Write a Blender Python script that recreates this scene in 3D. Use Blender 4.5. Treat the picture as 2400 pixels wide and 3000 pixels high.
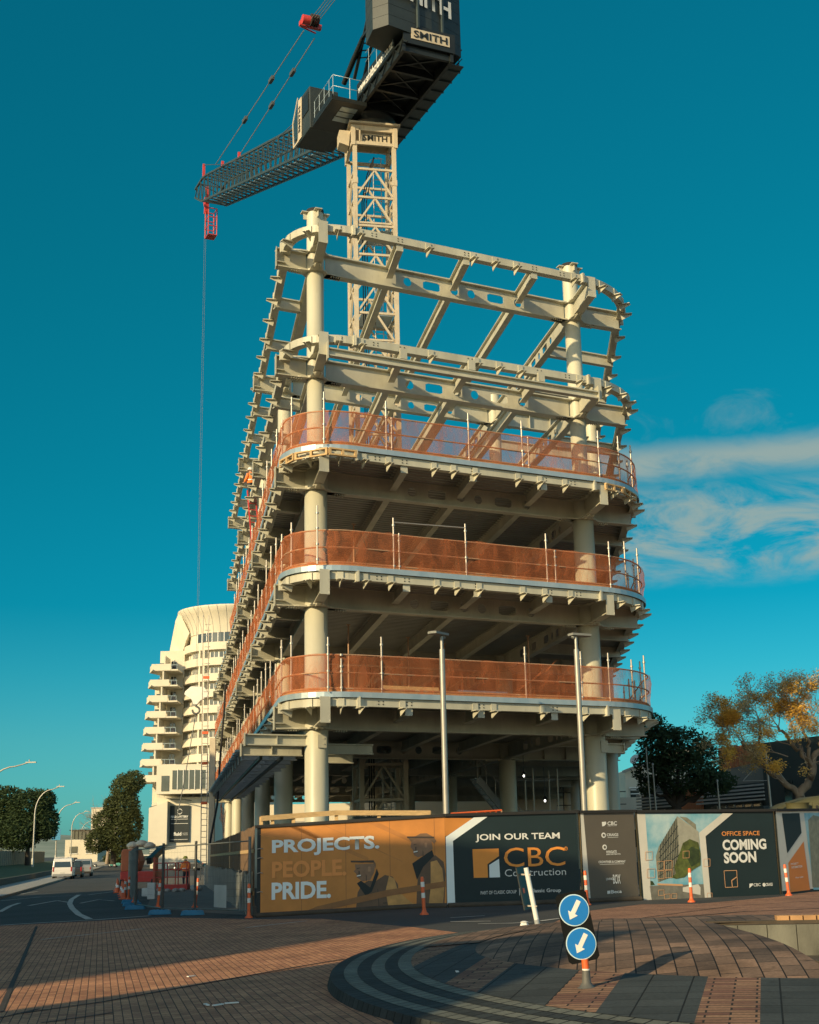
import bpy, bmesh, math, random
from mathutils import Vector, Matrix
random.seed(7)
for o in list(bpy.data.objects): bpy.data.objects.remove(o)
SC = bpy.context.scene
COL = SC.collection
# ---------------------------------------------------------------- camera
cam = bpy.data.cameras.new('camera'); cam.sensor_fit = 'VERTICAL'; cam.sensor_height = 36.0
cam.lens = 36.0 * 3888.7 / 3000.0; cam.clip_end = 6000; cam.clip_start = 0.1
co = bpy.data.objects.new('camera', cam); COL.objects.link(co)
_p, _r = 0.2477448, -0.0206815
_F = Vector((0, math.cos(_p), math.sin(_p))); _R0 = Vector((1, 0, 0)); _U0 = Vector((0, -math.sin(_p), math.cos(_p)))
_R = _R0 * math.cos(_r) + _U0 * math.sin(_r); _U = -_R0 * math.sin(_r) + _U0 * math.cos(_r)
co.matrix_world = Matrix(((_R.x, _U.x, -_F.x, 0), (_R.y, _U.y, -_F.y, 0), (_R.z, _U.z, -_F.z, 1.6), (0, 0, 0, 1)))
SC.camera = co
# ---------------------------------------------------------------- light
SUN_AZ, SUN_EL = 40.0, 18.5      # azimuth to the left of straight behind the camera
SUN_E = 5.0; SKY = 0.102; EXPO = 0.10
TINT = (0.22, 0.92, 0.80)
world = bpy.data.worlds.new('World'); SC.world = world; world.use_nodes = True
nt = world.node_tree; nt.nodes.clear()
def N(nt, t, **k):
    n = nt.nodes.new(t)
    for a, b in k.items():
        if a == 'i':
            for s, v in b.items(): n.inputs[s].default_value = v
        else: setattr(n, a, b)
    return n
wo = N(nt, 'ShaderNodeOutputWorld'); bg = N(nt, 'ShaderNodeBackground', i={'Strength': SKY})
sky = N(nt, 'ShaderNodeTexSky', sky_type='NISHITA'); sky.sun_disc = False
sky.sun_elevation = math.radians(SUN_EL); sky.sun_rotation = math.radians(180 + SUN_AZ)
sky.air_density = 1.0; sky.dust_density = 0.6; sky.ozone_density = 2.0
# thin cloud bank low on the right
tc = N(nt, 'ShaderNodeTexCoord'); sep = N(nt, 'ShaderNodeSeparateXYZ'); nt.links.new(tc.outputs['Generated'], sep.inputs[0])
def M(op, a, b=None, c=None, clamp=False):
    n = N(nt, 'ShaderNodeMath', operation=op); n.use_clamp = clamp
    for i, v in enumerate((a, b, c)):
        if v is None: continue
        if isinstance(v, (int, float)): n.inputs[i].default_value = v
        else: nt.links.new(v, n.inputs[i])
    return n.outputs[0]
az = M('ARCTAN2', sep.outputs[0], sep.outputs[1]); el = M('ARCSINE', sep.outputs[2])
# deep teal towards the north, paling to the horizon; the unseen half round the sun is whitened and brightened as fill
ramp = N(nt, 'ShaderNodeValToRGB'); e_ = ramp.color_ramp.elements
STOPS = [(0.0, (.22, .78, 1.04)), (.13, (.155, .74, .84)), (.21, (.07, .71, .78)), (.29, (.012, .66, .72)), (.44, (.010, .71, .70)), (.69, (.010, .80, .73)), (1.0, (.012, .90, .82))]
while len(e_) < len(STOPS): e_.new(.5)
for q, (x, c) in zip(e_, STOPS): q.position = x; q.color = (*c, 1)
nt.links.new(M('DIVIDE', el, math.radians(35.0), clamp=True), ramp.inputs[0])
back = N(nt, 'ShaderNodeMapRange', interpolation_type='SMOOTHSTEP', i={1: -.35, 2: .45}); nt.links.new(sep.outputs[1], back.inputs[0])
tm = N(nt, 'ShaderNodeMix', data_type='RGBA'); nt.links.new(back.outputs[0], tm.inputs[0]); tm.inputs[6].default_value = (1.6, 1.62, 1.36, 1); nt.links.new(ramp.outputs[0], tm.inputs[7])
mul = N(nt, 'ShaderNodeMix', data_type='RGBA', blend_type='MULTIPLY'); mul.inputs[0].default_value = 1
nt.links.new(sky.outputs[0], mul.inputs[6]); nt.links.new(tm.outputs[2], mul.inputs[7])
cmb = N(nt, 'ShaderNodeCombineXYZ'); nt.links.new(M('MULTIPLY', az, 12.0), cmb.inputs[0]); nt.links.new(M('MULTIPLY', el, 26.0), cmb.inputs[1])
cn = N(nt, 'ShaderNodeTexNoise', i={'Scale': 1.0, 'Detail': 11.0, 'Roughness': 0.62, 'Distortion': 0.7}); nt.links.new(cmb.outputs[0], cn.inputs['Vector'])
def band(x, lo, hi, s0, s1):
    a = N(nt, 'ShaderNodeMapRange', interpolation_type='SMOOTHSTEP', i={1: lo - s0, 2: lo + s0}); nt.links.new(x, a.inputs[0])
    b = N(nt, 'ShaderNodeMapRange', interpolation_type='SMOOTHSTEP', i={1: hi - s1, 2: hi + s1, 3: 1.0, 4: 0.0}); nt.links.new(x, b.inputs[0])
    return M('MULTIPLY', a.outputs[0], b.outputs[0])
def rng(x, a, b, c=0.0, d=1.0):
    n = N(nt, 'ShaderNodeMapRange', interpolation_type='SMOOTHSTEP', i={1: a, 2: b, 3: c, 4: d}); nt.links.new(x, n.inputs[0]); return n.outputs[0]
elw = M('ADD', el, M('MULTIPLY', M('SUBTRACT', cn.outputs[0], .5), .022))
b1 = M('MULTIPLY', band(elw, .266, .287, .010, .008), rng(cn.outputs[0], .30, .60, .40, 1.0))
b2 = M('MULTIPLY', band(elw, .193, .256, .012, .012), rng(cn.outputs[0], .40, .62, .0, .95))
b3 = M('MULTIPLY', band(el, .285, .325, .01, .02), rng(cn.outputs[0], .52, .80, .0, .35))
side = band(az, .10, .75, .07, .1)
cl = M('MULTIPLY', M('MULTIPLY', M('MAXIMUM', M('MAXIMUM', b1, b2), b3), side), 0.80)
cmix = N(nt, 'ShaderNodeMix', data_type='RGBA'); nt.links.new(cl, cmix.inputs[0]); nt.links.new(mul.outputs[2], cmix.inputs[6])
cmix.inputs[7].default_value = (3.3, 3.9, 3.45, 1)
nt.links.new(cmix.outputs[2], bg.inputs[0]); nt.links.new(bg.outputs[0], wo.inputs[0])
sl = bpy.data.lights.new('sun', 'SUN'); sl.energy = SUN_E; sl.angle = math.radians(0.5); sl.color = (1.0, 0.77, 0.43)
so = bpy.data.objects.new('sun', sl); COL.objects.link(so)
_a, _e = math.radians(SUN_AZ), math.radians(SUN_EL)
_s = Vector((-math.sin(_a) * math.cos(_e), -math.cos(_a) * math.cos(_e), math.sin(_e)))
so.rotation_euler = _s.to_track_quat('Z', 'Y').to_euler(); so.location = _s * 200
vs = SC.view_settings; vs.view_transform = 'Standard'; vs.look = 'None'; vs.exposure = EXPO; vs.gamma = 1.0
SC.render.engine = 'CYCLES'; SC.cycles.max_bounces = 8; SC.cycles.transparent_max_bounces = 12
# ---------------------------------------------------------------- materials
def mat(name, col, rough=0.6, metal=0.0, var=0.0, scale=3.0, bump=0.0, bscale=60.0, col2=None, stretch=None, spec=0.5):
    m = bpy.data.materials.new(name); m.use_nodes = True; t = m.node_tree; b = t.nodes['Principled BSDF']
    b.inputs['Base Color'].default_value = (*col, 1); b.inputs['Roughness'].default_value = rough; b.inputs['Metallic'].default_value = metal
    b.inputs['Specular IOR Level'].default_value = spec
    if var or bump:
        c = N(t, 'ShaderNodeTexCoord'); mp = N(t, 'ShaderNodeMapping'); t.links.new(c.outputs['Object'], mp.inputs[0])
        if stretch: mp.inputs['Scale'].default_value = stretch
    if var:
        n = N(t, 'ShaderNodeTexNoise', i={'Scale': scale, 'Detail': 6.0, 'Roughness': 0.6}); t.links.new(mp.outputs[0], n.inputs['Vector'])
        r = N(t, 'ShaderNodeMapRange', i={1: 0.3, 2: 0.7}); t.links.new(n.outputs[0], r.inputs[0])
        x = N(t, 'ShaderNodeMix', data_type='RGBA'); t.links.new(r.outputs[0], x.inputs[0])
        c2 = col2 or tuple(v * (1 - var) for v in col)
        x.inputs[6].default_value = (*c2, 1); x.inputs[7].default_value = (*col, 1); t.links.new(x.outputs[2], b.inputs['Base Color'])
    if bump:
        n2 = N(t, 'ShaderNodeTexNoise', i={'Scale': bscale, 'Detail': 4.0}); t.links.new(mp.outputs[0], n2.inputs['Vector'])
        bp = N(t, 'ShaderNodeBump', i={'Strength': bump, 'Distance': 0.02}); t.links.new(n2.outputs[0], bp.inputs['Height']); t.links.new(bp.outputs[0], b.inputs['Normal'])
    return m
def emit(name, col, s):
    m = mat(name, col); b = m.node_tree.nodes['Principled BSDF']; b.inputs['Emission Color'].default_value = (*col, 1); b.inputs['Emission Strength'].default_value = s
    return m
MT = {}
MT['steel'] = mat('painted_steel', (0.57, 0.55, 0.435), 0.5, 0, 0.30, 1.1, 0.03, 25, stretch=(1, 1, .35))
MT['steelgrey'] = mat('grey_primed_steel', (0.36, 0.38, 0.39), 0.5, 0, 0.15, 1.5)
MT['colm'] = mat('column_paint', (0.57, 0.55, 0.425), 0.42, 0, 0.20, 1.4, stretch=(1, 1, .25))
MT['deck'] = mat('metal_decking', (0.30, 0.30, 0.27), 0.45, 0.3, 0.25, 1.0)
MT['conc'] = mat('concrete', (0.38, 0.37, 0.34), 0.9, 0, 0.2, 2.0, 0.2)
MT['galv'] = mat('galvanised_edge', (0.42, 0.50, 0.54), 0.35, 0.35, 0.5, 2.2, col2=(0.30, 0.40, 0.46), stretch=(1, 1, 0.4))
MT['timber'] = mat('raw_timber', (0.62, 0.42, 0.20), 0.8, 0, 0.3, 6.0, 0.1, stretch=(1, 1, 4))
MT['tube'] = mat('scaffold_tube', (0.46, 0.42, 0.37), 0.4, 0.6, 0.2, 5)
MT['rust'] = mat('orange_scaffold_tube', (0.50, 0.30, 0.18), 0.6, 0.2, 0.3, 5)
MT['mast'] = mat('crane_mast_paint', (0.58, 0.50, 0.37), 0.5, 0, 0.2, 2.0)
MT['jib'] = mat('crane_dark_green_grey', (0.075, 0.105, 0.11), 0.45, 0, 0.25, 2.0)
MT['black'] = mat('charcoal_paint', (0.017, 0.022, 0.022), 0.45, 0, 0.3, 1.5)
MT['red'] = mat('red_paint', (0.62, 0.06, 0.05), 0.45, 0, 0.2, 3)
MT['orange'] = mat('orange_plastic', (0.75, 0.13, 0.03), 0.45, 0, 0.12, 4)
MT['white'] = mat('white_paint', (0.78, 0.77, 0.72), 0.5, 0, 0.08, 3)
MT['glass'] = mat('dark_glass', (0.03, 0.05, 0.055), 0.06, 0, spec=0.8)
MT['rubber'] = mat('black_rubber', (0.02, 0.02, 0.02), 0.8, 0, 0.2, 5)
MT['cable'] = mat('steel_cable', (0.12, 0.13, 0.13), 0.5, 0.5)
MT['tarp'] = mat('blue_plastic', (0.03, 0.24, 0.44), 0.5, 0, 0.25, 3)
MT['skin'] = mat('skin', (0.50, 0.30, 0.20), 0.6)
MT['denim'] = mat('dark_trousers', (0.05, 0.055, 0.07), 0.9, 0, 0.2, 8)
MT['hivis'] = mat('hi_vis_orange', (0.85, 0.22, 0.04), 0.8)
MT['yellow'] = mat('yellow_plastic', (0.75, 0.62, 0.05), 0.5)
def stains(m, col, lo=.66, hi=.78, amt=.55, scale=2.6):      # sparse rust runs and scuffs over a paint
    t = m.node_tree; b = t.nodes['Principled BSDF']; src = b.inputs['Base Color'].links[0].from_socket
    c = N(t, 'ShaderNodeTexCoord'); mp = N(t, 'ShaderNodeMapping'); mp.inputs['Scale'].default_value = (1.6, 1.6, .30); t.links.new(c.outputs['Object'], mp.inputs[0])
    n = N(t, 'ShaderNodeTexNoise', i={'Scale': scale, 'Detail': 8.0, 'Roughness': .7}); t.links.new(mp.outputs[0], n.inputs['Vector'])
    r = N(t, 'ShaderNodeMapRange', i={1: lo, 2: hi, 3: 0.0, 4: amt}); t.links.new(n.outputs[0], r.inputs[0])
    x = N(t, 'ShaderNodeMix', data_type='RGBA'); t.links.new(r.outputs[0], x.inputs[0]); t.links.new(src, x.inputs[6]); x.inputs[7].default_value = (*col, 1); t.links.new(x.outputs[2], b.inputs['Base Color'])
stains(MT['steel'], (.30, .19, .10)); stains(MT['steel'], (.30, .30, .27), .60, .66, .35, 6); stains(MT['colm'], (.34, .28, .18), .62, .75, .5, 2.0); stains(MT['mast'], (.26, .14, .07), .60, .72, .6, 4)
def netting():
    m = bpy.data.materials.new('orange_debris_netting'); m.use_nodes = True; t = m.node_tree; t.nodes.clear()
    o = N(t, 'ShaderNodeOutputMaterial'); d = N(t, 'ShaderNodeBsdfDiffuse', i={'Color': (0.70, 0.23, 0.10, 1)}); tr = N(t, 'ShaderNodeBsdfTranslucent', i={'Color': (0.68, 0.15, 0.045, 1)})
    a = N(t, 'ShaderNodeMixShader', i={0: 0.4}); t.links.new(d.outputs[0], a.inputs[1]); t.links.new(tr.outputs[0], a.inputs[2])
    tp = N(t, 'ShaderNodeBsdfTransparent'); c = N(t, 'ShaderNodeTexCoord'); mp = N(t, 'ShaderNodeMapping'); mp.inputs['Scale'].default_value = (1.6, 1.6, .55); t.links.new(c.outputs['Object'], mp.inputs[0]); n = N(t, 'ShaderNodeTexNoise', i={'Scale': 1.8, 'Detail': 7.0, 'Roughness': .65, 'Distortion': 1.2}); t.links.new(mp.outputs[0], n.inputs['Vector'])
    r = N(t, 'ShaderNodeMapRange', i={1: 0.3, 2: 0.7, 3: 0.22, 4: 0.62}); t.links.new(n.outputs[0], r.inputs[0])
    mx = N(t, 'ShaderNodeMixShader'); t.links.new(r.outputs[0], mx.inputs[0]); t.links.new(tp.outputs[0], mx.inputs[1]); t.links.new(a.outputs[0], mx.inputs[2]); t.links.new(mx.outputs[0], o.inputs[0])
    return m
MT['net'] = netting()
# ---------------------------------------------------------------- mesh builder
Z = Vector((0, 0, 1))
def V(*a): return Vector(a)
class MB:
    def __init__(s): s.v = []; s.f = []; s.sm = []; s.mi = []; s.mat = 0
    def add(s, vs, fs, smooth=False):
        o = len(s.v); s.v += [Vector(q) for q in vs]
        for f in fs: s.f.append([i + o for i in f]); s.sm.append(smooth); s.mi.append(s.mat)
    def box(s, c, sx, sy, sz, ex=None, ey=None, ez=None, bev=0):
        c = Vector(c); ex = Vector(ex or (1, 0, 0)); ey = Vector(ey or (0, 1, 0)); ez = Vector(ez or (0, 0, 1))
        p = [c + ex * (a * sx / 2) + ey * (b * sy / 2) + ez * (d * sz / 2) for d in (-1, 1) for b in (-1, 1) for a in (-1, 1)]
        s.add(p, [(0, 2, 3, 1), (4, 5, 7, 6), (0, 1, 5, 4), (2, 6, 7, 3), (0, 4, 6, 2), (1, 3, 7, 5)])
    def bar(s, p, q, w, h=None, up=None):
        p, q = Vector(p), Vector(q); h = h or w; d = q - p; L = d.length
        if L < 1e-6: return
        d /= L; up = Vector(up or Z)
        if abs(d.dot(up)) > 0.98: up = Vector((1, 0, 0))
        x = d.cross(up).normalized(); z = x.cross(d)
        s.box((p + q) / 2, w, L, h, x, d, z)
    def ibeam(s, p, q, w, h, tf=0.04, tw=0.03):   # p,q at mid-height; z is the web direction
        p, q = Vector(p), Vector(q); d = (q - p); L = d.length; d /= L; x = d.cross(Z).normalized(); z = x.cross(d); c = (p + q) / 2
        s.box(c + z * (h / 2 - tf / 2), w, L, tf, x, d, z); s.box(c - z * (h / 2 - tf / 2), w, L, tf, x, d, z); s.box(c, tw, L, h - 2 * tf, x, d, z)
    def tube(s, pts, r, n=8, cap=True):
        pts = [Vector(q) for q in pts]; rs = r if isinstance(r, (list, tuple)) else [r] * len(pts); rings = []
        d0 = (pts[1] - pts[0]).normalized(); up = Vector((0, 0, 1)) if abs(d0.z) < 0.9 else Vector((1, 0, 0)); x = d0.cross(up).normalized()
        vs = []
        for i, q in enumerate(pts):
            d = (pts[min(i + 1, len(pts) - 1)] - pts[max(i - 1, 0)])
            d = d.normalized() if d.length > 1e-9 else d0
            x = (x - d * x.dot(d)); x = x.normalized() if x.length > 1e-6 else d.orthogonal().normalized(); y = d.cross(x)
            vs += [q + (x * math.cos(2 * math.pi * k / n) + y * math.sin(2 * math.pi * k / n)) * rs[i] for k in range(n)]
        fs = [(i * n + k, i * n + (k + 1) % n, (i + 1) * n + (k + 1) % n, (i + 1) * n + k) for i in range(len(pts) - 1) for k in range(n)]
        s.add(vs, fs, True)
        if cap:
            m = len(pts) - 1; s.add(vs[:n], [tuple(range(n))[::-1]]); s.add(vs[m * n:], [tuple(range(n))])
    def prism(s, poly, o, ex, ey, en, t):   # polygon in (ex,ey) at o, thickness t along en
        o, ex, ey, en = Vector(o), Vector(ex), Vector(ey), Vector(en); n = len(poly)
        a = [o + ex * p[0] + ey * p[1] for p in poly]; b = [q + en * t for q in a]
        s.add(a + b, [tuple(range(n))[::-1], tuple(range(n, 2 * n))] + [(i, (i + 1) % n, n + (i + 1) % n, n + i) for i in range(n)])
    def sweep(s, path, nrm, prof, closed=False, smooth=False):  # prof: list of (out, z)
        m = len(prof); vs = []
        for p, n in zip(path, nrm): vs += [Vector((p[0] + n[0] * a, p[1] + n[1] * a, (p[2] if len(p) > 2 else 0) + b)) for a, b in prof]
        L = len(path); fs = [(i * m + k, i * m + (k + 1) % m, ((i + 1) % L) * m + (k + 1) % m, ((i + 1) % L) * m + k) for i in range(L if closed else L - 1) for k in range(m)]
        if not closed: fs += [tuple(range(m))[::-1], tuple(range((L - 1) * m, L * m))]
        s.add(vs, fs, smooth)
    def lathe(s, c, prof, n=24, smooth=True, axis=None, x=None):
        c = Vector(c); az = Vector(axis or (0, 0, 1)).normalized(); ax = Vector(x).normalized() if x else az.orthogonal().normalized(); ay = az.cross(ax)
        vs = [c + az * z + (ax * math.cos(2 * math.pi * k / n) + ay * math.sin(2 * math.pi * k / n)) * r for r, z in prof for k in range(n)]
        s.add(vs, [(i * n + k, i * n + (k + 1) % n, (i + 1) * n + (k + 1) % n, (i + 1) * n + k) for i in range(len(prof) - 1) for k in range(n)], smooth)
        m = len(prof) - 1; s.add(vs[:n], [tuple(range(n))[::-1]]); s.add(vs[m * n:], [tuple(range(n))])
    def build(s, name, mats, parent=None, bevel=0):
        o0 = WP(parent) if parent else Vector()
        me = bpy.data.meshes.new(name); me.from_pydata([q - o0 for q in s.v], [], s.f)
        for m in (mats if isinstance(mats, (list, tuple)) else [mats]): me.materials.append(MT[m] if isinstance(m, str) else m)
        me.polygons.foreach_set('use_smooth', s.sm); me.polygons.foreach_set('material_index', s.mi); me.update()
        o = bpy.data.objects.new(name, me); COL.objects.link(o)
        if parent: o.parent = parent
        if bevel:
            b = o.modifiers.new('bevel', 'BEVEL'); b.width = bevel; b.segments = 2; b.limit_method = 'ANGLE'
        return o
def WP(o):
    p = Vector()
    while o: p += o.location; o = o.parent
    return p
def tag(o, label=None, cat=None, group=None, kind=None):
    if label: o['label'] = label
    if cat: o['category'] = cat
    if group: o['group'] = group
    if kind: o['kind'] = kind
    return o
def thing(name, loc, label, cat, group=None):
    o = bpy.data.objects.new(name, None); COL.objects.link(o); o.location = loc; o.empty_display_size = 0.3
    return tag(o, label, cat, group)
def dup(root, loc, rotz=None, label=None, scale=None):
    r = root.copy(); COL.objects.link(r); r.location = loc
    if rotz is not None: r.rotation_euler = (0, 0, rotz)
    if scale: r.scale = (scale,) * 3
    if label: r['label'] = label
    for ch in list(root.children):
        c = ch.copy(); COL.objects.link(c); c.parent = r
        for g in list(ch.children):
            d = g.copy(); COL.objects.link(d); d.parent = c
    return r
def gz(x, y=0): return -0.8 * (1 - math.exp(min(x, 0) / 20))
def G(x, y, dz=0.0): return Vector((x, y, gz(x, y) + dz))
def text_mesh(body, o, ex, ey, w, h, en, mat_, name, parent, bold=0.02, lift=0.006, fitw=True):
    cu = bpy.data.curves.new(name, 'FONT'); cu.body = body; cu.offset = bold; cu.resolution_u = 3
    t = bpy.data.objects.new('tmp', cu); COL.objects.link(t)
    dg = bpy.context.evaluated_depsgraph_get(); me = bpy.data.meshes.new_from_object(t.evaluated_get(dg))
    bpy.data.objects.remove(t)
    xs = [v.co.x for v in me.vertices]; ys = [v.co.y for v in me.vertices]; x0, x1, y0, y1 = min(xs), max(xs), min(ys), max(ys)
    o, ex, ey, en = Vector(o), Vector(ex), Vector(ey), Vector(en).normalized(); o0 = WP(parent) if parent else Vector()
    for v in me.vertices:
        q = o + ex * ((v.co.x - x0) / (x1 - x0) * w) + ey * ((v.co.y - y0) / (y1 - y0) * h) + en * lift
        v.co = q - o0
    me.name = name; me.materials.clear(); me.materials.append(MT[mat_] if isinstance(mat_, str) else mat_)
    ob = bpy.data.objects.new(name, me); COL.objects.link(ob); ob.parent = parent
    return ob
# ================================================================ steel frame under construction
C1 = Vector((-3.170, 43.535, 0)); EU = Vector((0.88735, 0.46110, 0)); EV = Vector((-0.17801, 0.98403, 0))
def W(u, v, z=0): q = C1 + EU * u + EV * v; return Vector((q.x, q.y, z))
ZC = [5.37, 9.37, 13.37, 17.37, 21.37]
NF = Vector((EU.y, -EU.x, 0)); NL = Vector((-EV.y, EV.x, 0))     # outward normals of front and left sides
frame = thing('steel_building_frame', (C1.x, C1.y, 0), 'cream steel frame of a five level building going up behind the printed hoarding', 'building')
VEND = [65, 65, 65, 39, 39]; ROWS = [0, 13, 26, 39, 52, 65]; UCOL = 10.92
def uR(v): return 13.3 + 0.30 * v
# columns
def column(u, v, zt, two=True, m='colm'):
    mb = MB(); b = W(u, v); g = -0.2
    if two: mb.lathe(b, [(.385, g), (.385, ZC[2] + 1.0), (.30, ZC[2] + 1.0), (.30, zt)], 40)
    else: mb.lathe(b, [(.385, g), (.385, zt)], 32)
    o = mb.build('column', m, frame); return o
for r in ROWS:
    top = ZC[4] + 2.35 if r == 0 else (ZC[4] + 1.7 if r < 40 else ZC[2] + .8)
    for u in ([0, UCOL] if r == 0 else [0, UCOL, 16.6 if r == 13 else uR(r) - 1.2]):
        c = column(u, r, top, r < 40)
        if r == 0:
            mb = MB(); b = W(u, r); mb.lathe(b, [(.315, top - .02), (.315, top + .1), (.26, top + .12)], 32); mb.build('end_cap', 'rubber', c)
            for a in (20, 110, 200, 290):
                a = math.radians(a); d = V(math.cos(a), math.sin(a), 0); mb = MB()
                mb.box(b + d * .40 + Z * (top - .02), .22, .26, .03, d, Z.cross(d)); mb.box(b + d * .36 + Z * (top - .15), .14, .03, .26, d, Z.cross(d)); mb.build('lifting_lug', 'steel', c)
# connection collars: upper and lower flared plates round each column
def collar(u, v, k, arms):
    mb = MB(); c = W(u, v, ZC[k]); rc = .385 if k < 3 else .30
    for z, t in ((0.0, .05), (.72, .05)):
        pts = []
        for i in range(48):
            a = 2 * math.pi * i / 48; d = V(math.cos(a), math.sin(a), 0); r = rc + .13
            for ar in arms:
                ang = math.acos(max(-1, min(1, d.dot(ar)))); r = max(r, (rc + .13) + .62 * max(0, 1 - ang / .55) ** 1.3 if ang < .55 else 0)
            pts.append((d.x * r, d.y * r))
        mb.prism(pts, c + Z * z, (1, 0, 0), (0, 1, 0), Z, t)
    mb.lathe(c, [(rc + .02, .05), (rc + .02, .72)], 32)
    # bolt rows on the splices
    for ar in arms:
        s = Z.cross(ar)
        for i in range(5):
            for sd in (-.1, .1): mb.box(c + ar * (rc + .28 + i * .09) + s * sd + Z * -.025, .04, .04, .05, ar, s)
    mb.build('connection_collar', 'steel', frame)
FRONT = -EV; LEFT = -EU
for k in range(5):
    for r in ROWS:
        if r > VEND[k] or (r > 26 and k < 3 and r != 65): continue
        for u in (0, UCOL):
            arms = [EU, EV, LEFT] + ([FRONT] if True else [])
            collar(u, r, k, arms)
# beams with web openings
def web_beam(p, q, h, w, holes, tw=.03, tf=.045):
    mb = MB(); p, q = Vector(p), Vector(q); d = q - p; L = d.length; d /= L; x = d.cross(Z).normalized()
    for s in (1, -1): mb.box((p + q) / 2 + Z * s * (h / 2 - tf / 2), w, L, tf, x, d, Z)
    hw = h / 2 - tf; cuts = [0.0]; 
    def quad(a0, a1): 
        if a1 - a0 > .01: mb.box(p + d * ((a0 + a1) / 2), tw, a1 - a0, hw * 2, x, d, Z)
    last = 0.0
    for (c, hwid, hh, kind) in holes:
        m = hwid + .06; quad(last, c - m); last = c + m
        n = 16; ins = []; out = []
        for i in range(n):
            a = 2 * math.pi * (i + .5) / n; ca, sa = math.cos(a), math.sin(a); k = 1 / max(abs(ca), abs(sa))
            out.append((ca * k * m, sa * k * hw))
            ins.append((ca * hwid, sa * hh) if kind == 'c' else (ca * k * hwid, sa * k * hh))
        out = [((m if a > 0 else -m) if abs(abs(a) - m) < .02 else a, b) for a, b in out]
        for i in range(n):   # exact corners
            a = 2 * math.pi * (i + .5) / n
        vs = []
        for sd in (-tw / 2, tw / 2):
            vs += [p + d * (c + a) + Z * b + x * sd for a, b in out] + [p + d * (c + a) + Z * b + x * sd for a, b in ins]
        fs = []
        for i in range(n):
            j = (i + 1) % n; fs += [(i, j, n + j, n + i), (2 * n + j, 2 * n + i, 3 * n + i, 3 * n + j), (n + i, n + j, 3 * n + j, 3 * n + i)]
        mb.add(vs, fs)
        # corner fillers
        for sx in (-1, 1):
            for sz in (-1, 1):
                cs = [o for o in out if o[0] * sx > 0 and o[1] * sz > 0]; A = max(cs, key=lambda t: abs(t[0])); B = max(cs, key=lambda t: abs(t[1]))
                mb.add([p + d * (c + A[0]) + Z * A[1], p + d * (c + sx * m) + Z * sz * hw, p + d * (c + B[0]) + Z * B[1]], [(0, 1, 2)])
    quad(last, L)
    return mb
USEC = [2.9, 5.55, 8.4]
HOLES = [(c - .45, w, .17 if kd == 'c' else .17, kd) for c, w, kd in [(3.75, .17, 'c'), (4.75, .36, 'r'), (5.72, .17, 'c'), (6.45, .17, 'c'), (7.5, .36, 'r'), (8.5, .17, 'c')]]
for k in range(5):
    z0 = ZC[k]
    for r in ROWS:
        if r > VEND[k]: continue
        web_beam(W(.38, r, z0 + .39), W(UCOL - .38, r, z0 + .39), .78, .34, HOLES if k or r else []).build('primary_beam', 'steel', frame)
        if r == 0:
            for u in (0, UCOL):
                mb = MB(); mb.ibeam(W(u, -.35, z0 + .40), W(u, -2.55, z0 + .42), .32, .74); mb.box(W(u, -2.57, z0 + .40), .34, .04, .80, EU, EV)
                mb.build('cantilever_beam', 'steel', frame)
        mb = MB(); mb.ibeam(W(-.35, r, z0 + .36), W(-1.46, r, z0 + .34), .32, .70); mb.box(W(-1.48, r, z0 + .34), .04, .32, .74, EU, EV)
        mb.box(W(-1.30, r, z0 + .18), .34, .30, .03, EU, EV); mb.build('cantilever_beam', 'steel', frame)
        ue = 13.15 if r == 0 else uR(r) - .1
        mb = MB(); mb.ibeam(W(UCOL + .35, r, z0 + .39), W(ue, r, z0 + .42), .34, .76)
        if r: 
            for q in (2.0, 3.2): mb.box(W(UCOL + q, r, z0 + .4), .03, .3, .68, EU, EV)
        mb.build('cantilever_beam', 'steel', frame)
    # secondary beams front to back
    for u in USEC:
        v0 = -2.5
        for i, r in enumerate([x for x in ROWS if x <= VEND[k]]):
            if i == 0: 
                mb = MB(); mb.ibeam(W(u, -2.5, z0 + .54), W(u, -.18, z0 + .54), .24, .48); mb.box(W(u, -2.51, z0 + .52), .26, .03, .46, EU, EV)
            else: mb = MB(); mb.ibeam(W(u, prev + .18, z0 + .54), W(u, r - .18, z0 + .54), .24, .48)
            prev = r; mb.build('secondary_beam', 'steel', frame)
    for u in (0, UCOL):
        rr = [x for x in ROWS if x <= VEND[k]]
        for a, b in zip(rr, rr[1:]):
            if u == 0: mb = MB(); mb.ibeam(W(u, a + .4, z0 + .44), W(u, b - .4, z0 + .44), .30, .66)
            else: mb = web_beam(W(u, a + .4, z0 + .42), W(u, b - .4, z0 + .42), .70, .30, [(c, w, .17, kd) for c, w, kd in [(2.6, .17, 'c'), (3.5, .36, 'r'), (4.4, .17, 'c'), (5.3, .36, 'r'), (7.2, .36, 'r'), (8.2, .17, 'c'), (9.2, .36, 'r')]])
            mb.build('secondary_beam', 'steel', frame)
    for v in [a + s for a in ROWS for s in (4.33, 8.66) if a + s < VEND[k]]:
        mb = MB(); mb.ibeam(W(-1.2, v, z0 + .54), W(-.15, v, z0 + .54), .22, .46); mb.build('outrigger_beam', 'steel', frame)
        mb = MB(); mb.ibeam(W(UCOL + .15, v, z0 + .54), W(uR(v) - .12, v, z0 + .54), .24, .48); mb.build('outrigger_beam', 'steel', frame)
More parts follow.
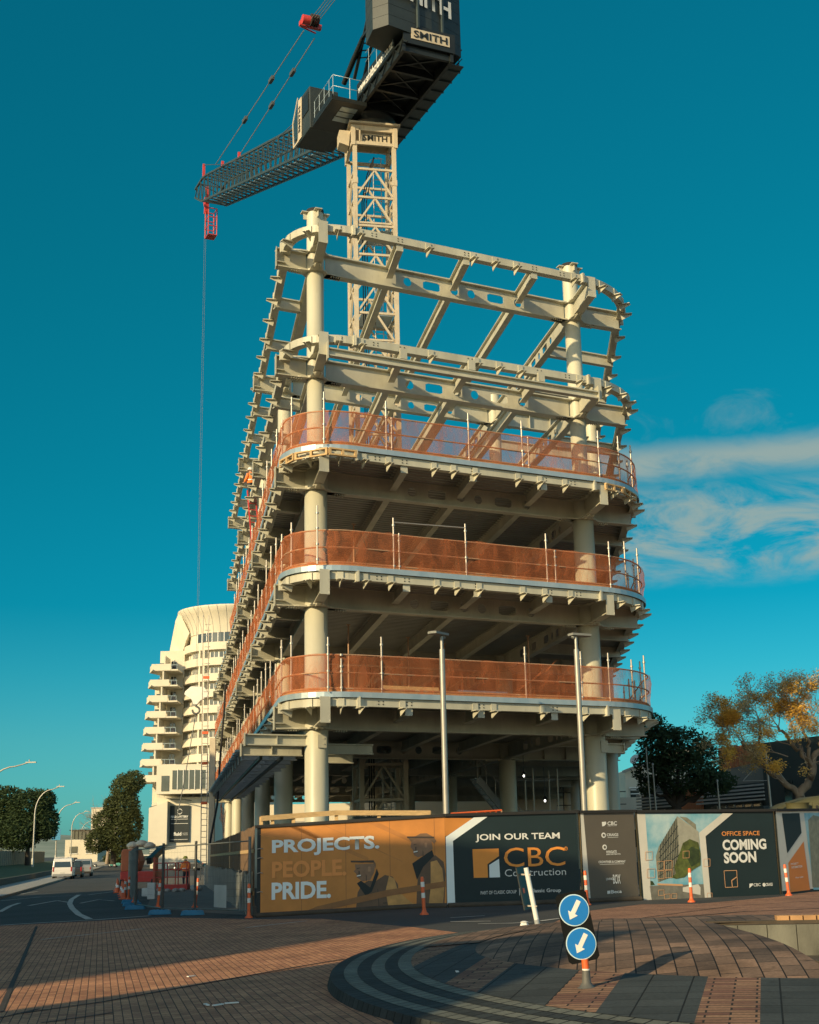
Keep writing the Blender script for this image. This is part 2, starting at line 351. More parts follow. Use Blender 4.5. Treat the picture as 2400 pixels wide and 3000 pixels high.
# edge ring path in (u, v)
def outline(vend, off=0.0):
    P = [(-1.25, v) for v in [vend] + [x * 2.0 for x in range(int(vend / 2) , 0, -1)]] + [(-1.25, -.3)]
    for i in range(1, 13): a = math.pi * (1 - .5 * i / 13); P.append((1.1 + 2.35 * math.cos(a), -.3 - 2.3 * math.sin(a)))
    P += [(1.1, -2.6)] + [(u, -2.6) for u in (2.5, 4, 5.5, 7, 8.5, 9.7)] + [(10.5, -2.6)]
    for i in range(1, 15): a = math.pi * (1.5 + .5 * i / 15); P.append((10.5 + 2.85 * math.cos(a), .25 + 2.85 * math.sin(a)))
    P += [(uR(v), v) for v in [.3] + [x * 2.0 for x in range(1, int(vend / 2) + 1)] + [vend]]
    pts = [W(*p) for p in P]; nr = []
    for i in range(len(pts)):
        d = (pts[min(i + 1, len(pts) - 1)] - pts[max(i - 1, 0)]).normalized(); nr.append(V(d.y, -d.x, 0))   # right of travel
    # travel: left side from the back to the front, then rightwards: outward is to the right of travel
    return [p + n * off for p, n in zip(pts, nr)], nr, P
def path_at(pts, nr, P, cond):
    sel = [i for i in range(len(P)) if cond(P[i])]; return [pts[i] for i in sel], [nr[i] for i in sel]
BR = []
for k in range(5):
    z0 = ZC[k]; pts, nr, P = outline(VEND[k]); n = len(P)
    iL = next(i for i in range(n) if P[i] == (-1.25, -.3)); iF = next(i for i in range(n) if P[i] == (1.1, -2.6)); iG = next(i for i in range(n) if P[i] == (10.5, -2.6)); iR = next(i for i in range(n) if P[i] == (uR(.3), .3))
    segs = [(0, iL), (iL, iF), (iF, iG), (iG, iR), (iR, n - 1)]
    edges = []
    for a, b in segs:
        mb = MB()
        for prof in ([(-.03, .53), (0, .53), (0, .79), (-.03, .79)], [(-.28, .53), (-.03, .53), (-.03, .56), (-.28, .56)], [(-.28, .76), (-.03, .76), (-.03, .79), (-.28, .79)]):
            mb.sweep([p + Z * z0 for p in pts[a:b + 1]], nr[a:b + 1], prof)
        for e in (a, b):   # bolted end plates
            if 0 < e < n - 1: mb.box(pts[e] + Z * (z0 + .645) - nr[e] * .06 + (pts[b] - pts[a]).normalized() * (.03 if e == a else -.03), .34, .05, .36, nr[e], Z.cross(nr[e]))
        e_o = mb.build('edge_beam', 'steel', frame); edges.append(e_o)
        if (a, b) == (iF, iG):
            mb = MB()
            for u in USEC + [.9 + 1.0, 9.6]:
                for du in (-.08, .08):
                    for dz in (.61, .70): mb.lathe(W(u + du, -2.6, z0 + dz), [(.022, -.005), (.022, .012), (.004, .013)], 6, False, NF)
            mb.build('bolt_group', 'rubber', e_o)
    # facade brackets: (edge index, position, outward normal)
    L = [W(-1.25, v) for v in [1.95 + 2.03 * i for i in range(40)] if v < VEND[k] - .3]
    BR += [(k, edges[0], p, NL) for p in L]
    if k == 0: fu = [1.2, 2.65, 5.3, 6.0, 7.9, 9.6]
    elif k < 3: fu = [1.4, 2.3, 4.0, 4.75, 5.6, 7.3, 8.2, 9.25]
    else: fu = [1.35, 4.0, 5.8, 6.7, 7.6, 10.1]
    BR += [(k, edges[2], W(u, -2.6), NF) for u in fu]
    for j, (a, b) in enumerate(((iL, iF), (iG, iR))):
        for t in ((.3, .55, .85) if j == 0 else (.22, .42, .62, .82)):
            i = int(a + (b - a) * t); BR.append((k, edges[1 + 2 * j], pts[i], nr[i]))
    d = (W(uR(10), 10) - W(uR(0), 0)).normalized(); nR = V(d.y, -d.x, 0)
    BR += [(k, edges[4], W(uR(v), v), nR) for v in [1.6 + 2.03 * i for i in range(40)] if v < VEND[k] - .3]
    # extra straight header beam under the ring on the fourth level
    if k == 3:
        mb = MB(); mb.ibeam(W(.15, -2.78, z0 + .02), W(UCOL - .1, -2.78, z0 + .02), .24, .28)
        for u in (.12, UCOL - .08): mb.box(W(u, -2.74, z0 + .08), .05, .36, .62, EU, EV)
        mb.build('header_beam', 'steel', frame)
        for u in USEC: mb = MB(); mb.box(W(u, -2.78, z0 + .37), .26, .20, .36, EU, EV); mb.build('hanger_post', 'steel', frame)
def bracket_mb(mb, k, p, n):
    t = Z.cross(n); z = ZC[k] + .50
    mb.box(p + n * .06 + Z * z, .44, .24, .025, n, t)
    mb.prism([(.28, -.03), (-.12, -.22), (-.16, -.02), (-.16, 0), (.28, 0)], p + Z * (z - .012) - t * .012, n, Z, t, .024)
    mb.box(p + n * .02 + Z * (z + .14), .03, .2, .24, n, t)
BR.sort(key=lambda b: (b[2] + Z * ZC[b[0]] - Vector((0, 0, 1.6))).length)
for k, e, p, n in BR[:100]: mb = MB(); bracket_mb(mb, k, p, n); mb.build('facade_bracket', 'steel', e)
mb = MB()
for k, e, p, n in BR[100:]: bracket_mb(mb, k, p, n)
tag(mb.build('facade_bracket', 'steel', frame), kind='stuff')
# floor slabs on profiled decking, levels 1 to 3
for k in range(3):
    z0 = ZC[k]; pts, nr, P = outline(VEND[k], .06)
    mb = MB(); mb.prism([(p.x, p.y) for p in pts][::-1], Z * (z0 + .83), (1, 0, 0), (0, 1, 0), Z, .11); mb.build('floor_slab', 'conc', frame)
    mb = MB(); mb.sweep([p + Z * z0 for p in pts], nr, [(0, .795), (.035, .795), (.035, .965), (0, .965)]); mb.build('edge_form', 'galv', frame)
    mb = MB(); v = -2.3; vs = []; i = 0
    while v < VEND[k] - .4:
        for j, dz in ((0, .80), (.10, .80), (.14, .735), (.28, .735)):
            vv = v + j; a = -1.1; b = uR(vv) - .2
            if vv < -.2: a = -1.1 + 2.2 * (1 - math.sqrt(max(0, 1 - ((vv + .2) / -2.4) ** 2)))
            if vv < .2: b = 10.5 + 2.7 * math.sqrt(max(0, 1 - ((vv - .2) / -2.7) ** 2))
            vs += [W(a, vv, z0 + dz), W(b, vv, z0 + dz)]
        v += .32
    m = len(vs) // 2; mb.add(vs, [(2 * q, 2 * q + 1, 2 * q + 3, 2 * q + 2) for q in range(m - 1)]); mb.build('metal_deck', 'deck', frame)
# timber edge pallets under the third slab corner
pal = None
def pallet(P0, P1, z, label):
    d = (P1 - P0).normalized(); L = (P1 - P0).length; n = V(d.y, -d.x, 0); c = (P0 + P1) / 2
    t = thing('timber_pallet', (c.x, c.y, z), label, 'pallet', 'timber edge frames under the top slab')
    for s, zz in ((.0, .03), (.0, .23)):
        mb = MB(); mb.box(c + Z * (z + zz), L, .10, .05, d, n); mb.build('rail', 'timber', t)
    for f in (-.48, 0, .48): mb = MB(); mb.box(c + d * L * f * .98 + Z * (z + .13), .08, .09, .15, d, n); mb.build('block', 'timber', t)
zz = ZC[2] + .50
pp = [(-1.36, -.7), (-.95, -1.75), (.12, -2.82), (1.12, -2.86)]
for i, lab in enumerate(('short timber edge frame at the outer left turn of the third slab', 'timber edge frame on the curve left of the third slab column', 'pale timber edge frame right of the left column under the third slab')):
    a, b = W(*pp[i]), W(*pp[i + 1]); s = (b - a) * .02; pallet(a + s, b - s, zz, lab)
pq = [(10.9, -2.78), (11.8, -2.55), (12.7, -1.75)]
for i, lab in enumerate(('timber edge frame just right of the right column bracket under the third slab', 'timber edge frame furthest right round the third slab corner')):
    a, b = W(*pq[i]), W(*pq[i + 1]); s = (b - a) * .04; pallet(a + s, b - s, zz, lab)
# canopy frame hung off the left columns above the street
def canopy_beam(v, z, u1=-2.45, u0=-.3, m='steelgrey'):
    mb = MB(); mb.ibeam(W(u0, v, z), W(u1, v, z), .24, .36); mb.box(W(u1 - .02, v, z), .04, .34, .42, EU, EV); mb.box(W((u0 + u1) / 2, v, z), .03, .22, .3, EU, EV); mb.build('canopy_beam', m, frame)
for i, v in enumerate([.0, 2.2] + [4.4 + 2.2 * j for j in range(17)]): canopy_beam(v, 5.02 if i == 0 else 4.85, -2.45 if i < 2 else -2.3, m='steel' if i < 2 else 'steelgrey')
for u in (-1.0, -1.75): mb = MB(); mb.box((W(u, 2.3, 4.62) + W(u, 41, 4.62)) / 2, .10, 38.7, .10, EV.cross(Z), EV); mb.build('canopy_purlin', 'black', frame)
mb = MB()
for i in range(75): mb.box(W(-2.38 - .04 * (i % 2), 4.4 + i * .48, 4.98 + .03 * (i % 3)), .24, .40, .07, EU, EV)
mb.build('canopy_sheeting', 'galv', frame)
# inner beams and end plates at first floor
for v, z, u1 in ((1.2, 4.86, 2.2), (4.2, 4.75, 1.9)): mb = MB(); mb.ibeam(W(.35, v, z), W(u1, v, z), .22, .34); mb.build('trimmer_beam', 'steel', frame)
for u, v, du in ((.05, -.40, .0), (UCOL + .15, -.40, 0)):
    mb = MB(); mb.box(W(u + .1, v - .02, 4.98), .30, .06, .42, EU, EV)
    for a in (-.09, .09): mb.box(W(u + .16, v - .06, 4.98 + a), .04, .03, .04, EU, EV)
    mb.build('splice_plate', 'steel', frame)
mb = MB(); mb.ibeam(W(UCOL + .35, -.1, 4.95), W(UCOL + 1.2, -.1, 4.95), .24, .34); mb.box(W(UCOL + 1.2, -.1, 4.95), .04, .28, .4, EU, EV); mb.build('trimmer_beam', 'steel', frame)
# ---------------------------------------------------------------- guardrails with netting
def guardrail(k, label, fu, v0, vend):
    z0 = ZC[k] + .95; pts, nr, P = outline(vend, .0); idx = [i for i in range(len(P)) if not (P[i][0] == -1.25 and P[i][1] < v0 and False)]
    c = W(5, -2.5, z0); t = thing('scaffold_guardrail', c, label, 'guardrail', 'netted scaffold guardrails on the slab edges')
    off = -.02; path = [p + n * off for p, n in zip(pts, nr)]
    rnd = random.Random(k)
    # dense path for rails and netting
    D = []; DN = []
    for i in range(len(path) - 1):
        m = max(1, int((path[i + 1] - path[i]).length / .22))
        for j in range(m): f = j / m; D.append(path[i].lerp(path[i + 1], f)); DN.append(nr[i].lerp(nr[i + 1], f).normalized())
    D.append(path[-1]); DN.append(nr[-1])
    mb = MB(); cols = []
    for i, (p, n) in enumerate(zip(D, DN)):
        for j, h in enumerate((0.02, .3, .6, .9, 1.2)):
            w = (.045 * math.sin(i * .47 + j * 1.3 + k) + .03 * math.sin(i * 1.31 + j * .6)) * (1 if 0 < j < 4 else .5) + rnd.uniform(-.035, .035)
            mb.v.append(p + n * (.05 + w) + Z * (z0 + h + (-.05 + .06 * abs(math.cos(i * .22 + k)) + rnd.uniform(-.02, .02) if j == 4 else rnd.uniform(-.03, .03) if j else 0)))
    for i in range(len(D) - 1):
        for j in range(4): mb.f.append([i * 5 + j, (i + 1) * 5 + j, (i + 1) * 5 + j + 1, i * 5 + j + 1]); mb.sm.append(True); mb.mi.append(0)
    mb.build('netting', 'net', t)
    for h in (.12, .62, 1.18):
        mb = MB(); mb.tube([p + Z * (z0 + h) for p in path], .026, 6); mb.build('rail', 'rust', t)
    mb = MB(); mb.sweep([p + Z * z0 for p in path], nr, [(-.03, .0), (.0, .0), (.0, .16), (-.03, .16)]); mb.build('toe_board', 'timber', t)
    posts = [(W(u, -2.57), h) for u, h in fu]
    for v in [.1 + 2.45 * i for i in range(int(vend / 2.45))]: posts.append((W(-1.22, v), rnd.choice((1.5, 1.95, 2.2))))
    for v in [.8 + 2.45 * i for i in range(int(min(vend, 30) / 2.45))]: posts.append((W(uR(v) - .05, v), rnd.choice((1.3, 1.6, 2.0))))
    for u, v in ((-1.0, -1.2), (11.9, -2.05), (12.8, -1.25)): posts.append((W(u, v), rnd.choice((1.6, 1.9))))
    for p, h in posts:
        mb = MB(); mb.tube([p + Z * z0, p + Z * (z0 + h)], .030, 8)
        for q in (.14, .64, 1.16, h - .25): mb.lathe(p + Z * (z0 + q), [(.055, -.03), (.055, .03)], 8)
        mb.build('post', 'tube', t)
    return t
guardrail(0, 'lowest orange netted guardrail on the first slab edge, just above the street', [(.1, 1.7), (.55, 1.05), (1.95, 1.8), (7.3, 1.75), (9.55, 1.7), (10.7, 1.7)], 0, 65)
g1 = guardrail(1, 'middle orange netted guardrail on the second slab edge with a bare rail above', [(-.25, 1.9), (2.45, 1.75), (2.65, 1.25), (5.15, 1.8), (8.35, 1.75), (8.7, 1.2), (11.0, 1.7)], 0, 65)
mb = MB(); mb.tube([W(2.45, -2.57, ZC[1] + .95 + 1.6), W(5.15, -2.57, ZC[1] + .95 + 1.66)], .026, 6); mb.build('rail', 'tube', g1)
guardrail(2, 'topmost orange netted guardrail round the open third slab under the bare steel', [(.0, 1.75), (2.25, 1.75), (2.45, 1.15), (5.4, 1.75), (7.55, 1.75), (7.8, 1.15), (10.8, 1.8)], 0, 39)
# ================================================================ ground, roads and the roundabout
def brickmat(name, c1, c2, mortar, rot=0.0, bw=.2, rh=.1, ms=.006, rough=.85, uv=False, var=.35, bump=.5, stain=.35, offset=.5):
    m = bpy.data.materials.new(name); m.use_nodes = True; t = m.node_tree; b = t.nodes['Principled BSDF']; b.inputs['Roughness'].default_value = rough; b.inputs['Specular IOR Level'].default_value = .3
    c = N(t, 'ShaderNodeTexCoord'); mp = N(t, 'ShaderNodeMapping'); t.links.new(c.outputs['UV' if uv else 'Object'], mp.inputs[0]); mp.inputs['Rotation'].default_value = (0, 0, rot)
    br = N(t, 'ShaderNodeTexBrick', i={'Scale': 1.0, 'Brick Width': bw, 'Row Height': rh, 'Mortar Size': ms, 'Mortar Smooth': .2, 'Color1': (*c1, 1), 'Color2': (*c2, 1), 'Mortar': (*mortar, 1)}); br.offset = offset
    t.links.new(mp.outputs[0], br.inputs['Vector'])
    n = N(t, 'ShaderNodeTexNoise', i={'Scale': .9, 'Detail': 8.0, 'Roughness': .65}); t.links.new(c.outputs['Object'], n.inputs['Vector'])
    r = N(t, 'ShaderNodeMapRange', i={1: .35, 2: .62, 3: 1 - stain, 4: 1.0}); t.links.new(n.outputs[0], r.inputs[0])
    n3 = N(t, 'ShaderNodeTexNoise', i={'Scale': 30.0, 'Detail': 3.0}); t.links.new(c.outputs['Object'], n3.inputs['Vector'])
    r3 = N(t, 'ShaderNodeMapRange', i={1: .3, 2: .7, 3: .75, 4: 1.1}); t.links.new(n3.outputs[0], r3.inputs[0])
    n4 = N(t, 'ShaderNodeTexNoise', i={'Scale': 3.6, 'Detail': 5.0, 'Roughness': .6}); t.links.new(c.outputs['Object'], n4.inputs['Vector'])
    r4 = N(t, 'ShaderNodeMapRange', i={1: .60, 2: .70, 3: 1.0, 4: .58}); t.links.new(n4.outputs[0], r4.inputs[0])
    m4 = N(t, 'ShaderNodeMath', operation='MULTIPLY'); t.links.new(r.outputs[0], m4.inputs[0]); t.links.new(r4.outputs[0], m4.inputs[1])
    mm = N(t, 'ShaderNodeMath', operation='MULTIPLY'); t.links.new(m4.outputs[0], mm.inputs[0]); t.links.new(r3.outputs[0], mm.inputs[1])
    x = N(t, 'ShaderNodeMix', data_type='RGBA', blend_type='MULTIPLY'); x.inputs[0].default_value = 1; t.links.new(br.outputs[0], x.inputs[6]); t.links.new(mm.outputs[0], x.inputs[7]); t.links.new(x.outputs[2], b.inputs['Base Color'])
    bp = N(t, 'ShaderNodeBump', i={'Strength': bump, 'Distance': .012}); bp.invert = True; t.links.new(br.outputs['Fac'], bp.inputs['Height']); t.links.new(bp.outputs[0], b.inputs['Normal'])
    return m
MT['asphalt'] = mat('asphalt', (0.060, 0.062, 0.062), .85, 0, .45, .35, .5, 90)
MT['paver'] = brickmat('red_clay_pavers', (.66, .32, .165), (.46, .205, .115), (.09, .055, .04), math.radians(-103))
MT['paver2'] = brickmat('brown_clay_pavers', (.50, .265, .16), (.38, .195, .125), (.08, .055, .04), math.radians(-60))
MT['marking'] = mat('worn_road_paint', (.60, .58, .52), .7, 0, .55, 2.5)
MT['grass'] = mat('grass_blades', (.085, .11, .035), .9, 0, .5, 1.2)
MT['kerb'] = mat('kerb_concrete', (.30, .29, .26), .9, 0, .3, 2.0)
MT['soil'] = mat('soil', (.09, .07, .05), .95, 0, .4, 3.0)
MT['gravel'] = mat('site_gravel', (.17, .155, .135), .95, 0, .4, 1.5, .6, 30)
def struct(o): o['kind'] = 'structure'; return o
def sheet(name, m, poly, dz, step=None):      # polygon laid on the ground, subdivided across x so it follows the fall
    bm = bmesh.new(); f = bm.faces.new([bm.verts.new((x, y, 0)) for x, y in poly])
    xs = [p[0] for p in poly]; x = math.floor(min(xs))
    st = step or 2.0
    while x < max(xs):
        if x <= 2: bmesh.ops.bisect_plane(bm, geom=bm.verts[:] + bm.edges[:] + bm.faces[:], plane_co=(x, 0, 0), plane_no=(1, 0, 0))
        x += st
    for v in bm.verts: v.co.z = gz(v.co.x, v.co.y) + dz
    bmesh.ops.recalc_face_normals(bm, faces=bm.faces)
    for f in bm.faces:
        if f.normal.z < 0: f.normal_flip()
    me = bpy.data.meshes.new(name); bm.to_mesh(me); bm.free(); me.materials.append(MT[m]); o = bpy.data.objects.new(name, me); COL.objects.link(o); return struct(o)
mb = MB(); xs = [-3000, -1500, -800, -400, -200, -120] + list(range(-100, 4, 2)) + [10, 40, 120, 400, 1200, 3000]; ys = [-400, -100, -40] + list(range(-20, 160, 20)) + [200, 300, 500, 1000, 2000, 4000]
mb.v = [V(x, y, gz(x, y)) for y in ys for x in xs]; n = len(xs)
mb.f = [[j * n + i, j * n + i + 1, (j + 1) * n + i + 1, (j + 1) * n + i] for j in range(len(ys) - 1) for i in range(n - 1)]; mb.sm = [True] * len(mb.f); mb.mi = [0] * len(mb.f)
struct(mb.build('ground', 'asphalt'))
PAV = ((-12.71, 40.18), (-9.35, 40.69), (-7.63, 41.04), (-4.17, 36.47), (-2.45, 34.96), (-0.55, 29.96), (0.75, 26.67), (1.24, 26.0))
sheet('paved_junction', 'paver', [tuple(p) for p in PAV] + [(1.5, 26.5), (-.2, 22), (-1, 18.5), (-.2, 13), (2.2, 9.5), (6, 7.2), (14, 6.0), (14, 2), (-40, 2), (-40, 44)], .006)
PVR = ((2.11, 25.71), (3.11, 30.46), (4.32, 34.32), (6.01, 37.14), (7.5, 36.83), (10.47, 40.17), (13.78, 45.81))
sheet('paved_road', 'paver2', [tuple(p) for p in PVR] + [(22, 52), (40, 52), (40, 20), (23.6, 19), (20, 27), (15, 30.2), (10.5, 30.9), (6, 29.7)], .006)
GRV = ((-4.55, 38.3), (-6.87, 44.62), (-8.75, 47.63), (-10.8, 53.89))
sheet('site_ground', 'gravel', [(-4.3, 38.2), tuple(GRV[2]), (-9.8, 50), (-24, 128), (30, 128), (30, 50), (13.7, 45.0), (11.05, 42.3), (4.6, 39.4), (.8, 38.3)], .005)
# painted lines
def line(pts, w, name='lane_marking', dz=.012):
    mb = MB(); P = [Vector((x, y, 0)) for x, y in pts]; vs = []
    for i, p in enumerate(P):
        d = (P[min(i + 1, len(P) - 1)] - P[max(i - 1, 0)]).normalized(); s = V(-d.y, d.x, 0) * w / 2
        for q in (p - s, p + s): vs.append(V(q.x, q.y, gz(q.x) + dz))
    mb.add(vs, [(2 * i, 2 * i + 1, 2 * i + 3, 2 * i + 2) for i in range(len(P) - 1)]); return struct(mb.build(name, 'marking'))
LN = (((-17.95, 73.16), (-16.37, 65.34), (-14.78, 58.68), (-13.14, 52.59), (-11.31, 46.2), (-9.96, 42.0)), ((-16.36, 58.11), (-16.7, 64.0), (-15.32, 60.66)), ((-15.74, 52.09), (-17.28, 58.61), (-18.01, 62.5)), ((-20.27, 67.0), (-19.62, 71.86), (-17.26, 72.41), (-16.98, 77.66)), ((-14.3, 58.55), (-14.54, 62.99), (-13.16, 59.93)), ((-12.21, 40.5), (-11.71, 40.82), (-9.52, 41.41), (-8.2, 42.41)), ((-8.66, 31.89), (-7.92, 33.04), (-6.85, 34.61)), ((-4.02, 32.51), (-3.48, 33.25), (-2.73, 34.14)), ((0.71, 30.41), (1.59, 30.35)), ((2.62, 29.96), (3.15, 30.88), (3.66, 31.27)), ((1.27, 29.41), (1.99, 29.4), (2.44, 29.62)), ((0.75, 32.14), (1.58, 32.75)), ((-32.77, 113.17), (-33.78, 118.69)), ((-22.86, 79.38), (-23.38, 84.84)))
for l, w in zip(LN, [.22, .18, .2, .18, .15, .25, .10, .12, .15, .15, .12, .1, .15, .15]): line(l, w)
MT['tyre'] = mat('tyre_mark', (.035, .03, .028), .9, 0, .5, 3); MT['joint'] = mat('dark_paving_joint', (.05, .04, .036), .9, 0, .4, 3)
def dline(pts, w, name, m, dz=.014):
    o = line(pts, w, name, dz); o.data.materials.clear(); o.data.materials.append(MT[m])
TY = (((5.26, 30.33), (6.29, 30.95), (7.57, 32.17), (9.7, 32.96)), ((3.93, 28.8), (5.73, 31.65), (8.01, 35.1), (10.73, 36.99)), ((-6.15, 20.54), (-5.33, 21.26), (-4.16, 22.45), (-3.16, 24.07), (-2.02, 25.21)), ((-4.9, 16.43), (-6.84, 23.96), (-10.67, 38.79)), ((-4.48, 16.57), (-4.71, 15.81)), ((-4.65, 16.12), (-3.83, 16.97), (-3.14, 18.18), (-1.74, 20.56), (-1.14, 21.4)), ((-3.42, 15.69), (-4.05, 15.08)))
for l, w, nm, mm in zip(TY, [.10, .05, .035, .07, .04, .06, .05], ['tyre_mark', 'tyre_mark'] + ['paving_joint'] * 5, ['tyre', 'tyre'] + ['joint'] * 5): dline(l, w, nm, mm)
# ---- traffic island: kerb stones in rings, a band of slate and brick strips, a paved dome round a sunken bed
MT['cobL'] = brickmat('pale_cobbles', (.23, .235, .19), (.155, .165, .14), (.025, .026, .025), uv=True, bw=.2, rh=.40, ms=.012, stain=.35, bump=1.0)
MT['cobD'] = brickmat('dark_cobbles', (.055, .065, .065), (.035, .04, .04), (.015, .015, .015), uv=True, bw=.2, rh=.40, ms=.012, stain=.35, bump=1.0)
MT['dome'] = brickmat('dome_pavers', (.36, .225, .15), (.15, .105, .08), (.012, .011, .01), math.radians(-82), bw=.40, rh=.21, ms=.008, stain=.6, bump=.45)
def bandmat():
    m = brickmat('slate_and_brick_band', (.075, .085, .085), (.052, .06, .06), (.010, .010, .010), math.radians(14.4), bw=.42, rh=.42, ms=.009, stain=.3, offset=0)
    t = m.node_tree; b1 = next(n for n in t.nodes if n.bl_idname == 'ShaderNodeTexBrick'); mp = next(n for n in t.nodes if n.bl_idname == 'ShaderNodeMapping')
    b2 = N(t, 'ShaderNodeTexBrick', i={'Scale': 1.0, 'Brick Width': .42, 'Row Height': .13, 'Mortar Size': .010, 'Color1': (.42, .24, .14, 1), 'Color2': (.22, .10, .07, 1), 'Mortar': (.03, .025, .02, 1)}); t.links.new(mp.outputs[0], b2.inputs['Vector'])
    sp = N(t, 'ShaderNodeSeparateXYZ'); t.links.new(mp.outputs[0], sp.inputs[0])
    def MM(op, a, v):
        n = N(t, 'ShaderNodeMath', operation=op); t.links.new(a, n.inputs[0]); n.inputs[1].default_value = v; return n.outputs[0]
    f = MM('LESS_THAN', MM('MULTIPLY', MM('FRACT', MM('DIVIDE', MM('ADD', sp.outputs[0], 142.1), 1.4), 0), 1.4), .52)
    dst = [l.to_socket for l in b1.outputs[0].links]
    mx = N(t, 'ShaderNodeMix', data_type='RGBA'); t.links.new(f, mx.inputs[0]); t.links.new(b1.outputs[0], mx.inputs[6]); t.links.new(b2.outputs[0], mx.inputs[7])
    for d in dst: t.links.new(mx.outputs[2], d)
    return m
MT['band'] = bandmat()
EC = Vector((4.9, 18.2, 0))
def el(t, a, bn, bf): s_ = math.sin(t); return (EC.x + a * math.cos(t), EC.y + (bf if s_ > 0 else bn) * s_)
def oval(name, m, e0, e1, z0, z1, sub=1, n=220, cut=None, pw_=1.0):
    bm = bmesh.new(); uv = bm.loops.layers.uv.new('UVMap'); rows = []
    per = [0.0]
    for i in range(n): p, q = el(2 * math.pi * i / n, *e0), el(2 * math.pi * (i + 1) / n, *e0); per.append(per[-1] + math.dist(p, q))
    for j in range(sub + 1):
        f = j / sub; row = []
        for i in range(n + 1):
            t = 2 * math.pi * i / n; p, q = el(t, *e0), el(t, *e1); x, y = p[0] + (q[0] - p[0]) * f, p[1] + (q[1] - p[1]) * f
            row.append((bm.verts.new((x, y, z0 + (z1 - z0) * (1 - (1 - f) ** pw_))), per[i], .2 + f * .01))
        rows.append(row)
    for j in range(sub):
        for i in range(n):
            q = [rows[j][i], rows[j][i + 1], rows[j + 1][i + 1], rows[j + 1][i]]; f = bm.faces.new([p[0] for p in q]); f.smooth = True
            for l, p in zip(f.loops, q): l[uv].uv = (p[1], p[2])
    if cut:
        for co_, no_ in (((cut[0], 0, 0), (1, 0, 0)), ((0, cut[1], 0), (-.0, 1, 0))): bmesh.ops.bisect_plane(bm, geom=bm.verts[:] + bm.edges[:] + bm.faces[:], plane_co=co_, plane_no=no_)
        bmesh.ops.delete(bm, geom=[f for f in bm.faces if f.calc_center_median().x > cut[0] and f.calc_center_median().y < cut[1]], context='FACES')
    bmesh.ops.recalc_face_normals(bm, faces=bm.faces)
    if sum(f.normal.z for f in bm.faces) < 0: bmesh.ops.reverse_faces(bm, faces=bm.faces)
    me = bpy.data.meshes.new(name); bm.to_mesh(me); bm.free(); me.materials.append(MT[m]); o = bpy.data.objects.new(name, me); COL.objects.link(o); return struct(o)
def eo(d): return (6.05 - d, 9.0 - d, 10.0 - d)
oval('kerb_face', 'cobD', eo(-.02), eo(.02), -.05, .08)
rr = [.02, .19, .36, .54, .71, .88, 1.05]
for i in range(6):
    z = .08 + .0153 * i; oval('cobble_ring', 'cobD' if i % 2 == 0 else 'cobL', eo(rr[i]), eo(rr[i + 1]), z, z + .012)
INN = (4.15, 4.45, 6.2)
oval('tile_band', 'band', eo(1.05), INN, .172, .27, 4)
oval('paved_dome', 'dome', INN, (.02, .02, .02), .27, .50, 18, cut=(4.12, 19.42), pw_=3.6)
pts = [el(math.pi * (1.0 - .985 * i / 60) + .0, 5.0, 7.95, 8.95) for i in range(61)]; ins = [el(math.pi * (1.0 - .985 * i / 60), 4.15, 4.45, 6.2) for i in range(61)]
mb = MB(); mb.v = [V(p[0], p[1], .178 + .006) for p in pts if p[1] > 20.3] + [V(p[0], p[1], .276 + .006) for p, q in zip(ins, pts) if q[1] > 20.3]; n = len(mb.v) // 2
mb.f = [[i, i + 1, n + i + 1, n + i] for i in range(n - 1)]; mb.sm = [True] * (n - 1); mb.mi = [0] * (n - 1); struct(mb.build('dome_edge', 'dome'))
MT['stonewall'] = mat('stained_concrete_panels', (.20, .195, .155), .9, 0, .65, 1.6, .2, 40, stretch=(1, 1, .5))
mb = MB(); mb.box((9, 15, .04), 9.6, 8.8, .02); struct(mb.build('sunken_bed', 'soil'))
mb = MB(); mb.box((4.15, 15.9, .17), .04, 7.0, .42); struct(mb.build('bed_rim', 'soil'))
F0, F1 = V(4.06, 19.46, 0), V(14.0, 18.6, 0); fd = (F1 - F0).normalized(); fn = V(fd.y, -fd.x, 0); FL = (F1 - F0).length
pw = thing('retaining_wall', F0, 'low stained concrete retaining wall with yellow coping bricks across the sunken bed of the roundabout', 'wall')
x = 0
while x < FL:
    mb = MB(); mb.box(F0 + fd * (x + .2) + Z * .25, .388, .09, .42, fd, fn); mb.build('wall_panel', 'stonewall', pw); x += .40
mb = MB(); mb.box(F0 + fd * FL / 2 - fn * .12 + Z * .49, FL, .20, .05, fd, fn); mb.build('wall_cap', 'soil', pw)
mb = MB(); x = .95
while x < FL: mb.box(F0 + fd * (x + .09) - fn * .11 + Z * .545, .165, .18, .065, fd, fn); x += .185
mb.build('brick_coping', mat('yellow_coping_bricks', (.52, .29, .13), .8, 0, .35, 4), pw)
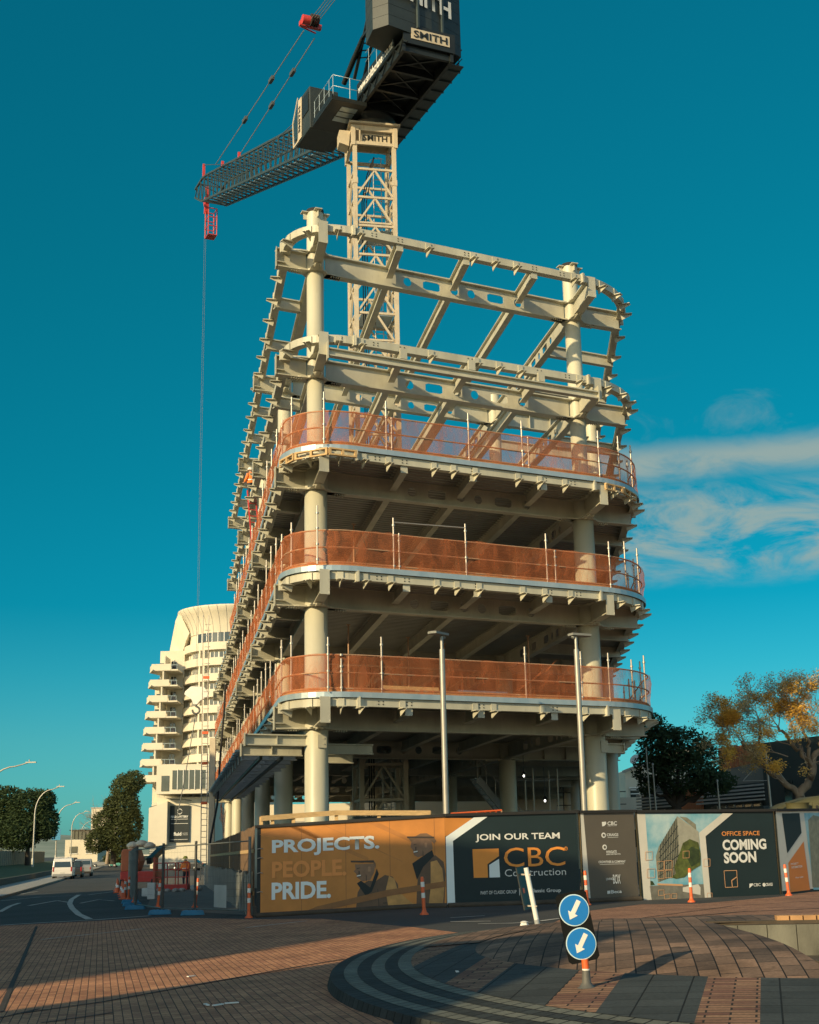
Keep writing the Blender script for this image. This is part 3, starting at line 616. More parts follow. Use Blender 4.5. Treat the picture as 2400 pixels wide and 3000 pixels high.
# ---- keep left sign
def sign():
    B = Vector((1.66, 13.92, .19)); t = thing('keep_left_sign', B, 'keep left sign with two round blue arrow discs on a leaning black board', 'traffic sign')
    up = Vector((-.17, -.03, .98)).normalized(); ex = Vector((.985, .10, 0)); ex = (ex - up * ex.dot(up)).normalized(); en = ex.cross(up)   # en faces the camera
    up0 = Vector((-.02, 0, 1)).normalized()
    mb = MB(); mb.lathe(B, [(.13, 0), (.13, .02), (.08, .035), (.045, .08), (.04, .16), (.036, .20)], 24); mb.build('spring_base', mat('dark_spring_base', (.12, .12, .11), .6, 0, .3, 5), t)
    mb = MB(); mb.tube([B + Z * .19, B + up0 * .30], .036, 16); mb.build('post_sleeve', 'orange', t)
    mb = MB(); mb.lathe(B, [(.038, .195), (.038, .21)], 16); mb.build('reflective_band', 'white', t)
    c = B + up0 * .27 + up * .345
    W2, H2 = .318, .68
    mb = MB(); mb.prism([(-W2 / 2 + .03, -H2 / 2), (W2 / 2 - .03, -H2 / 2), (W2 / 2, -H2 / 2 + .03), (W2 / 2, H2 / 2 - .03), (W2 / 2 - .03, H2 / 2), (-W2 / 2 + .03, H2 / 2), (-W2 / 2, H2 / 2 - .03), (-W2 / 2, -H2 / 2 + .03)], c + en * -.012, ex, up, en, .012)
    mb.build('backing_board', mat('sign_black', (.006, .007, .007), .7, 0, .3, 4, spec=.2), t)
    MT['signblue'] = mat('sign_blue', (.012, .19, .56), .35, 0, .06, 2); MT['signrim'] = mat('sign_rim', (.55, .72, .78), .4)
    for dz in (.163, -.163):
        q = c + up * dz
        mb = MB(); mb.lathe(q, [(.154, 0), (.154, .006)], 64, False, en, ex); d = mb.build('disc', 'signrim', t)
        mb = MB(); mb.lathe(q + en * .006, [(.144, 0), (.144, .004)], 64, False, en, ex); mb.build('disc_face', 'signblue', d)
        dd = (-ex * .62 - up * .78).normalized(); ss = en.cross(dd)
        a = [(-.105, -.023), (.03, -.023), (.03, -.055), (.102, 0), (.03, .055), (.03, .023), (-.105, .023)]
        mb = MB(); mb.prism(a, q + en * .010, dd, ss, en, .003); mb.build('arrow', 'white', d)
sign()
# ---- leaning white bollard with a black board, and its lost lamp cover
WP0 = (2.4, 27.77, -0.0)
B = Vector((WP0[0], WP0[1], 0)); t = thing('leaning_marker_post', B, 'leaning white round post holding the back of a black sign board', 'post')
up = Vector((-.165, 0, .986)); mb = MB(); mb.tube([B + Z * .0, B + up * .16], .055, 16); mb.build('base_sleeve', 'steelgrey', t)
mb = MB(); mb.tube([B + up * .12, B + up * 1.18], .050, 20); mb.build('post', 'white', t)
ex = Vector((.45, .89, 0)); ex = (ex - up * ex.dot(up)).normalized(); c = B + up * .78 + V(-.12, .12, 0); en = ex.cross(up)
mb = MB(); mb.box(c, .40, .02, .84, ex, en, up); bd = mb.build('sign_board', 'black', t)
mb = MB(); mb.box(c + en * .013 - ex * .05 + up * -.05, .10, .004, .10, ex, en, up); mb.build('sticker', 'orange', bd)
for s in (.42, 1.04): mb = MB(); mb.bar(B + up * s + V(-.17, .09, .01), B + up * s + V(.06, -.06, 0), .025, .03); mb.build('bracket', 'tube', t)
mb = MB(); mb.lathe(V(WP0[0] - .28, WP0[1] - .05, 0), [(.09, 0), (.10, .04), (.07, .10), (.085, .12), (.03, .14)], 7, False); tag(mb.build('lamp_cover', 'white'), 'small broken translucent cover lying beside the leaning white post', 'plastic cover')
# small litter on the road
LIT = ((-2.25, 15.7, -0.08), (-2.12, 15.86, -0.08), (-2.4, 15.84, -0.09), (0.58, 16.89, -0.0), (0.44, 16.13, -0.0), (-3.22, 19.77, -0.12), (3.03, 15.51, -0.0))
for q in LIT:
    on = math.hypot(q[0] - EC.x, q[1] - EC.y) < 6 or q[0] > .3; z = .2 if on else q[2] + .02
    mb = MB(); a = random.random() * 3; mb.box((q[0], q[1], z + .006), .16, .035, .012, (math.cos(a), math.sin(a), 0), (-math.sin(a), math.cos(a), 0)); tag(mb.build('litter_scrap', 'white'), 'thin white scrap of litter lying on the paving in the foreground', 'litter', 'litter scraps on the paving')
# ================================================================ printed hoarding
SEGP = {'A': ((-4.4, 37.8), (.8, 37.9)), 'B': ((.8, 37.9), (4.6, 39.02)), 'C': ((4.72, 39.07), (6.38, 39.88)), 'D': ((6.5, 39.94), (11.0, 41.95)), 'E': ((11.1, 42.02), (13.7, 44.7))}
def c3(r, g, b): return tuple((v / 255 / 12.92 if v < 10 else ((v / 255 + .055) / 1.055) ** 2.4) for v in (r, g, b))
def pm(name, col, var=.0, sc=2.0, rough=.45): MT[name] = mat('print_' + name, col, rough, 0, var, sc, .25, 1.6)
pm('amber', (.66, .26, .05), .35, .7); pm('amber2', (.50, .20, .045), .2); pm('amber3', (.30, .13, .04), .3, 3); pm('pale', (.80, .86, .86), .04); pm('peach', (.80, .30, .07), .1); pm('ink', (.007, .017, .019), .3, rough=.6); pm('teal', (.010, .026, .029), .25, .8, rough=.6)
pm('logo', (.85, .31, .05), .1); pm('cream', (.66, .63, .55), .1); pm('taupe', (.115, .098, .075), .12, 1.2); pm('lite', (.72, .72, .68)); pm('skyblue', (.10, .42, .55), .0); pm('cloudp', (.62, .70, .70), .0)
pm('fac', (.28, .27, .19), .4, 6); pm('fac2', (.40, .39, .31), .25, 5); pm('leafp', (.14, .17, .035), .7, 6); pm('leafp2', (.05, .075, .02), .6, 8); pm('paveP', (.22, .21, .17), .4, 5); pm('copper', (.62, .34, .17)); pm('orangeP', (.68, .21, .03), .08); pm('skinP', (.27, .15, .085), .3, 5); pm('vest', (.135, .078, .045), .35, 2.5); pm('sleeve', (.62, .33, .10), .4, 3); pm('capP', (.20, .115, .06), .2, 4); pm('brimP', (.05, .035, .025)); pm('earP', (.36, .20, .11)); pm('maroon', (.20, .05, .02), .2)
MT['skyblue'] = mat('print_cloudy_sky', (.50, .62, .62), .45, 0, .5, 1.1, col2=(.03, .32, .46))
class Seg:
    def __init__(s, k):
        a, b = SEGP[k]; s.a = Vector((*a, 0)); s.b = Vector((*b, 0)); s.d = (s.b - s.a).normalized(); s.L = (s.b - s.a).length; s.n = Vector((s.d.y, -s.d.x, 0))
    def p(s, x, z, off=0): return s.a + s.d * x + Z * z + s.n * off
def hoarding(k, top, label, bot=(0, 0)):
    s = Seg(k); t = thing('printed_hoarding', s.p(s.L / 2, 0), label, 'hoarding', 'printed hoarding panels round the site'); s.t = t
    for i in range(int(s.L / 1.22) + 1):
        x = .05 + (s.L - .1) * i / int(s.L / 1.22); z1 = top[0] + (top[1] - top[0]) * x / s.L; g = gz(s.p(x, 0).x)
        mb = MB(); mb.box(s.p(x, (z1 + g) / 2, -.10), .09, .09, z1 - g, s.d, s.n); mb.build('post', 'timber', t)
    mb = MB(); mb.add([s.p(0, top[0] - .06, -.04), s.p(s.L, top[1] - .06, -.04), s.p(s.L, top[1] + .03, -.04), s.p(0, top[0] + .03, -.04)], [])
    mb.bar(s.p(-.05, top[0], 0), s.p(s.L + .05, top[1], 0), .14, .08); mb.build('cap_rail', 'rubber', t)
    b0, b1 = gz(s.a.x) + bot[0], gz(s.b.x) + bot[1]
    mb = MB(); mb.prism([(0, b0), (s.L, b1), (s.L, top[1] - .02), (0, top[0] - .02)], s.p(0, 0, -.05), s.d, Z, s.n, .05); mb.build('plywood_backing', 'ink', t)
    s.top = top; s.b0, s.b1 = b0 + .10, b1 + .10; return s
def patch(s, pts, m, name='printed_panel', lift=.004, parent=None):
    mb = MB(); n = len(pts); mb.add([s.p(x, z, lift) for x, z in pts], [tuple(range(n))]); o = mb.build(name, m, parent or s.t)
    return o
def text(s, T, m, bold=.02, lift=.02, name='lettering', parent=None):
    body, x0, z0, x1, z1, h = T; ex = s.d * (x1 - x0) + Z * (z1 - z0); w = ex.length
    return text_mesh(body, s.p(x0, z0), ex / w, Z, w, h, s.n, m, name, parent or s.t, bold, lift)
# --- amber banner
A = hoarding('A', (2.25, 2.46), 'amber banner reading projects people pride with two smiling men in caps')
pA = patch(A, [(.10, A.b0), (A.L, A.b1), (A.L, 2.42), (.10, 2.21)], 'amber')
TA = (('PROJECTS.', 0.41, 1.428, 3.376, 1.496, 0.457), ('PEOPLE.', 0.413, 0.865, 2.457, 0.896, 0.445), ('PRIDE.', 0.407, 0.289, 2.031, 0.309, 0.459))
text(A, TA[0], 'pale', .035, parent=pA); text(A, TA[1], 'peach', .035, parent=pA); text(A, TA[2], 'pale', .035, parent=pA)
SA = (((0.057, 2.039), (1.02, 2.268), (1.945, 1.845), (1.945, 1.735)), ((3.084, 2.283), (3.369, 2.296), (4.589, 1.701), (4.586, 1.591)), ((0.907, 2.215), (1.19, 2.237), (3.073, 1.356), (3.071, 1.256)), ((1.853, 2.27), (4.013, 1.246), (4.013, 1.219), (1.805, 2.262)))
for q in SA: patch(A, q, 'amber2', 'printed_beam', .006, pA)
PIPE = ((1.377, -0.009), (1.657, 0.101), (3.577, 0.493), (5.186, 0.695), (5.182, 0.542), (3.668, 0.338), (1.936, 0.006), (1.75, -0.044))
MAN1 = {'body': ((2.7, -0.09), (2.762, 0.438), (2.895, 0.661), (3.065, 0.748), (3.252, 0.726), (3.518, 0.892), (3.724, 0.843), (3.87, 0.641), (3.902, 0.325), (3.619, 0.196), (3.568, -0.09)), 'face': ((2.694, 1.191), (2.712, 1.045), (2.655, 1.01), (2.729, 0.936), (2.766, 0.826), (2.896, 0.733), (3.112, 0.765), (3.218, 0.962), (3.259, 1.198)), 'collar': ((2.745, 0.682), (2.859, 0.752), (3.11, 0.566), (3.295, 1.06), (3.349, 0.923), (3.155, 0.457), (2.985, 0.343)), 'cap': ((2.582, 1.275), (2.751, 1.253), (2.902, 1.223), (3.072, 1.274), (3.213, 1.29), (3.268, 1.197), (3.267, 1.07), (3.23, 1.18), (3.166, 1.254)), 'slv': ((3.63, 0.863), (3.779, 0.778), (3.867, 0.46), (4.18, 0.184), (4.549, -0.048), (4.315, -0.088), (3.615, -0.055), (3.53, 0.467))}
MAN2 = {'body': ((4.363, -0.017), (4.394, 0.558), (4.439, 0.901), (4.519, 1.127), (4.787, 1.303), (4.912, 1.392), (5.143, 1.205), (5.191, 0.886), (5.13, -0.015)), 'face': ((4.269, 1.799), (4.237, 1.616), (4.302, 1.542), (4.327, 1.404), (4.439, 1.338), (4.677, 1.424), (4.85, 1.567), (4.802, 1.917), (4.357, 1.907)), 'collar': ((4.276, 1.177), (4.409, 1.265), (4.831, 1.531), (4.883, 1.374), (4.575, 1.08), (4.398, 0.739)), 'cap': ((4.148, 1.893), (4.259, 1.762), (4.422, 1.86), (4.64, 1.883), (4.799, 1.788), (4.891, 1.695), (4.959, 1.767), (4.877, 1.879), (4.69, 1.984), (4.519, 1.978), (4.385, 1.907)), 'slv': ((4.785, 1.212), (4.956, 1.254), (5.101, 1.024), (5.144, 0.525), (5.093, 0.022), (4.691, -0.006), (4.769, 0.532))}
for k_, Mn, nm in ((0, MAN2, 'printed_man'), (1, MAN1, 'printed_man')):
    l = .006 + .0
    patch(A, Mn['body'], 'vest', nm, .008, pA)
    for q, mm, ll in (('slv', 'sleeve', .010), ('face', 'skinP', .012), ('collar', 'ink', .014), ('cap', 'capP', .016)): patch(A, Mn[q], mm, nm, ll, pA)
    fx, fz = Mn['face'][0]
    for dx, dz, w, h, m_, sl_ in ((.05, -.13, .09, .018, 'brimP', .02), (.05, -.33, .11, .03, 'lite', .02), (.05, -.35, .13, .018, 'brimP', .02), (.36, -.20, .07, .13, 'earP', 0), (.10, -.27, .03, .10, 'brimP', -.02), (.30, -.42, .02, .16, 'brimP', -.06)): patch(A, [(fx + dx, fz + dz), (fx + dx + w, fz + dz + sl_), (fx + dx + w, fz + dz + h + sl_), (fx + dx, fz + dz + h)], m_, nm, .018, pA)
    cp = Mn['cap']; c0, c1 = cp[0], cp[len(cp) // 2]; patch(A, [(c0[0], c0[1] - .03), (c1[0], c0[1] - .05), (c1[0], c0[1] - .005), (c0[0], c0[1] + .015)], 'brimP', nm, .019, pA)
    bd_ = Mn['body']; bx = sum(q[0] for q in bd_) / len(bd_); bz = min(q[1] for q in bd_); patch(A, [(bx - .01, bz), (bx + .012, bz), (bx - .03, bz + .62), (bx - .05, bz + .62)], 'brimP', nm, .0095, pA); patch(A, [(bx + .1, bz + .22), (bx + .34, bz + .24), (bx + .34, bz + .27), (bx + .1, bz + .25)], 'brimP', nm, .0095, pA)
for sg, xs_ in ((A, (1.22, 2.44, 3.66)), (B_ if False else A, (4.9,))):
    for x_ in xs_: patch(sg, [(x_, sg.b0), (x_ + .012, sg.b0), (x_ + .012, 2.2 + .04 * x_), (x_, 2.2 + .04 * x_)], 'amber3', 'banner_seam', .007, pA)
patch(A, PIPE, 'amber3', 'printed_pipe', .019, pA)
for z in (.5, 1.0, 1.4, 1.65): mb = MB(); mb.tube([A.p(.0, z, .02), A.p(.12, z + .02, .06), A.p(.16, z, .02)], .012, 6); mb.build('cable_tie', 'tube', A.t)
# --- dark recruitment banner
B_ = hoarding('B', (2.46, 2.51), 'dark green banner reading join our team with a big orange logo')
patch(B_, [(.0, B_.b0), (B_.L, B_.b1), (B_.L, 2.47), (.0, 2.42)], 'teal'); pB = patch(B_, [(.0, B_.b0), (.28, B_.b0), (.28, B_.b0 + .5), (0, B_.b0 + .5)], 'teal', lift=.0045)
CHV = ((0.013, -0.026), (0.24, -0.024), (0.223, 1.758), (1.26, 2.4), (0.855, 2.387), (0.018, 1.872))
CHO = ((0.082, 2.406), (0.834, 2.378), (0.068, 1.908))
patch(B_, CHV, 'pale', 'printed_chevron', .007); patch(B_, [(0.002, 2.42), CHO[1], (CHO[2][0], CHO[2][1])] if False else [(0.002, CHO[0][1] - .02), (CHO[1][0], CHO[1][1] - .01), (CHO[2][0], CHO[2][1]), (.002, CHO[2][1] - .02)], 'amber', 'printed_panel', .006)
TB = (('JOIN OUR TEAM', 0.882, 1.709, 3.412, 1.72, 0.222), ('CBC', 1.704, 1.019, 3.542, 1.023, 0.526), ('Construction', 1.714, 0.77, 3.55, 0.771, 0.193), ('PART OF CLASSIC GROUP', 0.984, 0.306, 2.04, 0.313, 0.091), ('Classic Group', 2.435, 0.292, 3.369, 0.284, 0.128))
text(B_, TB[0], 'lite', .02); text(B_, TB[1], 'logo', .0); text(B_, TB[2], 'lite', -.004); text(B_, TB[3], 'lite', .0); text(B_, TB[4], 'lite', .015)
LG = (((0.785, 1.527), (1.562, 1.53), (1.564, 1.326), (1.213, 1.113), (1.22, 0.755), (0.8, 0.757)), ((1.263, 1.093), (1.561, 1.252), (1.572, 0.755), (1.26, 0.754)))
patch(B_, LG[0], 'logo', 'printed_logo', .01); patch(B_, LG[1], 'pale', 'printed_logo', .01)
RC = (3.588, 1.491)
mb = MB(); mb.lathe(B_.p(RC[0], RC[1], .01), [(.05, 0), (.05, .004)], 20, False, B_.n, B_.d); mb.build('printed_logo', 'logo', B_.t); mb = MB(); mb.lathe(B_.p(RC[0], RC[1], .015), [(.036, 0), (.036, .003)], 20, False, B_.n, B_.d); mb.build('printed_logo', 'teal', B_.t)
text(B_, ('R', RC[0] - .018, RC[1] - .022, RC[0] + .018, RC[1] - .022, .044), 'logo', .0, .024)
BAR = ((2.127, 0.448), (2.147, 0.447), (2.139, 0.255), (2.119, 0.255))
patch(B_, BAR, 'lite', 'printed_rule', .01)
# --- sponsor panel
C_ = hoarding('C', (2.50, 2.51), 'taupe hoarding panel with a column of small white sponsor logos')
patch(C_, [(.0, C_.b0), (C_.L, C_.b1), (C_.L, 2.47), (.0, 2.46)], 'taupe'); 
CW = ((0.018, 2.421), (0.203, 2.419), (0.282, 0.013), (0.007, 0.004))
patch(C_, [(.0, C_.b0), (.20, C_.b0), (.10, 2.46), (.0, 2.46)], 'cream', 'printed_strip', .007)
TC = (('CBC', 0.898, 2.115, 1.229, 2.121, 0.106), ('CONSTRUCTION', 0.896, 2.086, 1.215, 2.092, 0.019), ('CRAIGS', 0.853, 1.809, 1.255, 1.813, 0.077), ('WINGATE', 0.798, 1.333, 1.162, 1.335, 0.076), ('ARCHITECTS', 0.795, 1.286, 1.289, 1.285, 0.038), ('CROWTHER & COMPANY', 0.523, 1.064, 1.451, 1.062, 0.066), ('Beca', 0.897, 0.217, 1.261, 0.224, 0.094), ('BOX', 0.985, 0.477, 1.244, 0.479, 0.264), ('LIVING', 0.748, 0.587, 0.993, 0.59, 0.066))
for q in TC: text(C_, q, 'lite', .02)
LC = (((0.716, 2.213), (0.858, 2.221), (0.865, 2.154), (0.79, 2.097), (0.719, 2.088)), ((0.769, 0.211), (0.874, 0.217), (0.88, 0.301), (0.775, 0.295)), ((0.568, 1.035), (1.401, 1.035), (1.401, 1.025), (0.567, 1.025)), ((0.887, 1.78), (1.253, 1.784), (1.252, 1.774), (0.886, 1.77)), ((0.33, 0.403), (0.561, 0.396), (1.763, 0.454), (1.761, 0.435)))
for q in LC[:4]: patch(C_, q, 'lite', 'printed_logo', .01)
RD = ((0.75, 1.839), (0.763, 1.505))
for q in RD: mb = MB(); mb.lathe(C_.p(q[0], q[1], .01), [(.075, 0), (.075, .004)], 20, False, C_.n, C_.d); mb.build('printed_logo', 'lite', C_.t); mb = MB(); mb.lathe(C_.p(q[0], q[1], .015), [(.04, 0), (.04, .003)], 20, False, C_.n, C_.d); mb.build('printed_logo', 'taupe', C_.t)
# --- picture and coming soon banner
D_ = hoarding('D', (2.50, 2.50), 'hoarding banner with a picture of a finished building and the words office space coming soon')
patch(D_, [(.0, D_.b0), (D_.L, D_.b1), (D_.L, 2.46), (.0, 2.46)], 'ink', lift=.003)
DW = ((-0.021, 2.435), (0.263, 2.432), (0.302, 0.001), (0.033, 0.001))
DS = ((0.263, 2.432), (3.046, 2.408), (2.15, 1.859), (2.167, -0.002), (0.302, 0.001))
DC = ((2.113, 1.86), (3.022, 2.419), (3.4, 2.415), (2.338, 1.757), (2.373, -0.019), (2.153, -0.021))
DT = ((2.338, 1.757), (3.4, 2.415), (4.885, 2.393), (4.908, -0.012), (2.373, -0.019))
DG = ((0.262, 0.393), (2.19, 0.385), (2.191, -0.013), (0.302, 0.001))
DB = (((1.386, 2.353), (1.357, 0.699), (0.563, 0.48), (0.537, 1.202), (0.667, 1.491)), ((1.386, 2.353), (2.105, 1.9), (2.115, 1.464), (1.357, 0.699)), ((1.458, 2.343), (1.724, 2.311), (2.025, 2.109), (2.035, 1.94)), ((0.545, 1.154), (1.405, 1.135), (1.296, 0.411), (0.56, 0.432)))
DL = (((1.157, 0.898), (1.369, 1.282), (1.515, 1.573), (1.768, 1.687), (2.064, 1.584), (2.122, 1.267), (2.092, 0.925), (1.813, 0.804), (1.493, 0.599), (1.189, 0.559), (1.014, 0.612), (1.201, 0.703)), ((1.55, 1.279), (1.81, 1.47), (2.082, 1.367), (2.076, 1.023), (1.759, 0.884)), ((0.296, 0.535), (0.377, 0.514), (0.44, 0.416), (0.286, 0.402)))
patch(D_, DW, 'cream', 'printed_strip', .008); patch(D_, DS, 'skyblue', 'printed_sky', .006); patch(D_, DG, 'paveP', 'printed_street', .008); pd = patch(D_, DT, 'teal', 'printed_panel', .008)
patch(D_, DB[0], 'fac', 'printed_building', .010); patch(D_, DB[1], 'fac2', 'printed_building', .011); patch(D_, DB[2], 'fac', 'printed_building', .0095)
mb = MB()
a0, a1, a2, a3 = [Vector((q[0], q[1], 0)) for q in (DB[0][0], DB[0][1], DB[0][2], DB[0][4])]
for i in range(1, 12):
    f = i / 12; p, q = a0.lerp(a3, f), a1.lerp(a2, f); mb.bar(D_.p(p.x, p.y, .014), D_.p(q.x, q.y, .014), .018, .002, up=D_.n)
for i in range(1, 6): f = i / 6; p, q = a0.lerp(a1, f), a3.lerp(a2, f); mb.bar(D_.p(p.x, p.y, .016), D_.p(q.x, q.y, .016), .012, .002, up=D_.n)
mb.build('printed_mullions', 'ink', D_.t)
patch(D_, DL[0], 'leafp', 'printed_tree', .018); patch(D_, DL[1], 'leafp2', 'printed_tree', .020); patch(D_, DL[2], 'leafp2', 'printed_tree', .012); patch(D_, DC, 'cream', 'printed_chevron', .022)
DQ = (((1.408, 0.311), (1.959, 0.392), (2.035, 0.293), (2.016, 0.08), (1.398, 0.196)), ((0.526, 0.452), (1.416, 0.407), (1.411, 0.35), (0.534, 0.404)))
patch(D_, DQ[0], 'cream', 'printed_pavilion', .012); patch(D_, DQ[1], 'copper', 'printed_awning', .013)
mb = MB()
WF = (((0.181, 1.345), (0.418, 1.35), (0.4, 1.118), (0.164, 1.114)), ((0.204, 0.863), (0.463, 0.866), (0.444, 0.617), (0.185, 0.615)), ((0.562, 1.066), (0.8, 1.071), (0.78, 0.82), (0.542, 0.816)), ((0.825, 1.08), (1.088, 1.084), (1.068, 0.832), (0.805, 0.829)), ((0.565, 0.797), (0.779, 0.801), (0.762, 0.589), (0.548, 0.586)), ((0.827, 0.809), (1.066, 0.813), (1.049, 0.601), (0.81, 0.598)), ((1.495, 1.339), (1.714, 1.344), (1.697, 1.149), (1.478, 1.144)), ((2.217, 1.098), (2.439, 1.103), (2.419, 0.888), (2.198, 0.883)), ((0.546, 0.26), (0.736, 0.264), (0.724, 0.111), (0.534, 0.108)), ((0.75, 0.139), (0.94, 0.143), (0.929, 0.009), (0.739, 0.006)), ((0.987, 0.141), (1.178, 0.145), (1.167, 0.011), (0.976, 0.008)), ((2.252, 0.121), (2.423, 0.125), (2.411, -0.01), (2.239, -0.014)))
for q in WF:
    for i in range(4): mb.bar(D_.p(*q[i], .025), D_.p(*q[(i + 1) % 4], .025), .012, .002, up=D_.n)
mb.build('printed_outlines', 'copper', D_.t)
TD = (('OFFICE SPACE', 2.934, 1.758, 4.34, 1.758, 0.13), ('COMING', 2.931, 1.331, 4.553, 1.34, 0.318), ('SOON', 2.945, 0.954, 4.142, 0.967, 0.326), ('CBC', 3.956, 0.265, 4.222, 0.268, 0.089), ('CRAIGS', 4.413, 0.262, 4.669, 0.264, 0.089))
text(D_, TD[0], 'peach', .012, parent=pd); text(D_, TD[1], 'lite', .04, parent=pd); text(D_, TD[2], 'lite', .04, parent=pd); text(D_, TD[3], 'lite', .01, parent=pd); text(D_, TD[4], 'lite', .02, parent=pd)
DO = ((2.913, 0.748), (3.375, 0.746), (3.37, 0.568), (3.16, 0.466), (3.166, 0.269), (2.917, 0.266), (3.178, 0.269), (3.171, 0.455), (3.369, 0.559), (3.366, 0.273))
mb = MB()
for r in (range(0, 6), range(6, 10)):
    r = list(r)
    for i, j in zip(r, r[1:] + r[:1]): mb.bar(D_.p(*DO[i], .025), D_.p(*DO[j], .025), .016, .002, up=D_.n)
mb.build('printed_logo', 'copper', pd)
DK = (((3.813, 0.349), (3.94, 0.355), (3.935, 0.306), (3.868, 0.268), (3.8, 0.221)), (4.353, 0.303))
patch(D_, DK[0], 'lite', 'printed_logo', .016, pd); mb = MB(); mb.lathe(D_.p(DK[1][0], DK[1][1], .012), [(.055, 0), (.055, .004)], 16, False, D_.n, D_.d); mb.build('printed_logo', 'lite', pd)
# --- last banner
E_ = hoarding('E', (2.50, 2.54), 'rightmost wrinkled banner with white stripes over black and orange fields')
patch(E_, [(.0, E_.b0), (E_.L, E_.b1), (E_.L, 2.49), (.0, 2.46)], 'cream')
EP = (((0.355, 2.403), (1.469, 2.418), (1.486, 1.809), (0.477, 1.201)), ((0.489, 0.916), (1.568, 1.547), (1.702, 0.073), (0.458, 0.046)), ((1.754, 2.419), (2.991, 2.434), (2.516, 0.055), (1.919, 0.066)), ((1.978, 2.208), (2.341, 2.357), (2.96, 2.283), (2.529, 0.117), (1.868, 0.14)), ((0.639, 0.81), (1.09, 0.841), (1.007, 0.047), (0.583, 0.042)))
patch(E_, EP[0], 'ink', 'printed_panel', .008); pe = patch(E_, EP[1], 'orangeP', 'printed_panel', .008); patch(E_, EP[2], 'skyblue', 'printed_sky', .008); patch(E_, EP[3], 'fac', 'printed_building', .010)
TE = (('PROJECT', 0.621, 0.831, 1.092, 0.851, 0.071), ('INFORMATION', 0.647, 0.739, 1.312, 0.764, 0.071), ('Floor plan', 0.844, 0.428, 1.317, 0.445, 0.061))
for q in TE: text(E_, q, 'lite', .015, parent=pe)
# dark debris sock along the foot of the hoarding
mb = MB()
for s, x0, x1 in ((A, .0, A.L), (B_, 0, B_.L), (C_, 0, C_.L)):
    pts = [s.p(x0 + (x1 - x0) * i / 10, gz(s.p(x0 + (x1 - x0) * i / 10, 0).x) + .05, .12) for i in range(11)]; mb.tube(pts, .07, 8)
tag(mb.build('silt_sock', 'soil'), 'dark lumpy silt sock lying along the foot of the hoarding', 'silt sock')
# ---- timber rail and posts seen over the hoarding
TR = ((-4.39, 38.6, 2.49), (-3.5, 38.9, 2.55), (-2.29, 39.2, 2.62), (0.43, 39.6, 2.57))
t = thing('timber_handrail', (TR[0][0], TR[0][1], 1.4), 'fresh timber handrail running just behind the amber banner', 'handrail')
P = [Vector(q) for q in TR]; mb = MB()
for a, b in zip(P, P[1:]): mb.bar(a, b, .05, .14)
mb.build('rail', 'timber', t)
for p in (P[0], P[0].lerp(P[1], .35), P[1], P[2], P[2].lerp(P[3], .45), P[3]): mb = MB(); mb.box((p.x, p.y + .06, (p.z + .1) / 2), .10, .06, p.z + .0, None); mb.build('post', 'timber', t)
# ---- orange and white bollards
def bollard(loc, label, lean=(0, 0)):
    t = thing('flexible_bollard', loc, label, 'bollard', 'orange flexible bollards along the works'); L = Vector(loc); up = Vector((lean[0], lean[1], 1)).normalized(); x = up.orthogonal()
    mb = MB(); mb.lathe(L, [(.11, 0), (.11, .025), (.065, .06), (.048, .12), (.045, .16)], 16); mb.build('foot', 'orange', t)
    mb = MB(); mb.lathe(L, [(.044, .12), (.044, .86), (.03, .90)], 16, True, up, x); po = mb.build('post', 'orange', t)
    for z in (.40, .66): mb = MB(); mb.lathe(L, [(.047, z), (.047, z + .12)], 16, True, up, x); mb.build('reflective_band', 'white', po)
    return t
BL = ((-4.59, 37.61, -0.16), (0.16, 34.0, -0.0), (4.59, 37.4, -0.0), (7.52, 37.97, -0.0), (11.01, 40.98, -0.0), (-7.08, 43.91, -0.24), (-8.54, 45.42, -0.28), (-10.73, 52.26, -0.33), (-11.88, 56.72, -0.36), (-13.22, 62.36, -0.39))
BLA = ['bollard standing alone in front of the left end of the amber banner', 'bollard in front of the two printed men', 'bollard by the sponsor panel, behind the keep left sign', 'bollard in front of the printed tree picture', 'bollard by the rightmost wrinkled banner', 'leaning bollard on the blue foot nearest the amber banner', 'upright bollard on the second blue fence foot from the amber banner', 'leaning bollard at the street corner of the mesh fence', 'third bollard from the end of the row along the street fence', 'bollard next to the orange cones on the street side']
for q, l, ln in zip(BL, BLA, [(0, 0), (-.04, 0), (-.03, 0), (0, 0), (-.06, 0), (.10, 0), (.07, 0), (.09, 0), (.02, 0), (.0, 0)]):
    onfoot = 5 <= BL.index(q) <= 8
    if onfoot: q = (q[0], q[1], q[2] + .14)
    bollard(q, 'orange and white ' + l, ln)
# ================================================================ tower crane
CC = Vector((-1.6, 61.5, 0)); CA = Vector((.41, -.912, 0)).normalized(); CP = Vector((-CA.y, CA.x, 0))
def K(a, p, z): q = CC + CA * a + CP * p; return V(q.x, q.y, z)
MT['jib'] = mat('dark_jib_paint', (.048, .072, .078), .5, 0, .3, 2.0)
MT['cwt'] = mat('dark_green_black_paint', (.034, .046, .046), .5, 0, .35, 1.5)
crane = thing('tower_crane', (CC.x, CC.y, 0), 'luffing tower crane with a cream lattice mast, dark cab and long dark jib', 'crane')
th = .20; MX = V(math.cos(th), math.sin(th), 0); MY = V(-math.sin(th), math.cos(th), 0)
def mq(x, y, z): q = CC + MX * x + MY * y; return V(q.x, q.y, z)
hw = 1.0; zt = 36.0; ph = 1.55
for sx in (-1, 1):
    for sy in (-1, 1): mb = MB(); mb.bar(mq(sx * hw, sy * hw, 0), mq(sx * hw, sy * hw, zt), .20, .20, MX); mb.build('mast_chord', 'mast', crane)
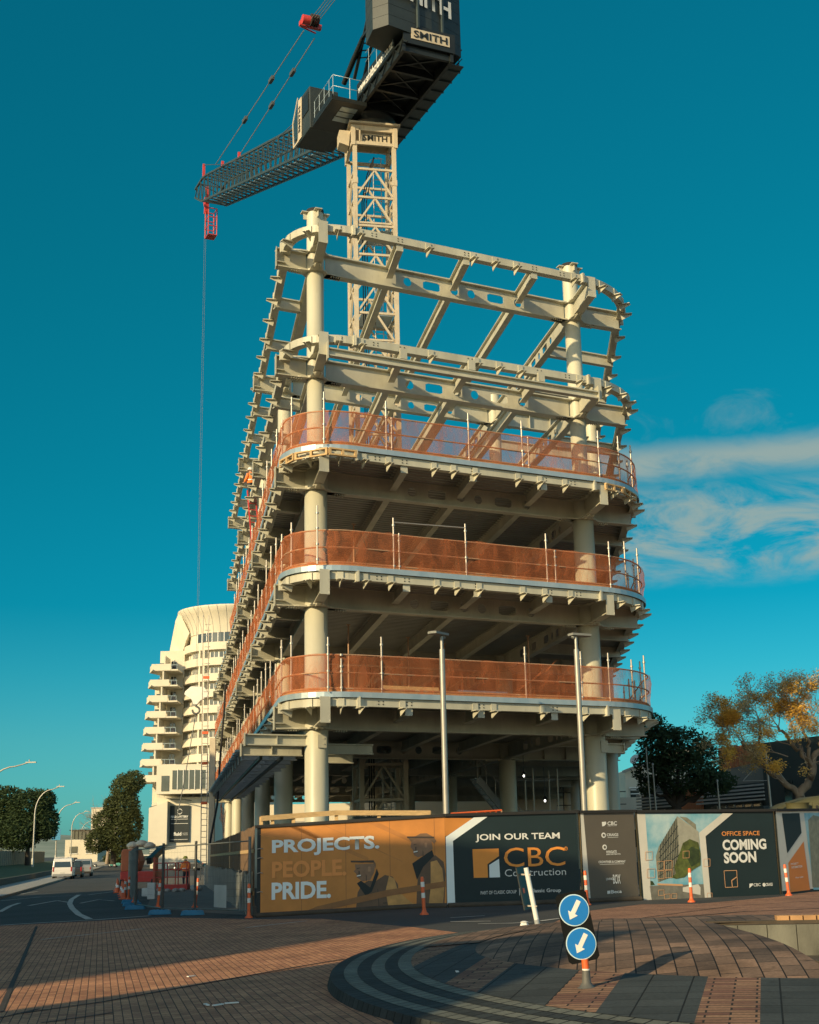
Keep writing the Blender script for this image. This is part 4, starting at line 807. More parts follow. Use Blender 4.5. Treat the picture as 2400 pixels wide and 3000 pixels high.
for (fx, fy) in ((0, -1), (0, 1), (-1, 0), (1, 0)):
    mb = MB(); n = int((zt - .6) / ph)
    def fp(s, z): return mq(s * hw, fy * hw, z) if fy else mq(fx * hw, s * hw, z)
    for i in range(n + 1):
        z = .6 + i * ph
        mb.bar(fp(-.9, z), fp(.9, z), .11, .11)
        if i % 4 == 0: mb.bar(fp(-.9, z + .16), fp(.9, z + .16), .09, .09)
        if i < n: mb.bar(fp(0, z + ph - .04), fp(-.9, z + .1), .09, .09); mb.bar(fp(0, z + ph - .04), fp(.9, z + .1), .09, .09)
    mb.build('mast_bracing', 'mast', crane)
for i in range(7):
    for sx in (-1, 1): mb = MB(); mb.box(mq(sx * hw, -hw, 5.2 + i * 4.8), .25, .25, .30, MX, MY); mb.build('mast_joint', 'mast', crane)
mb = MB()
for s in (-.2, .2): mb.tube([mq(.35 + s, .2, .5), mq(.35 + s, .2, zt)], .025, 6)
for i in range(int(zt / .3)): mb.tube([mq(.15, .2, .6 + i * .3), mq(.55, .2, .6 + i * .3)], .012, 4, False)
for i in range(int(zt / 1.2)):
    mb.tube([mq(.35 + .4 * math.cos(a), .2 - .45 * math.sin(a) , 1 + i * 1.2) for a in [math.pi * j / 6 for j in range(7)]], .014, 4, False)
mb.build('ladder', 'tube', crane)
mb = MB(); 
for x in (-.62, -.52, -.40): mb.tube([mq(x, -.75, .5), mq(x + .03, -.75, 18), mq(x, -.75, 33), mq(x + .3, -.6, 34.6), mq(.1, -.3, 35.8)], .03, 6)
mb.build('power_hose', 'rubber', crane)
for z in (31.5, 27.0): mb = MB(); mb.box(mq(.1, .1, z), 1.6, 1.6, .05, MX, MY); mb.build('rest_platform', 'galv', crane)
# mast head
mb = MB()
for z_, h_ in ((36.95, .30), (36.10, .16)):
    for sy in (-1, 1): mb.box(mq(0, sy * 1.05, z_), 2.3, .12, h_, MX, MY)
    for sx in (-1, 1): mb.box(mq(sx * 1.12, 0, z_), .12, 2.2, h_, MX, MY)
for sx in (-1, 1):
    for sy in (-1, 1): mb.box(mq(sx * 1.08, sy * 1.05, 36.5), .2, .2, 1.1, MX, MY)
mb.box(mq(.1, -.86, 36.52), 1.5, .04, .5, MX, MY)
mb.box(mq(0, 0, 37.16), 2.6, 2.6, .10, MX, MY)
for x in (-.75, .95): mb.box(mq(x, -1.06, 36.55), .06, .10, .9, MX, MY)
mb.prism([(-.28, -.35), (.2, -.5), (.28, .35), (-.28, .35)], mq(-1.45, -.7, 36.6), MX, Z, MY, .8)
hd = mb.build('mast_head', 'mast', crane)
text_mesh('SMITH', mq(-.55, -.88, 36.36), MX, Z, 1.25, .34, -MY, 'black', 'lettering', hd, .02, .012)
mb = MB(); mb.lathe(CC + Z * 37.2, [(1.15, 0), (1.15, .45), (1.3, .5), (1.3, .75)], 32); mb.build('slewing_ring', 'black', crane)
# machinery deck (open frame of girders, seen from below)
zd = 38.1
mb = MB()
for p in (-1.05, 1.45): mb.bar(K(-2.6, p, zd), K(6.7, p, zd), .16, .60)
for a in (-2.4, -1.3, 1.3, 3.0, 4.8, 6.5): mb.bar(K(a, -1.0, zd), K(a, 1.4, zd), .16, .42)
for a0, a1 in ((1.3, 3.0), (3.0, 4.8), (4.8, 6.5)): mb.bar(K(a0, -1, zd), K(a1, 1.4, zd), .09, .1); mb.bar(K(a0, 1.4, zd), K(a1, -1, zd), .06, .08)
mb.build('deck_girders', 'black', crane)
mb = MB(); mb.box(K(2.1, .2, zd + .36), 9.2, 2.6, .06, CA, CP); mb.build('deck_plate', 'black', crane)
mb = MB(); mb.box(K(3.0, .3, zd + 1.1), 2.2, 1.5, 1.3, CA, CP); mb.lathe(K(1.0, -.5, zd + 1.0), [(.55, 0), (.55, 1.5)], 24, True, CP); mb.build('winch', 'black', crane, .04)
mb = MB(); mb.box(K(1.1, 2.1, zd + .3), 9.2, .95, .05, CA, CP)
for a in [-3.3 + i * .95 for i in range(10)]: mb.bar(K(a, 1.55, zd + .2), K(a, 2.6, zd + .25), .06, .08); mb.bar(K(a, 2.55, zd + .3), K(a, 2.55, zd + 1.3), .04)
mb.bar(K(-3.4, 2.55, zd + 1.3), K(5.6, 2.55, zd + 1.3), .04); mb.bar(K(-3.4, 2.55, zd + .8), K(5.6, 2.55, zd + .8), .03)
mb.build('side_walkway', 'jib', crane)
mb = MB(); mb.box(K(1.2, 2.6, zd + .75), 7.8, .03, .38, CA, CP); mb.build('walkway_banner', 'galv', crane)
# left side truss with the web address
mb = MB(); mb.bar(K(.4, -1.2, zd + .15), K(6.4, -1.2, zd + .15), .07, .07)
for i in range(7): mb.bar(K(.4 + i, -1.18, zd - .3), K(.9 + i, -1.18, zd + .15), .05, .05); mb.bar(K(.9 + i, -1.18, zd + .15), K(1.4 + i, -1.18, zd - .3), .05, .05)
mb.build('side_truss', 'black', crane)
mb = MB(); mb.box(K(3.65, -1.24, zd + .55), 4.7, .05, .80, CA, CP); bn = mb.build('name_board', 'black', crane)
text_mesh('www.smithcranes.co.nz', K(1.5, -1.27, zd + .28), CA, Z, 4.4, .50, -CP, 'white', 'lettering', bn, .03, .012)
mb = MB(); mb.box(K(6.72, .25, zd + .62), .10, 2.7, 1.0, CA, CP); en = mb.build('end_panel', 'black', crane)
mb = MB(); mb.box(K(6.79, .30, zd + .66), .03, 2.0, .56, CA, CP); pl = mb.build('name_plate', 'mast', en)
text_mesh('SMITH', K(6.82, -.58, zd + .46), CP, Z, 1.75, .38, CA, 'black', 'lettering', pl, .02, .01)
# counterweight
fa, fb = K(7.0, -1.95, 0), K(5.9, 2.35, 0); fd_ = (fb - fa).normalized(); fn_ = V(fd_.y, -fd_.x, 0); fn_ = fn_ if fn_.dot(CA) > 0 else -fn_; wL = (fb - fa).length
cwl = MB(); poly = [(-.35, -.75), (0, 0), (wL * .55, .22), (wL, 0), (wL + .2, -.9), (wL - .2, -1.9), (.1, -1.9)]
for i in range(7): cwl.prism(poly, fa + Z * (38.75 + i * .58), fd_, fn_, Z, .565)
cw = cwl.build('counterweight', 'cwt', crane)
for f in (.36, .70): mb = MB(); mb.bar(fa + fd_ * wL * f + fn_ * .22 + Z * 39.1, fa + fd_ * wL * f + fn_ * .22 + Z * 43.1, .12, .10, fd_); mb.build('hanger_rod', 'jib', cw)
text_mesh('SMITH', fa + fd_ * .55 + fn_ * .24 + Z * 40.35, fd_, Z, 3.1, .95, fn_, 'white', 'lettering', cw, .03, .03)
# cab on its side platform
mb = MB(); mb.box(K(-.45, -1.95, 37.62), 4.9, 1.85, .22, CA, CP); mb.box(K(.6, -2.86, 37.75), 2.8, .05, .2, CA, CP); pf = mb.build('cab_platform', 'black', crane)
mb = MB()
for a in (.55, 1.05, 1.55): mb.box(K(a - .2, -1.75, 37.50), .40, .85, .02, CA, CP)
mb.build('floor_grating', 'galv', pf)
mb = MB(); mb.prism([(-3.1, 0.0), (-.9, 0.0), (-1.0, 2.45), (-2.75, 2.55), (-3.5, 1.45), (-3.3, .4)], K(0, -2.98, 37.5), CA, Z, CP, 1.6); cab = mb.build('cab', 'cwt', crane, .05)
mb = MB(); mb.prism([(-2.72, .0), (-2.12, .0), (-2.12, 2.35), (-2.66, 2.4)], K(0, -3.0, 37.6), CA, Z, -CP, .02); cs = mb.build('cab_stripe', 'mast', cab); mb = MB(); WP_ = [(-3.28, .05), (-3.44, 1.4), (-2.72, 2.5), (-2.72, 2.62), (-3.54, 1.5), (-3.4, .0)]; mb.prism(WP_, K(0, -3.0, 37.6), CA, Z, -CP, .04); mb.bar(K(-3.4, -3.0, 37.62), K(-2.6, -3.0, 37.62), .06, .10); mb.build('window_surround', 'mast', cab)
text_mesh('SMITH', K(-2.28, -3.03, 38.0), Z, -CA, 1.5, .28, -CP, 'black', 'lettering', cs, .02, .01)
mb = MB(); mb.prism([(-3.2, .35), (-2.68, .2), (-2.68, 2.2), (-3.36, 1.3)], K(0, -3.0, 37.6), CA, Z, -CP, .02); mb.build('cab_window', 'glass', cab)
mb = MB(); mb.prism([(-2.02, 1.0), (-1.1, 1.0), (-1.1, 2.1), (-2.02, 2.1)], K(0, -3.0, 37.6), CA, Z, -CP, .02); mb.build('cab_door', 'black', cab)
mb = MB()
for a in (-.7, 0, .7, 1.4, 1.95): mb.tube([K(a, -2.8, 37.7), K(a, -2.8, 38.9)], .016, 6)
for a in (-1.9,): mb.tube([K(1.95, a, 37.7), K(1.95, a, 38.9)], .025, 6)
for z in (38.3, 38.9): mb.tube([K(-.8, -2.8, z), K(1.95, -2.8, z), K(1.95, -1.1, z)], .016, 6)
mb.build('handrail', 'galv', pf)
mb = MB()
for a in (3.0, 4.0, 5.0, 6.0): mb.tube([K(a, -1.3, zd + .4), K(a, -1.3, zd + 2.0)], .016, 6)
for z in (1.5, 2.0): mb.tube([K(2.6, -1.3, zd + z), K(6.2, -1.3, zd + z)], .016, 6)
mb.build('handrail', 'galv', crane)
# luffing A-frame going up out of sight, with its stay tube and light ropes
AFR = ((0.501, 41.199, -0.8), (2.435, 43.557, -0.8), (-1.141, 40.62, -1.0), (1.484, 41.698, -1.0), (3.432, 41.585, -1.0))
def KA(t): return K(t[0], t[2], t[1])
mb = MB(); top = KA(AFR[1]); bot = KA(AFR[0]); dirv = (top - bot); top2 = bot + dirv * 2.6
for dx in (0, .5): mb.bar(bot + CP * dx - dirv * .35, top2 + CP * dx, .14, .14)
for i in range(22): q = bot + dirv * (.0 + .12 * i); mb.bar(q, q + CP * .5 + dirv * .05, .05, .05)
for p in (0.9,): mb.bar(bot + CP * (p + .8), top2 + CP * p, .16, .16)
mb.bar(KA(AFR[3]), KA(AFR[4]), .16, .16); mb.build('a_frame', 'black', crane)
mb = MB(); mb.tube([KA(AFR[2]), KA(AFR[2]).lerp(KA(AFR[3]), .5), KA(AFR[3])], [.14, .15, .11], 12); mb.build('exhaust_stack', 'black', crane)
# jib
Lt = 31.9
def jb(L, p, h):
    f = (L - 1.8) / (Lt - 1.8); return K(-L, p, 38.9 + f * 10.5 + h)
def jw(L): return (.55 + .35 * min(1, (L - 1.8) / 4), -.0 - 1.0 * min(1, .25 + (L - 1.8) / 5) * min(1, (Lt - L) / 3.5 + .45), .0 + .95 * min(1, .25 + (L - 1.8) / 6) * min(1, (Lt - L) / 3 + .25))
Ls = [1.8 + (Lt - 1.8) * i / 30 for i in range(31)]
for sp in (-1, 1):
    for lo in (1, 2):
        mb = MB()
        for a, b in zip(Ls, Ls[1:]): wa, wb = jw(a), jw(b); mb.bar(jb(a, sp * wa[0], wa[lo]), jb(b, sp * wb[0], wb[lo]), .13, .13)
        mb.build('jib_chord', 'jib', crane)
mb = MB()
for i, (a, b) in enumerate(zip(Ls, Ls[1:])):
    wa, wb = jw(a), jw(b); m_ = (a + b) / 2; wm = jw(m_)
    for sp in (-1, 1):
        mb.bar(jb(a, sp * wa[0], wa[1]), jb(m_, sp * wm[0], wm[2]), .06, .06); mb.bar(jb(m_, sp * wm[0], wm[2]), jb(b, sp * wb[0], wb[1]), .06, .06)
    for lo in (1, 2):
        mb.bar(jb(a, -wa[0], wa[lo]), jb(a, wa[0], wa[lo]), .06, .06); mb.bar(jb(a, -wa[0], wa[lo]), jb(b, wb[0], wb[lo]), .05, .05)
mb.build('jib_lacing', 'jib', crane)
mb = MB()
for a, b in zip(Ls[3:-3], Ls[4:-2]): mb.bar(jb(a, .15, -.7), jb(b, .15, -.7), .45, .03)
mb.build('jib_catwalk', 'galv', crane)
mb = MB(); tp = jb(Lt, 0, 0); mb.bar(tp + Z * .6, tp - Z * .5, .22, .26, CP); mb.lathe(tp - CP * .12 + Z * -.5 - CA * .2, [(.38, 0), (.38, .2)], 20, True, CP); mb.bar(tp - Z * .4, tp - Z * 1.5 - CA * .2, .2, .3, CP); mb.build('jib_head', 'red', crane)
for L, h in ((29.6, 1.0), (24.6, .4), (20.6, .4)): w = jw(L); mb = MB(); mb.bar(jb(L, -w[0], w[2]), jb(L, -w[0], w[2]) + Z * h, .12, .16, CP); mb.build('pendant_post', 'red', crane)
# man basket under the jib head
q = tp - CA * -.9 - Z * 1.75 + CP * .1; mb = MB()
for x in (-.42, .42):
    for y in (-.32, .32): mb.tube([q + CA * x + CP * y - Z * .0, q + CA * x + CP * y - Z * 2.1], .04, 6)
for z in (0, .7, 1.4, 2.1):
    c = [q + CA * x + CP * y - Z * z for x, y in ((-.42, -.32), (.42, -.32), (.42, .32), (-.42, .32))]
    for i in range(4): mb.tube([c[i], c[(i + 1) % 4]], .035, 6)
mb.box(q - Z * 2.1, .84, .64, .06, CA, CP); mb.build('man_basket', 'red', crane)
# ropes
BLK = ((-8.939, 49.35), (-5.709, 48.911), (-8.866, 48.759), (-9.723, 49.039), (-27.858, 49.707), (-25.404, 49.296))
def K2(t, p): return K(t[0], p, t[1])
bp_ = K2(BLK[0], 0); rd = (K2(BLK[1], 0) - bp_)
mb = MB()
for p in (-.24, -.08, .08, .24): mb.tube([bp_ + CP * p, bp_ + CP * p + rd * 3.2], .022, 5)
for e, s, p in ((4, 2, -.5), (5, 3, .5)): mb.tube([K2(BLK[e], p), K2(BLK[s], p)], .032, 6)
mb.build('luffing_ropes', 'tube', crane)
mb = MB()
for e, s, p in ((4, 2, -.5), (5, 3, .5)):
    a, b = K2(BLK[e], p), K2(BLK[s], p)
    for f in ((.36, .66) if p < 0 else (.45, .72)): c = a.lerp(b, f); mb.bar(c, c + (b - a).normalized() * .7, .2, .24)
mb.build('rope_socket', 'cable', crane)
rn = rd.normalized(); sv = rn.cross(CP).normalized()
mb = MB(); mb.box(bp_ - rn * .15, 1.35, .25, .30, CP, rn, sv); mb.tube([bp_ - CP * .7 + rn * .4 , bp_ - CP * .2 + rn * .4], .28, 14); mb.box(bp_ + CP * .1 + rn * .35, .2, .9, .5, CP, rn, sv); mb.tube([bp_ - CP * .5 - rn * .5, bp_ + CP * .6 - rn * .9], .05, 6); mb.build('bridle_frame', 'red', crane)
mb = MB()
for p in (-.2, -.07, .07, .2): mb.lathe(bp_ + rn * .55 + CP * (p - .04), [(.36, 0), (.36, .08)], 20, True, CP)
mb.build('sheave', 'rubber', crane)
HK = (-6.77, 41.45)
mb = MB(); a = K(HK[0] - 6, -.9, HK[1] + 1.0) if False else K(-3.2, -2.2, 40.0); b = jb(29.6, -.9, 1.9); mid = a.lerp(b, .5) - Z * 1.1; mb.tube([a, a.lerp(b, .25) - Z * .85, mid, a.lerp(b, .75) - Z * .8, b], .025, 5); mb.build('signal_cable', 'cable', crane)
# hoist rope and hook block
hk = tp - CA * .35
ztop = hk.z - .6; zh = 12.6
mb = MB()
for s in (-.06, .06): mb.tube([V(hk.x + s, hk.y, ztop), V(hk.x + s * .8, hk.y, zh)], .011, 5)
mb.build('hoist_rope', 'cable', crane)
h = thing('crane_hook_block', (hk.x, hk.y, zh - 2.2), 'pale crane hook block hanging in front of the round white tower', 'hook')
hc = V(hk.x, hk.y, 0)
mb = MB(); mb.prism([(-.35, 0), (-.75, -.35), (-.80, -.55), (-.30, -.9), (-.15, -1.25), (.1, -1.25), (.3, -1.0), (.78, -.75), (.85, -.45), (.55, -.05)], hc + Z * zh - V(0, .14, 0), (1, 0, 0), Z, (0, 1, 0), .28); mb.build('block_body', 'white', h, .03)
mb = MB(); mb.tube([hc + Z * (zh - 1.2)] + [hc + V(.24 * math.sin(t), 0, zh - 1.62 - .0 + .24 * math.cos(t)) for t in [math.pi * j / 9 for j in range(0, 15)]], .07, 10); mb.build('hook', 'cable', h)
TG = (-15.85, 90.0, 3.48)
mb = MB(); mb.tube([hc + V(0, 0, zh - 1.86), hc.lerp(V(TG[0], TG[1], 0), .5) + Z * ((zh - 2 + TG[2]) / 2 - .15), V(*TG)], .03, 5); mb.build('tag_line', 'cable', h)
# ================================================================ street on the left
MT['render'] = mat('cream_render', (.66, .61, .49), .8, 0, .10, .5)
MT['cream'] = mat('cream_panels', (.60, .54, .42), .8, 0, .12, .4)
MT['louvre'] = mat('grey_louvres', (.52, .54, .52), .5, 0, .15, 2)
MT['pane'] = mat('window_glass', (.05, .065, .065), .08, 0, .5, .8, spec=.8)
MT['fence'] = mat('weathered_boards', (.24, .22, .17), .9, 0, .35, 1.5)
MT['lampgalv'] = mat('galvanised_lamp_post', (.40, .39, .35), .45, .5, .2, 2)
SE = V(-.197, .980, 0).normalized(); SN = V(SE.y, -SE.x, 0)      # street direction and its right-hand side
def st(y, off): t = (y - 101.5) / SE.y; q = V(-30.8, 101.5, 0) + SE * t + SN * off; return V(q.x, q.y, 0)
ysamp = [40, 60, 80, 100, 115, 130, 150, 170, 190, 220, 260]
def ribbon(name, m, prof):    # prof: (offset from the wall line, height above the local ground)
    mb = MB(); vs = [st(y, o) + Z * (gz(st(y, o).x) + h) for y in ysamp for o, h in prof]; n = len(prof)
    mb.add(vs, [(j * n + i, j * n + i + 1, (j + 1) * n + i + 1, (j + 1) * n + i) for j in range(len(ysamp) - 1) for i in range(n - 1)], False); return struct(mb.build(name, m))
ribbon('grass_bank', 'grass', [(-60, 1.3), (-6, 1.25), (-3, .95), (-.12, .52)])
ribbon('footpath', 'conc', [(.14, .13), (3.0, .12)]); ribbon('kerb', 'kerb', [(3.0, .12), (3.15, .12), (3.16, .0)])
mb = MB()
for a, b in zip(ysamp, ysamp[1:]): p, q = st(a, 0), st(b, 0); mb.bar(p + Z * (gz(p.x) + .22), q + Z * (gz(q.x) + .22), .25, .75)
t = tag(mb.build('low_wall', mat('dark_stone_wall', (.10, .10, .085), .9, 0, .4, 2)), 'low dark stone wall holding the grass bank beside the footpath', 'wall')
# timber boundary fence
fo = thing('board_fence', st(140, -6) , 'long weathered timber board fence on top of the grass bank', 'fence')
mb = MB(); mp_ = mb; y = 92.0; i = 0
while y < 235:
    p = st(y, -6); z0 = gz(p.x) + 1.2; h = 1.78 + .03 * math.sin(i * 1.7)
    mb.box(p + Z * (z0 + h / 2), .022, .175, h, SN, SE)
    if i % 13 == 0: mb.mat = 1; mb.box(p + SN * .05 + Z * (z0 + h / 2), .07, .10, h + .02, SN, SE); mb.mat = 0
    y += .185 * SE.y; i += 1
mb.build('boards', ['fence', mat('pale_battens', (.42, .38, .28), .9)], fo)
mb = MB(); p = st(128, -5.9); mb.box(p + Z * (gz(p.x) + 2.1), .02, 1.1, .45, SN, SE); mb.build('notice', 'white', fo)
# curved street lamps
def street_lamp(base, tip, label):
    b, t_ = Vector(base), Vector(tip); t = thing('street_lamp', b, label, 'street lamp', 'curved street lamps along the road'); H = t_.z - b.z
    pts = [b + Z * H * f for f in (0, .3, .55, .66)]
    for i in range(1, 9): a = math.pi / 2 * i / 8; pts.append(b + Z * H * (.66 + .30 * math.sin(a)) + (t_ - b - Z * H) * (.62 * (1 - math.cos(a))))
    pts.append(t_ - (t_ - b - Z * H) * .12 - Z * .08)
    mb = MB(); mb.tube(pts, [.11, .10, .09, .085] + [.08 - .003 * i for i in range(8)] + [.045], 10); mb.build('pole', 'lampgalv', t)
    d = (t_ - b); d.z = 0; d.normalize(); mb = MB(); mb.box(t_ - d * .2 - Z * .04, .9, .24, .10, d, Z.cross(d)); mb.build('lamp_head', 'lampgalv', t)
    mb = MB(); mb.lathe(t_ - d * .35 + Z * .02, [(.05, 0), (.05, .16), (.01, .22)], 8); mb.build('photocell', 'lampgalv', t)
    mb = MB(); mb.lathe(b, [(.15, 0), (.15, .9), (.11, 1.0)], 12); mb.build('base_sleeve', 'lampgalv', t)
for bs, tp_, lb in [((-36.9, 116, .55), (-32.85, 116, 9.43), 'street lamp furthest left, only its curved arm in view'), ((-44.27, 158, .33), (-41.21, 158, 9.4), 'street lamp on the grass bank left of the white van'), ((-54.04, 205, .6), (-50.94, 205, 9.3), 'street lamp beyond the fence with a small blue sign on its pole'),
                  ((-63.4, 251, .2), (-60.54, 251, 9.38), 'thin street lamp over the rear of the parked vehicles'), ((-77.85, 317, 0), (-74.47, 317, 9.37), 'distant street lamp whose arm crosses the cream far building'), ((-103.9, 415, 0), (-100.5, 415, 9.5), 'smallest and furthest street lamp down the road')]: street_lamp(bs, tp_, lb)
mb = MB(); mb.box((-54.0, 204.7, 4.6), 1.3, .06, 1.6); tag(mb.build('blue_sign', 'tarp'), 'small blue sign fixed on a street lamp pole above the fence', 'sign')
# distant hills across the water
mb = MB(); xs = [-1400 + 20 * i for i in range(150)]; rn_ = random.Random(3); vs = []; n = len(xs)
for j, (yy, f) in enumerate(((1500, 0.0), (1650, .45), (1800, .8), (1900, 1.0), (2100, .9))):
    for x in xs: vs.append(V(x, yy + 20 * math.sin(x / 90), -3 + f * (31 + 6 * math.sin(x / 130 + 1) + 4 * math.sin(x / 47) + rn_.uniform(-1.5, 1.5))))
mb.add(vs, [(j * n + i, j * n + i + 1, (j + 1) * n + i + 1, (j + 1) * n + i) for j in range(4) for i in range(n - 1)], True)
struct(mb.build('hills', mat('far_hillside', (.17, .22, .17), .95, 0, .6, .012, col2=(.32, .36, .30))))
# ---- vehicles
MT['vwhite'] = mat('white_vehicle_paint', (.72, .70, .66), .3, 0, .05, 1); MT['vdark'] = mat('dark_vehicle_paint', (.04, .045, .05), .25, .2); MT['vsilver'] = mat('silver_vehicle_paint', (.36, .36, .35), .3, .4)
MT['vteal'] = mat('teal_vehicle_paint', (.10, .36, .32), .35); MT['tail'] = mat('tail_light_red', (.35, .02, .02), .25); MT['plate'] = mat('number_plate', (.6, .6, .55), .5); MT['hubs'] = mat('alloy_wheel', (.35, .35, .35), .35, .7)
def vehicle(name, loc, head, L, W_, H, kind, paint, label, cat):
    hd_ = V(math.cos(head), math.sin(head), 0); sd = Z.cross(hd_); o = Vector(loc); t = thing(name, o, label, cat)
    zb = .95 if kind != 'van' else 1.05; h2 = L / 2
    prof = {'van': [(-h2, .35), (-h2 - .03, .9), (-h2 + .08, 1.75), (-h2 + .28, H), (h2 - 1.55, H), (h2 - 1.05, H - .18), (h2 - .35, 1.15), (h2 - .05, .95), (h2, .45), (h2 - .1, .3), (-h2 + .1, .3)],
            'suv': [(-h2, .4), (-h2, .95), (-h2 + .25, 1.25), (-h2 + .55, H - .02), (h2 - 2.2, H), (h2 - 1.35, 1.08), (h2 - .2, .95), (h2, .6), (h2 - .1, .32), (-h2 + .1, .32)],
            'ute': [(-h2, .5), (-h2, 1.1), (-h2 + 1.55, 1.1), (-h2 + 1.75, H), (h2 - 2.1, H), (h2 - 1.35, 1.15), (h2 - .15, 1.05), (h2, .6), (h2 - .1, .38), (-h2 + .1, .38)],
            'car': [(-h2, .4), (-h2, .85), (-h2 + .5, .92), (-h2 + 1.2, H), (h2 - 2.2, H), (h2 - 1.3, .92), (h2 - .15, .72), (h2, .5), (h2 - .1, .28), (-h2 + .1, .28)]}[kind]
    def hw_(z): return W_ / 2 * (1 - .13 * max(0, (z - zb) / (H - zb)))
    def pt(x, s, z, e=0): return o + hd_ * x + sd * s * (hw_(z) + e) + Z * z
    mb = MB(); n = len(prof); vs = [pt(x, 1, z) for x, z in prof] + [pt(x, -1, z) for x, z in prof]
    mb.add(vs, [tuple(range(n)), tuple(range(2 * n - 1, n - 1, -1))] + [(i, n + i, n + (i + 1) % n, (i + 1) % n) for i in range(n)])
    body = mb.build('body', paint, t, .06)
    x0 = {'van': -h2 + .35, 'suv': -h2 + .55, 'ute': -h2 + 1.9, 'car': -h2 + 1.15}[kind]; x1 = {'van': h2 - 1.25, 'suv': h2 - 1.75, 'ute': h2 - 1.75, 'car': h2 - 1.75}[kind]; zt_ = H - .14
    for s in (1, -1):
        mb = MB(); k = 3 if kind == 'van' else 2
        for i in range(k):
            a, b = x0 + (x1 - x0) * i / k + .05, x0 + (x1 - x0) * (i + 1) / k - .05; sl_ = .35 if i == k - 1 else 0; sr = .2 if i == 0 and kind == 'car' else 0
            mb.add([pt(a - sr, s, zb + .05, .008), pt(b + sl_, s, zb + .05, .008), pt(b, s, zt_, .008), pt(a, s, zt_, .008)], [(0, 1, 2, 3) if s < 0 else (3, 2, 1, 0)])
        mb.build('side_window', 'glass', t)
    rear = sorted([p for p in prof if p[0] < 0 and p[1] > zb - .05], key=lambda p: p[1]); (xa, za), (xb, zb2) = (rear[0], rear[-1]) if kind != 'van' else ((-h2 - .01, 1.05), (-h2 + .12, 1.74))
    if kind == 'ute': xa, za, xb, zb2 = -h2 + 1.57, 1.15, -h2 + 1.73, H - .1
    f0, f1 = .12, .85
    mb = MB(); ws = W_ / 2 * .80; pa = lambda f: (xa + (xb - xa) * f - .035, za + (zb2 - za) * f)
    mb.add([o + hd_ * pa(f0)[0] + sd * ws + Z * pa(f0)[1], o + hd_ * pa(f0)[0] - sd * ws + Z * pa(f0)[1], o + hd_ * pa(f1)[0] - sd * ws * .93 + Z * pa(f1)[1], o + hd_ * pa(f1)[0] + sd * ws * .93 + Z * pa(f1)[1]], [(3, 2, 1, 0)]); mb.build('rear_window', 'glass', t)
    for s in (1, -1): mb = MB(); mb.box(o - hd_ * (h2 + .02) + sd * s * (W_ / 2 - .12) + Z * (zb - .1), .06, .12, .42 if kind in ('van', 'suv') else .2, hd_, sd); mb.build('tail_light', 'tail', t)
    for s in (1, -1): mb = MB(); mb.box(o + hd_ * (h2 - .05) + sd * s * (W_ / 2 - .25) + Z * .75, .10, .32, .16, hd_, sd); mb.build('headlight', 'plate', t)
    mb = MB(); mb.box(o - hd_ * (h2 + .03) + Z * .62, .02, .42, .13, hd_, sd); mb.build('number_plate', 'plate', t)
    mb = MB(); mb.box(o - hd_ * (h2 + .03) + Z * .42, .12, W_ * .94, .20, hd_, sd); mb.build('rear_bumper', 'vsilver' if kind == 'van' else 'rubber', t)
    for x in (-h2 + .95, h2 - .9):
        for s in (1, -1):
            c = o + hd_ * x + sd * s * (W_ / 2 - .10) + Z * .34
            mb = MB(); mb.lathe(c - sd * s * .11, [(.22, 0), (.34, .01), (.34, .21), (.22, .22)], 20, True, sd * s); w = mb.build('wheel', 'rubber', t)
            mb = MB(); mb.lathe(c + sd * s * .09, [(.22, 0), (.21, .03), (.06, .035)], 12, True, sd * s); mb.build('rim', 'hubs', w)
    if kind == 'van':
        mb = MB()
        for s in (-.5, .5): mb.bar(o - hd_ * 2.0 + sd * s + Z * (H + .06), o + hd_ * 1.0 + sd * s + Z * (H + .06), .05)
        mb.bar(o - hd_ * 2.1 - sd * .8 + Z * (H + .1), o - hd_ * 2.1 + sd * .8 + Z * (H + .1), .06); mb.build('roof_rack', 'vwhite', t)
    return t
ha = math.atan2(SE.y, SE.x)
def vloc(x, y): return V(x, y, gz(x))
vehicle('van', vloc(-34.1, 132.6), ha, 5.1, 1.9, 1.95, 'van', 'vwhite', 'white van with a roof rack parked at the kerb, seen from behind', 'van')
vehicle('parked_car', vloc(-35.1, 140.5), ha, 4.6, 1.85, 1.68, 'suv', 'vdark', 'dark sport utility car parked in front of the white van', 'car')
vehicle('pickup_truck', vloc(-36.2, 149), ha, 5.3, 1.9, 1.8, 'ute', 'vsilver', 'silver pickup truck at the head of the row parked on the left', 'pickup')
vehicle('parked_car', vloc(-57.2, 250), math.pi + .25, 4.5, 1.85, 1.6, 'suv', 'vsilver', 'pale car standing side on at the end of the road', 'car')
vehicle('van', vloc(-52.9, 248), math.pi + .1, 4.9, 1.95, 2.0, 'van', 'vteal', 'teal and white van standing side on at the end of the road', 'van')
vehicle('van', vloc(-48.8, 246), math.pi + .1, 4.9, 1.95, 2.05, 'van', 'vwhite', 'plain white van partly hidden behind the mesh fence at the road end', 'van')
vehicle('parked_car', vloc(-28.4, 170), math.pi - .15, 4.4, 1.8, 1.4, 'car', 'vdark', 'dark grey coupe parked below the round white tower', 'car')
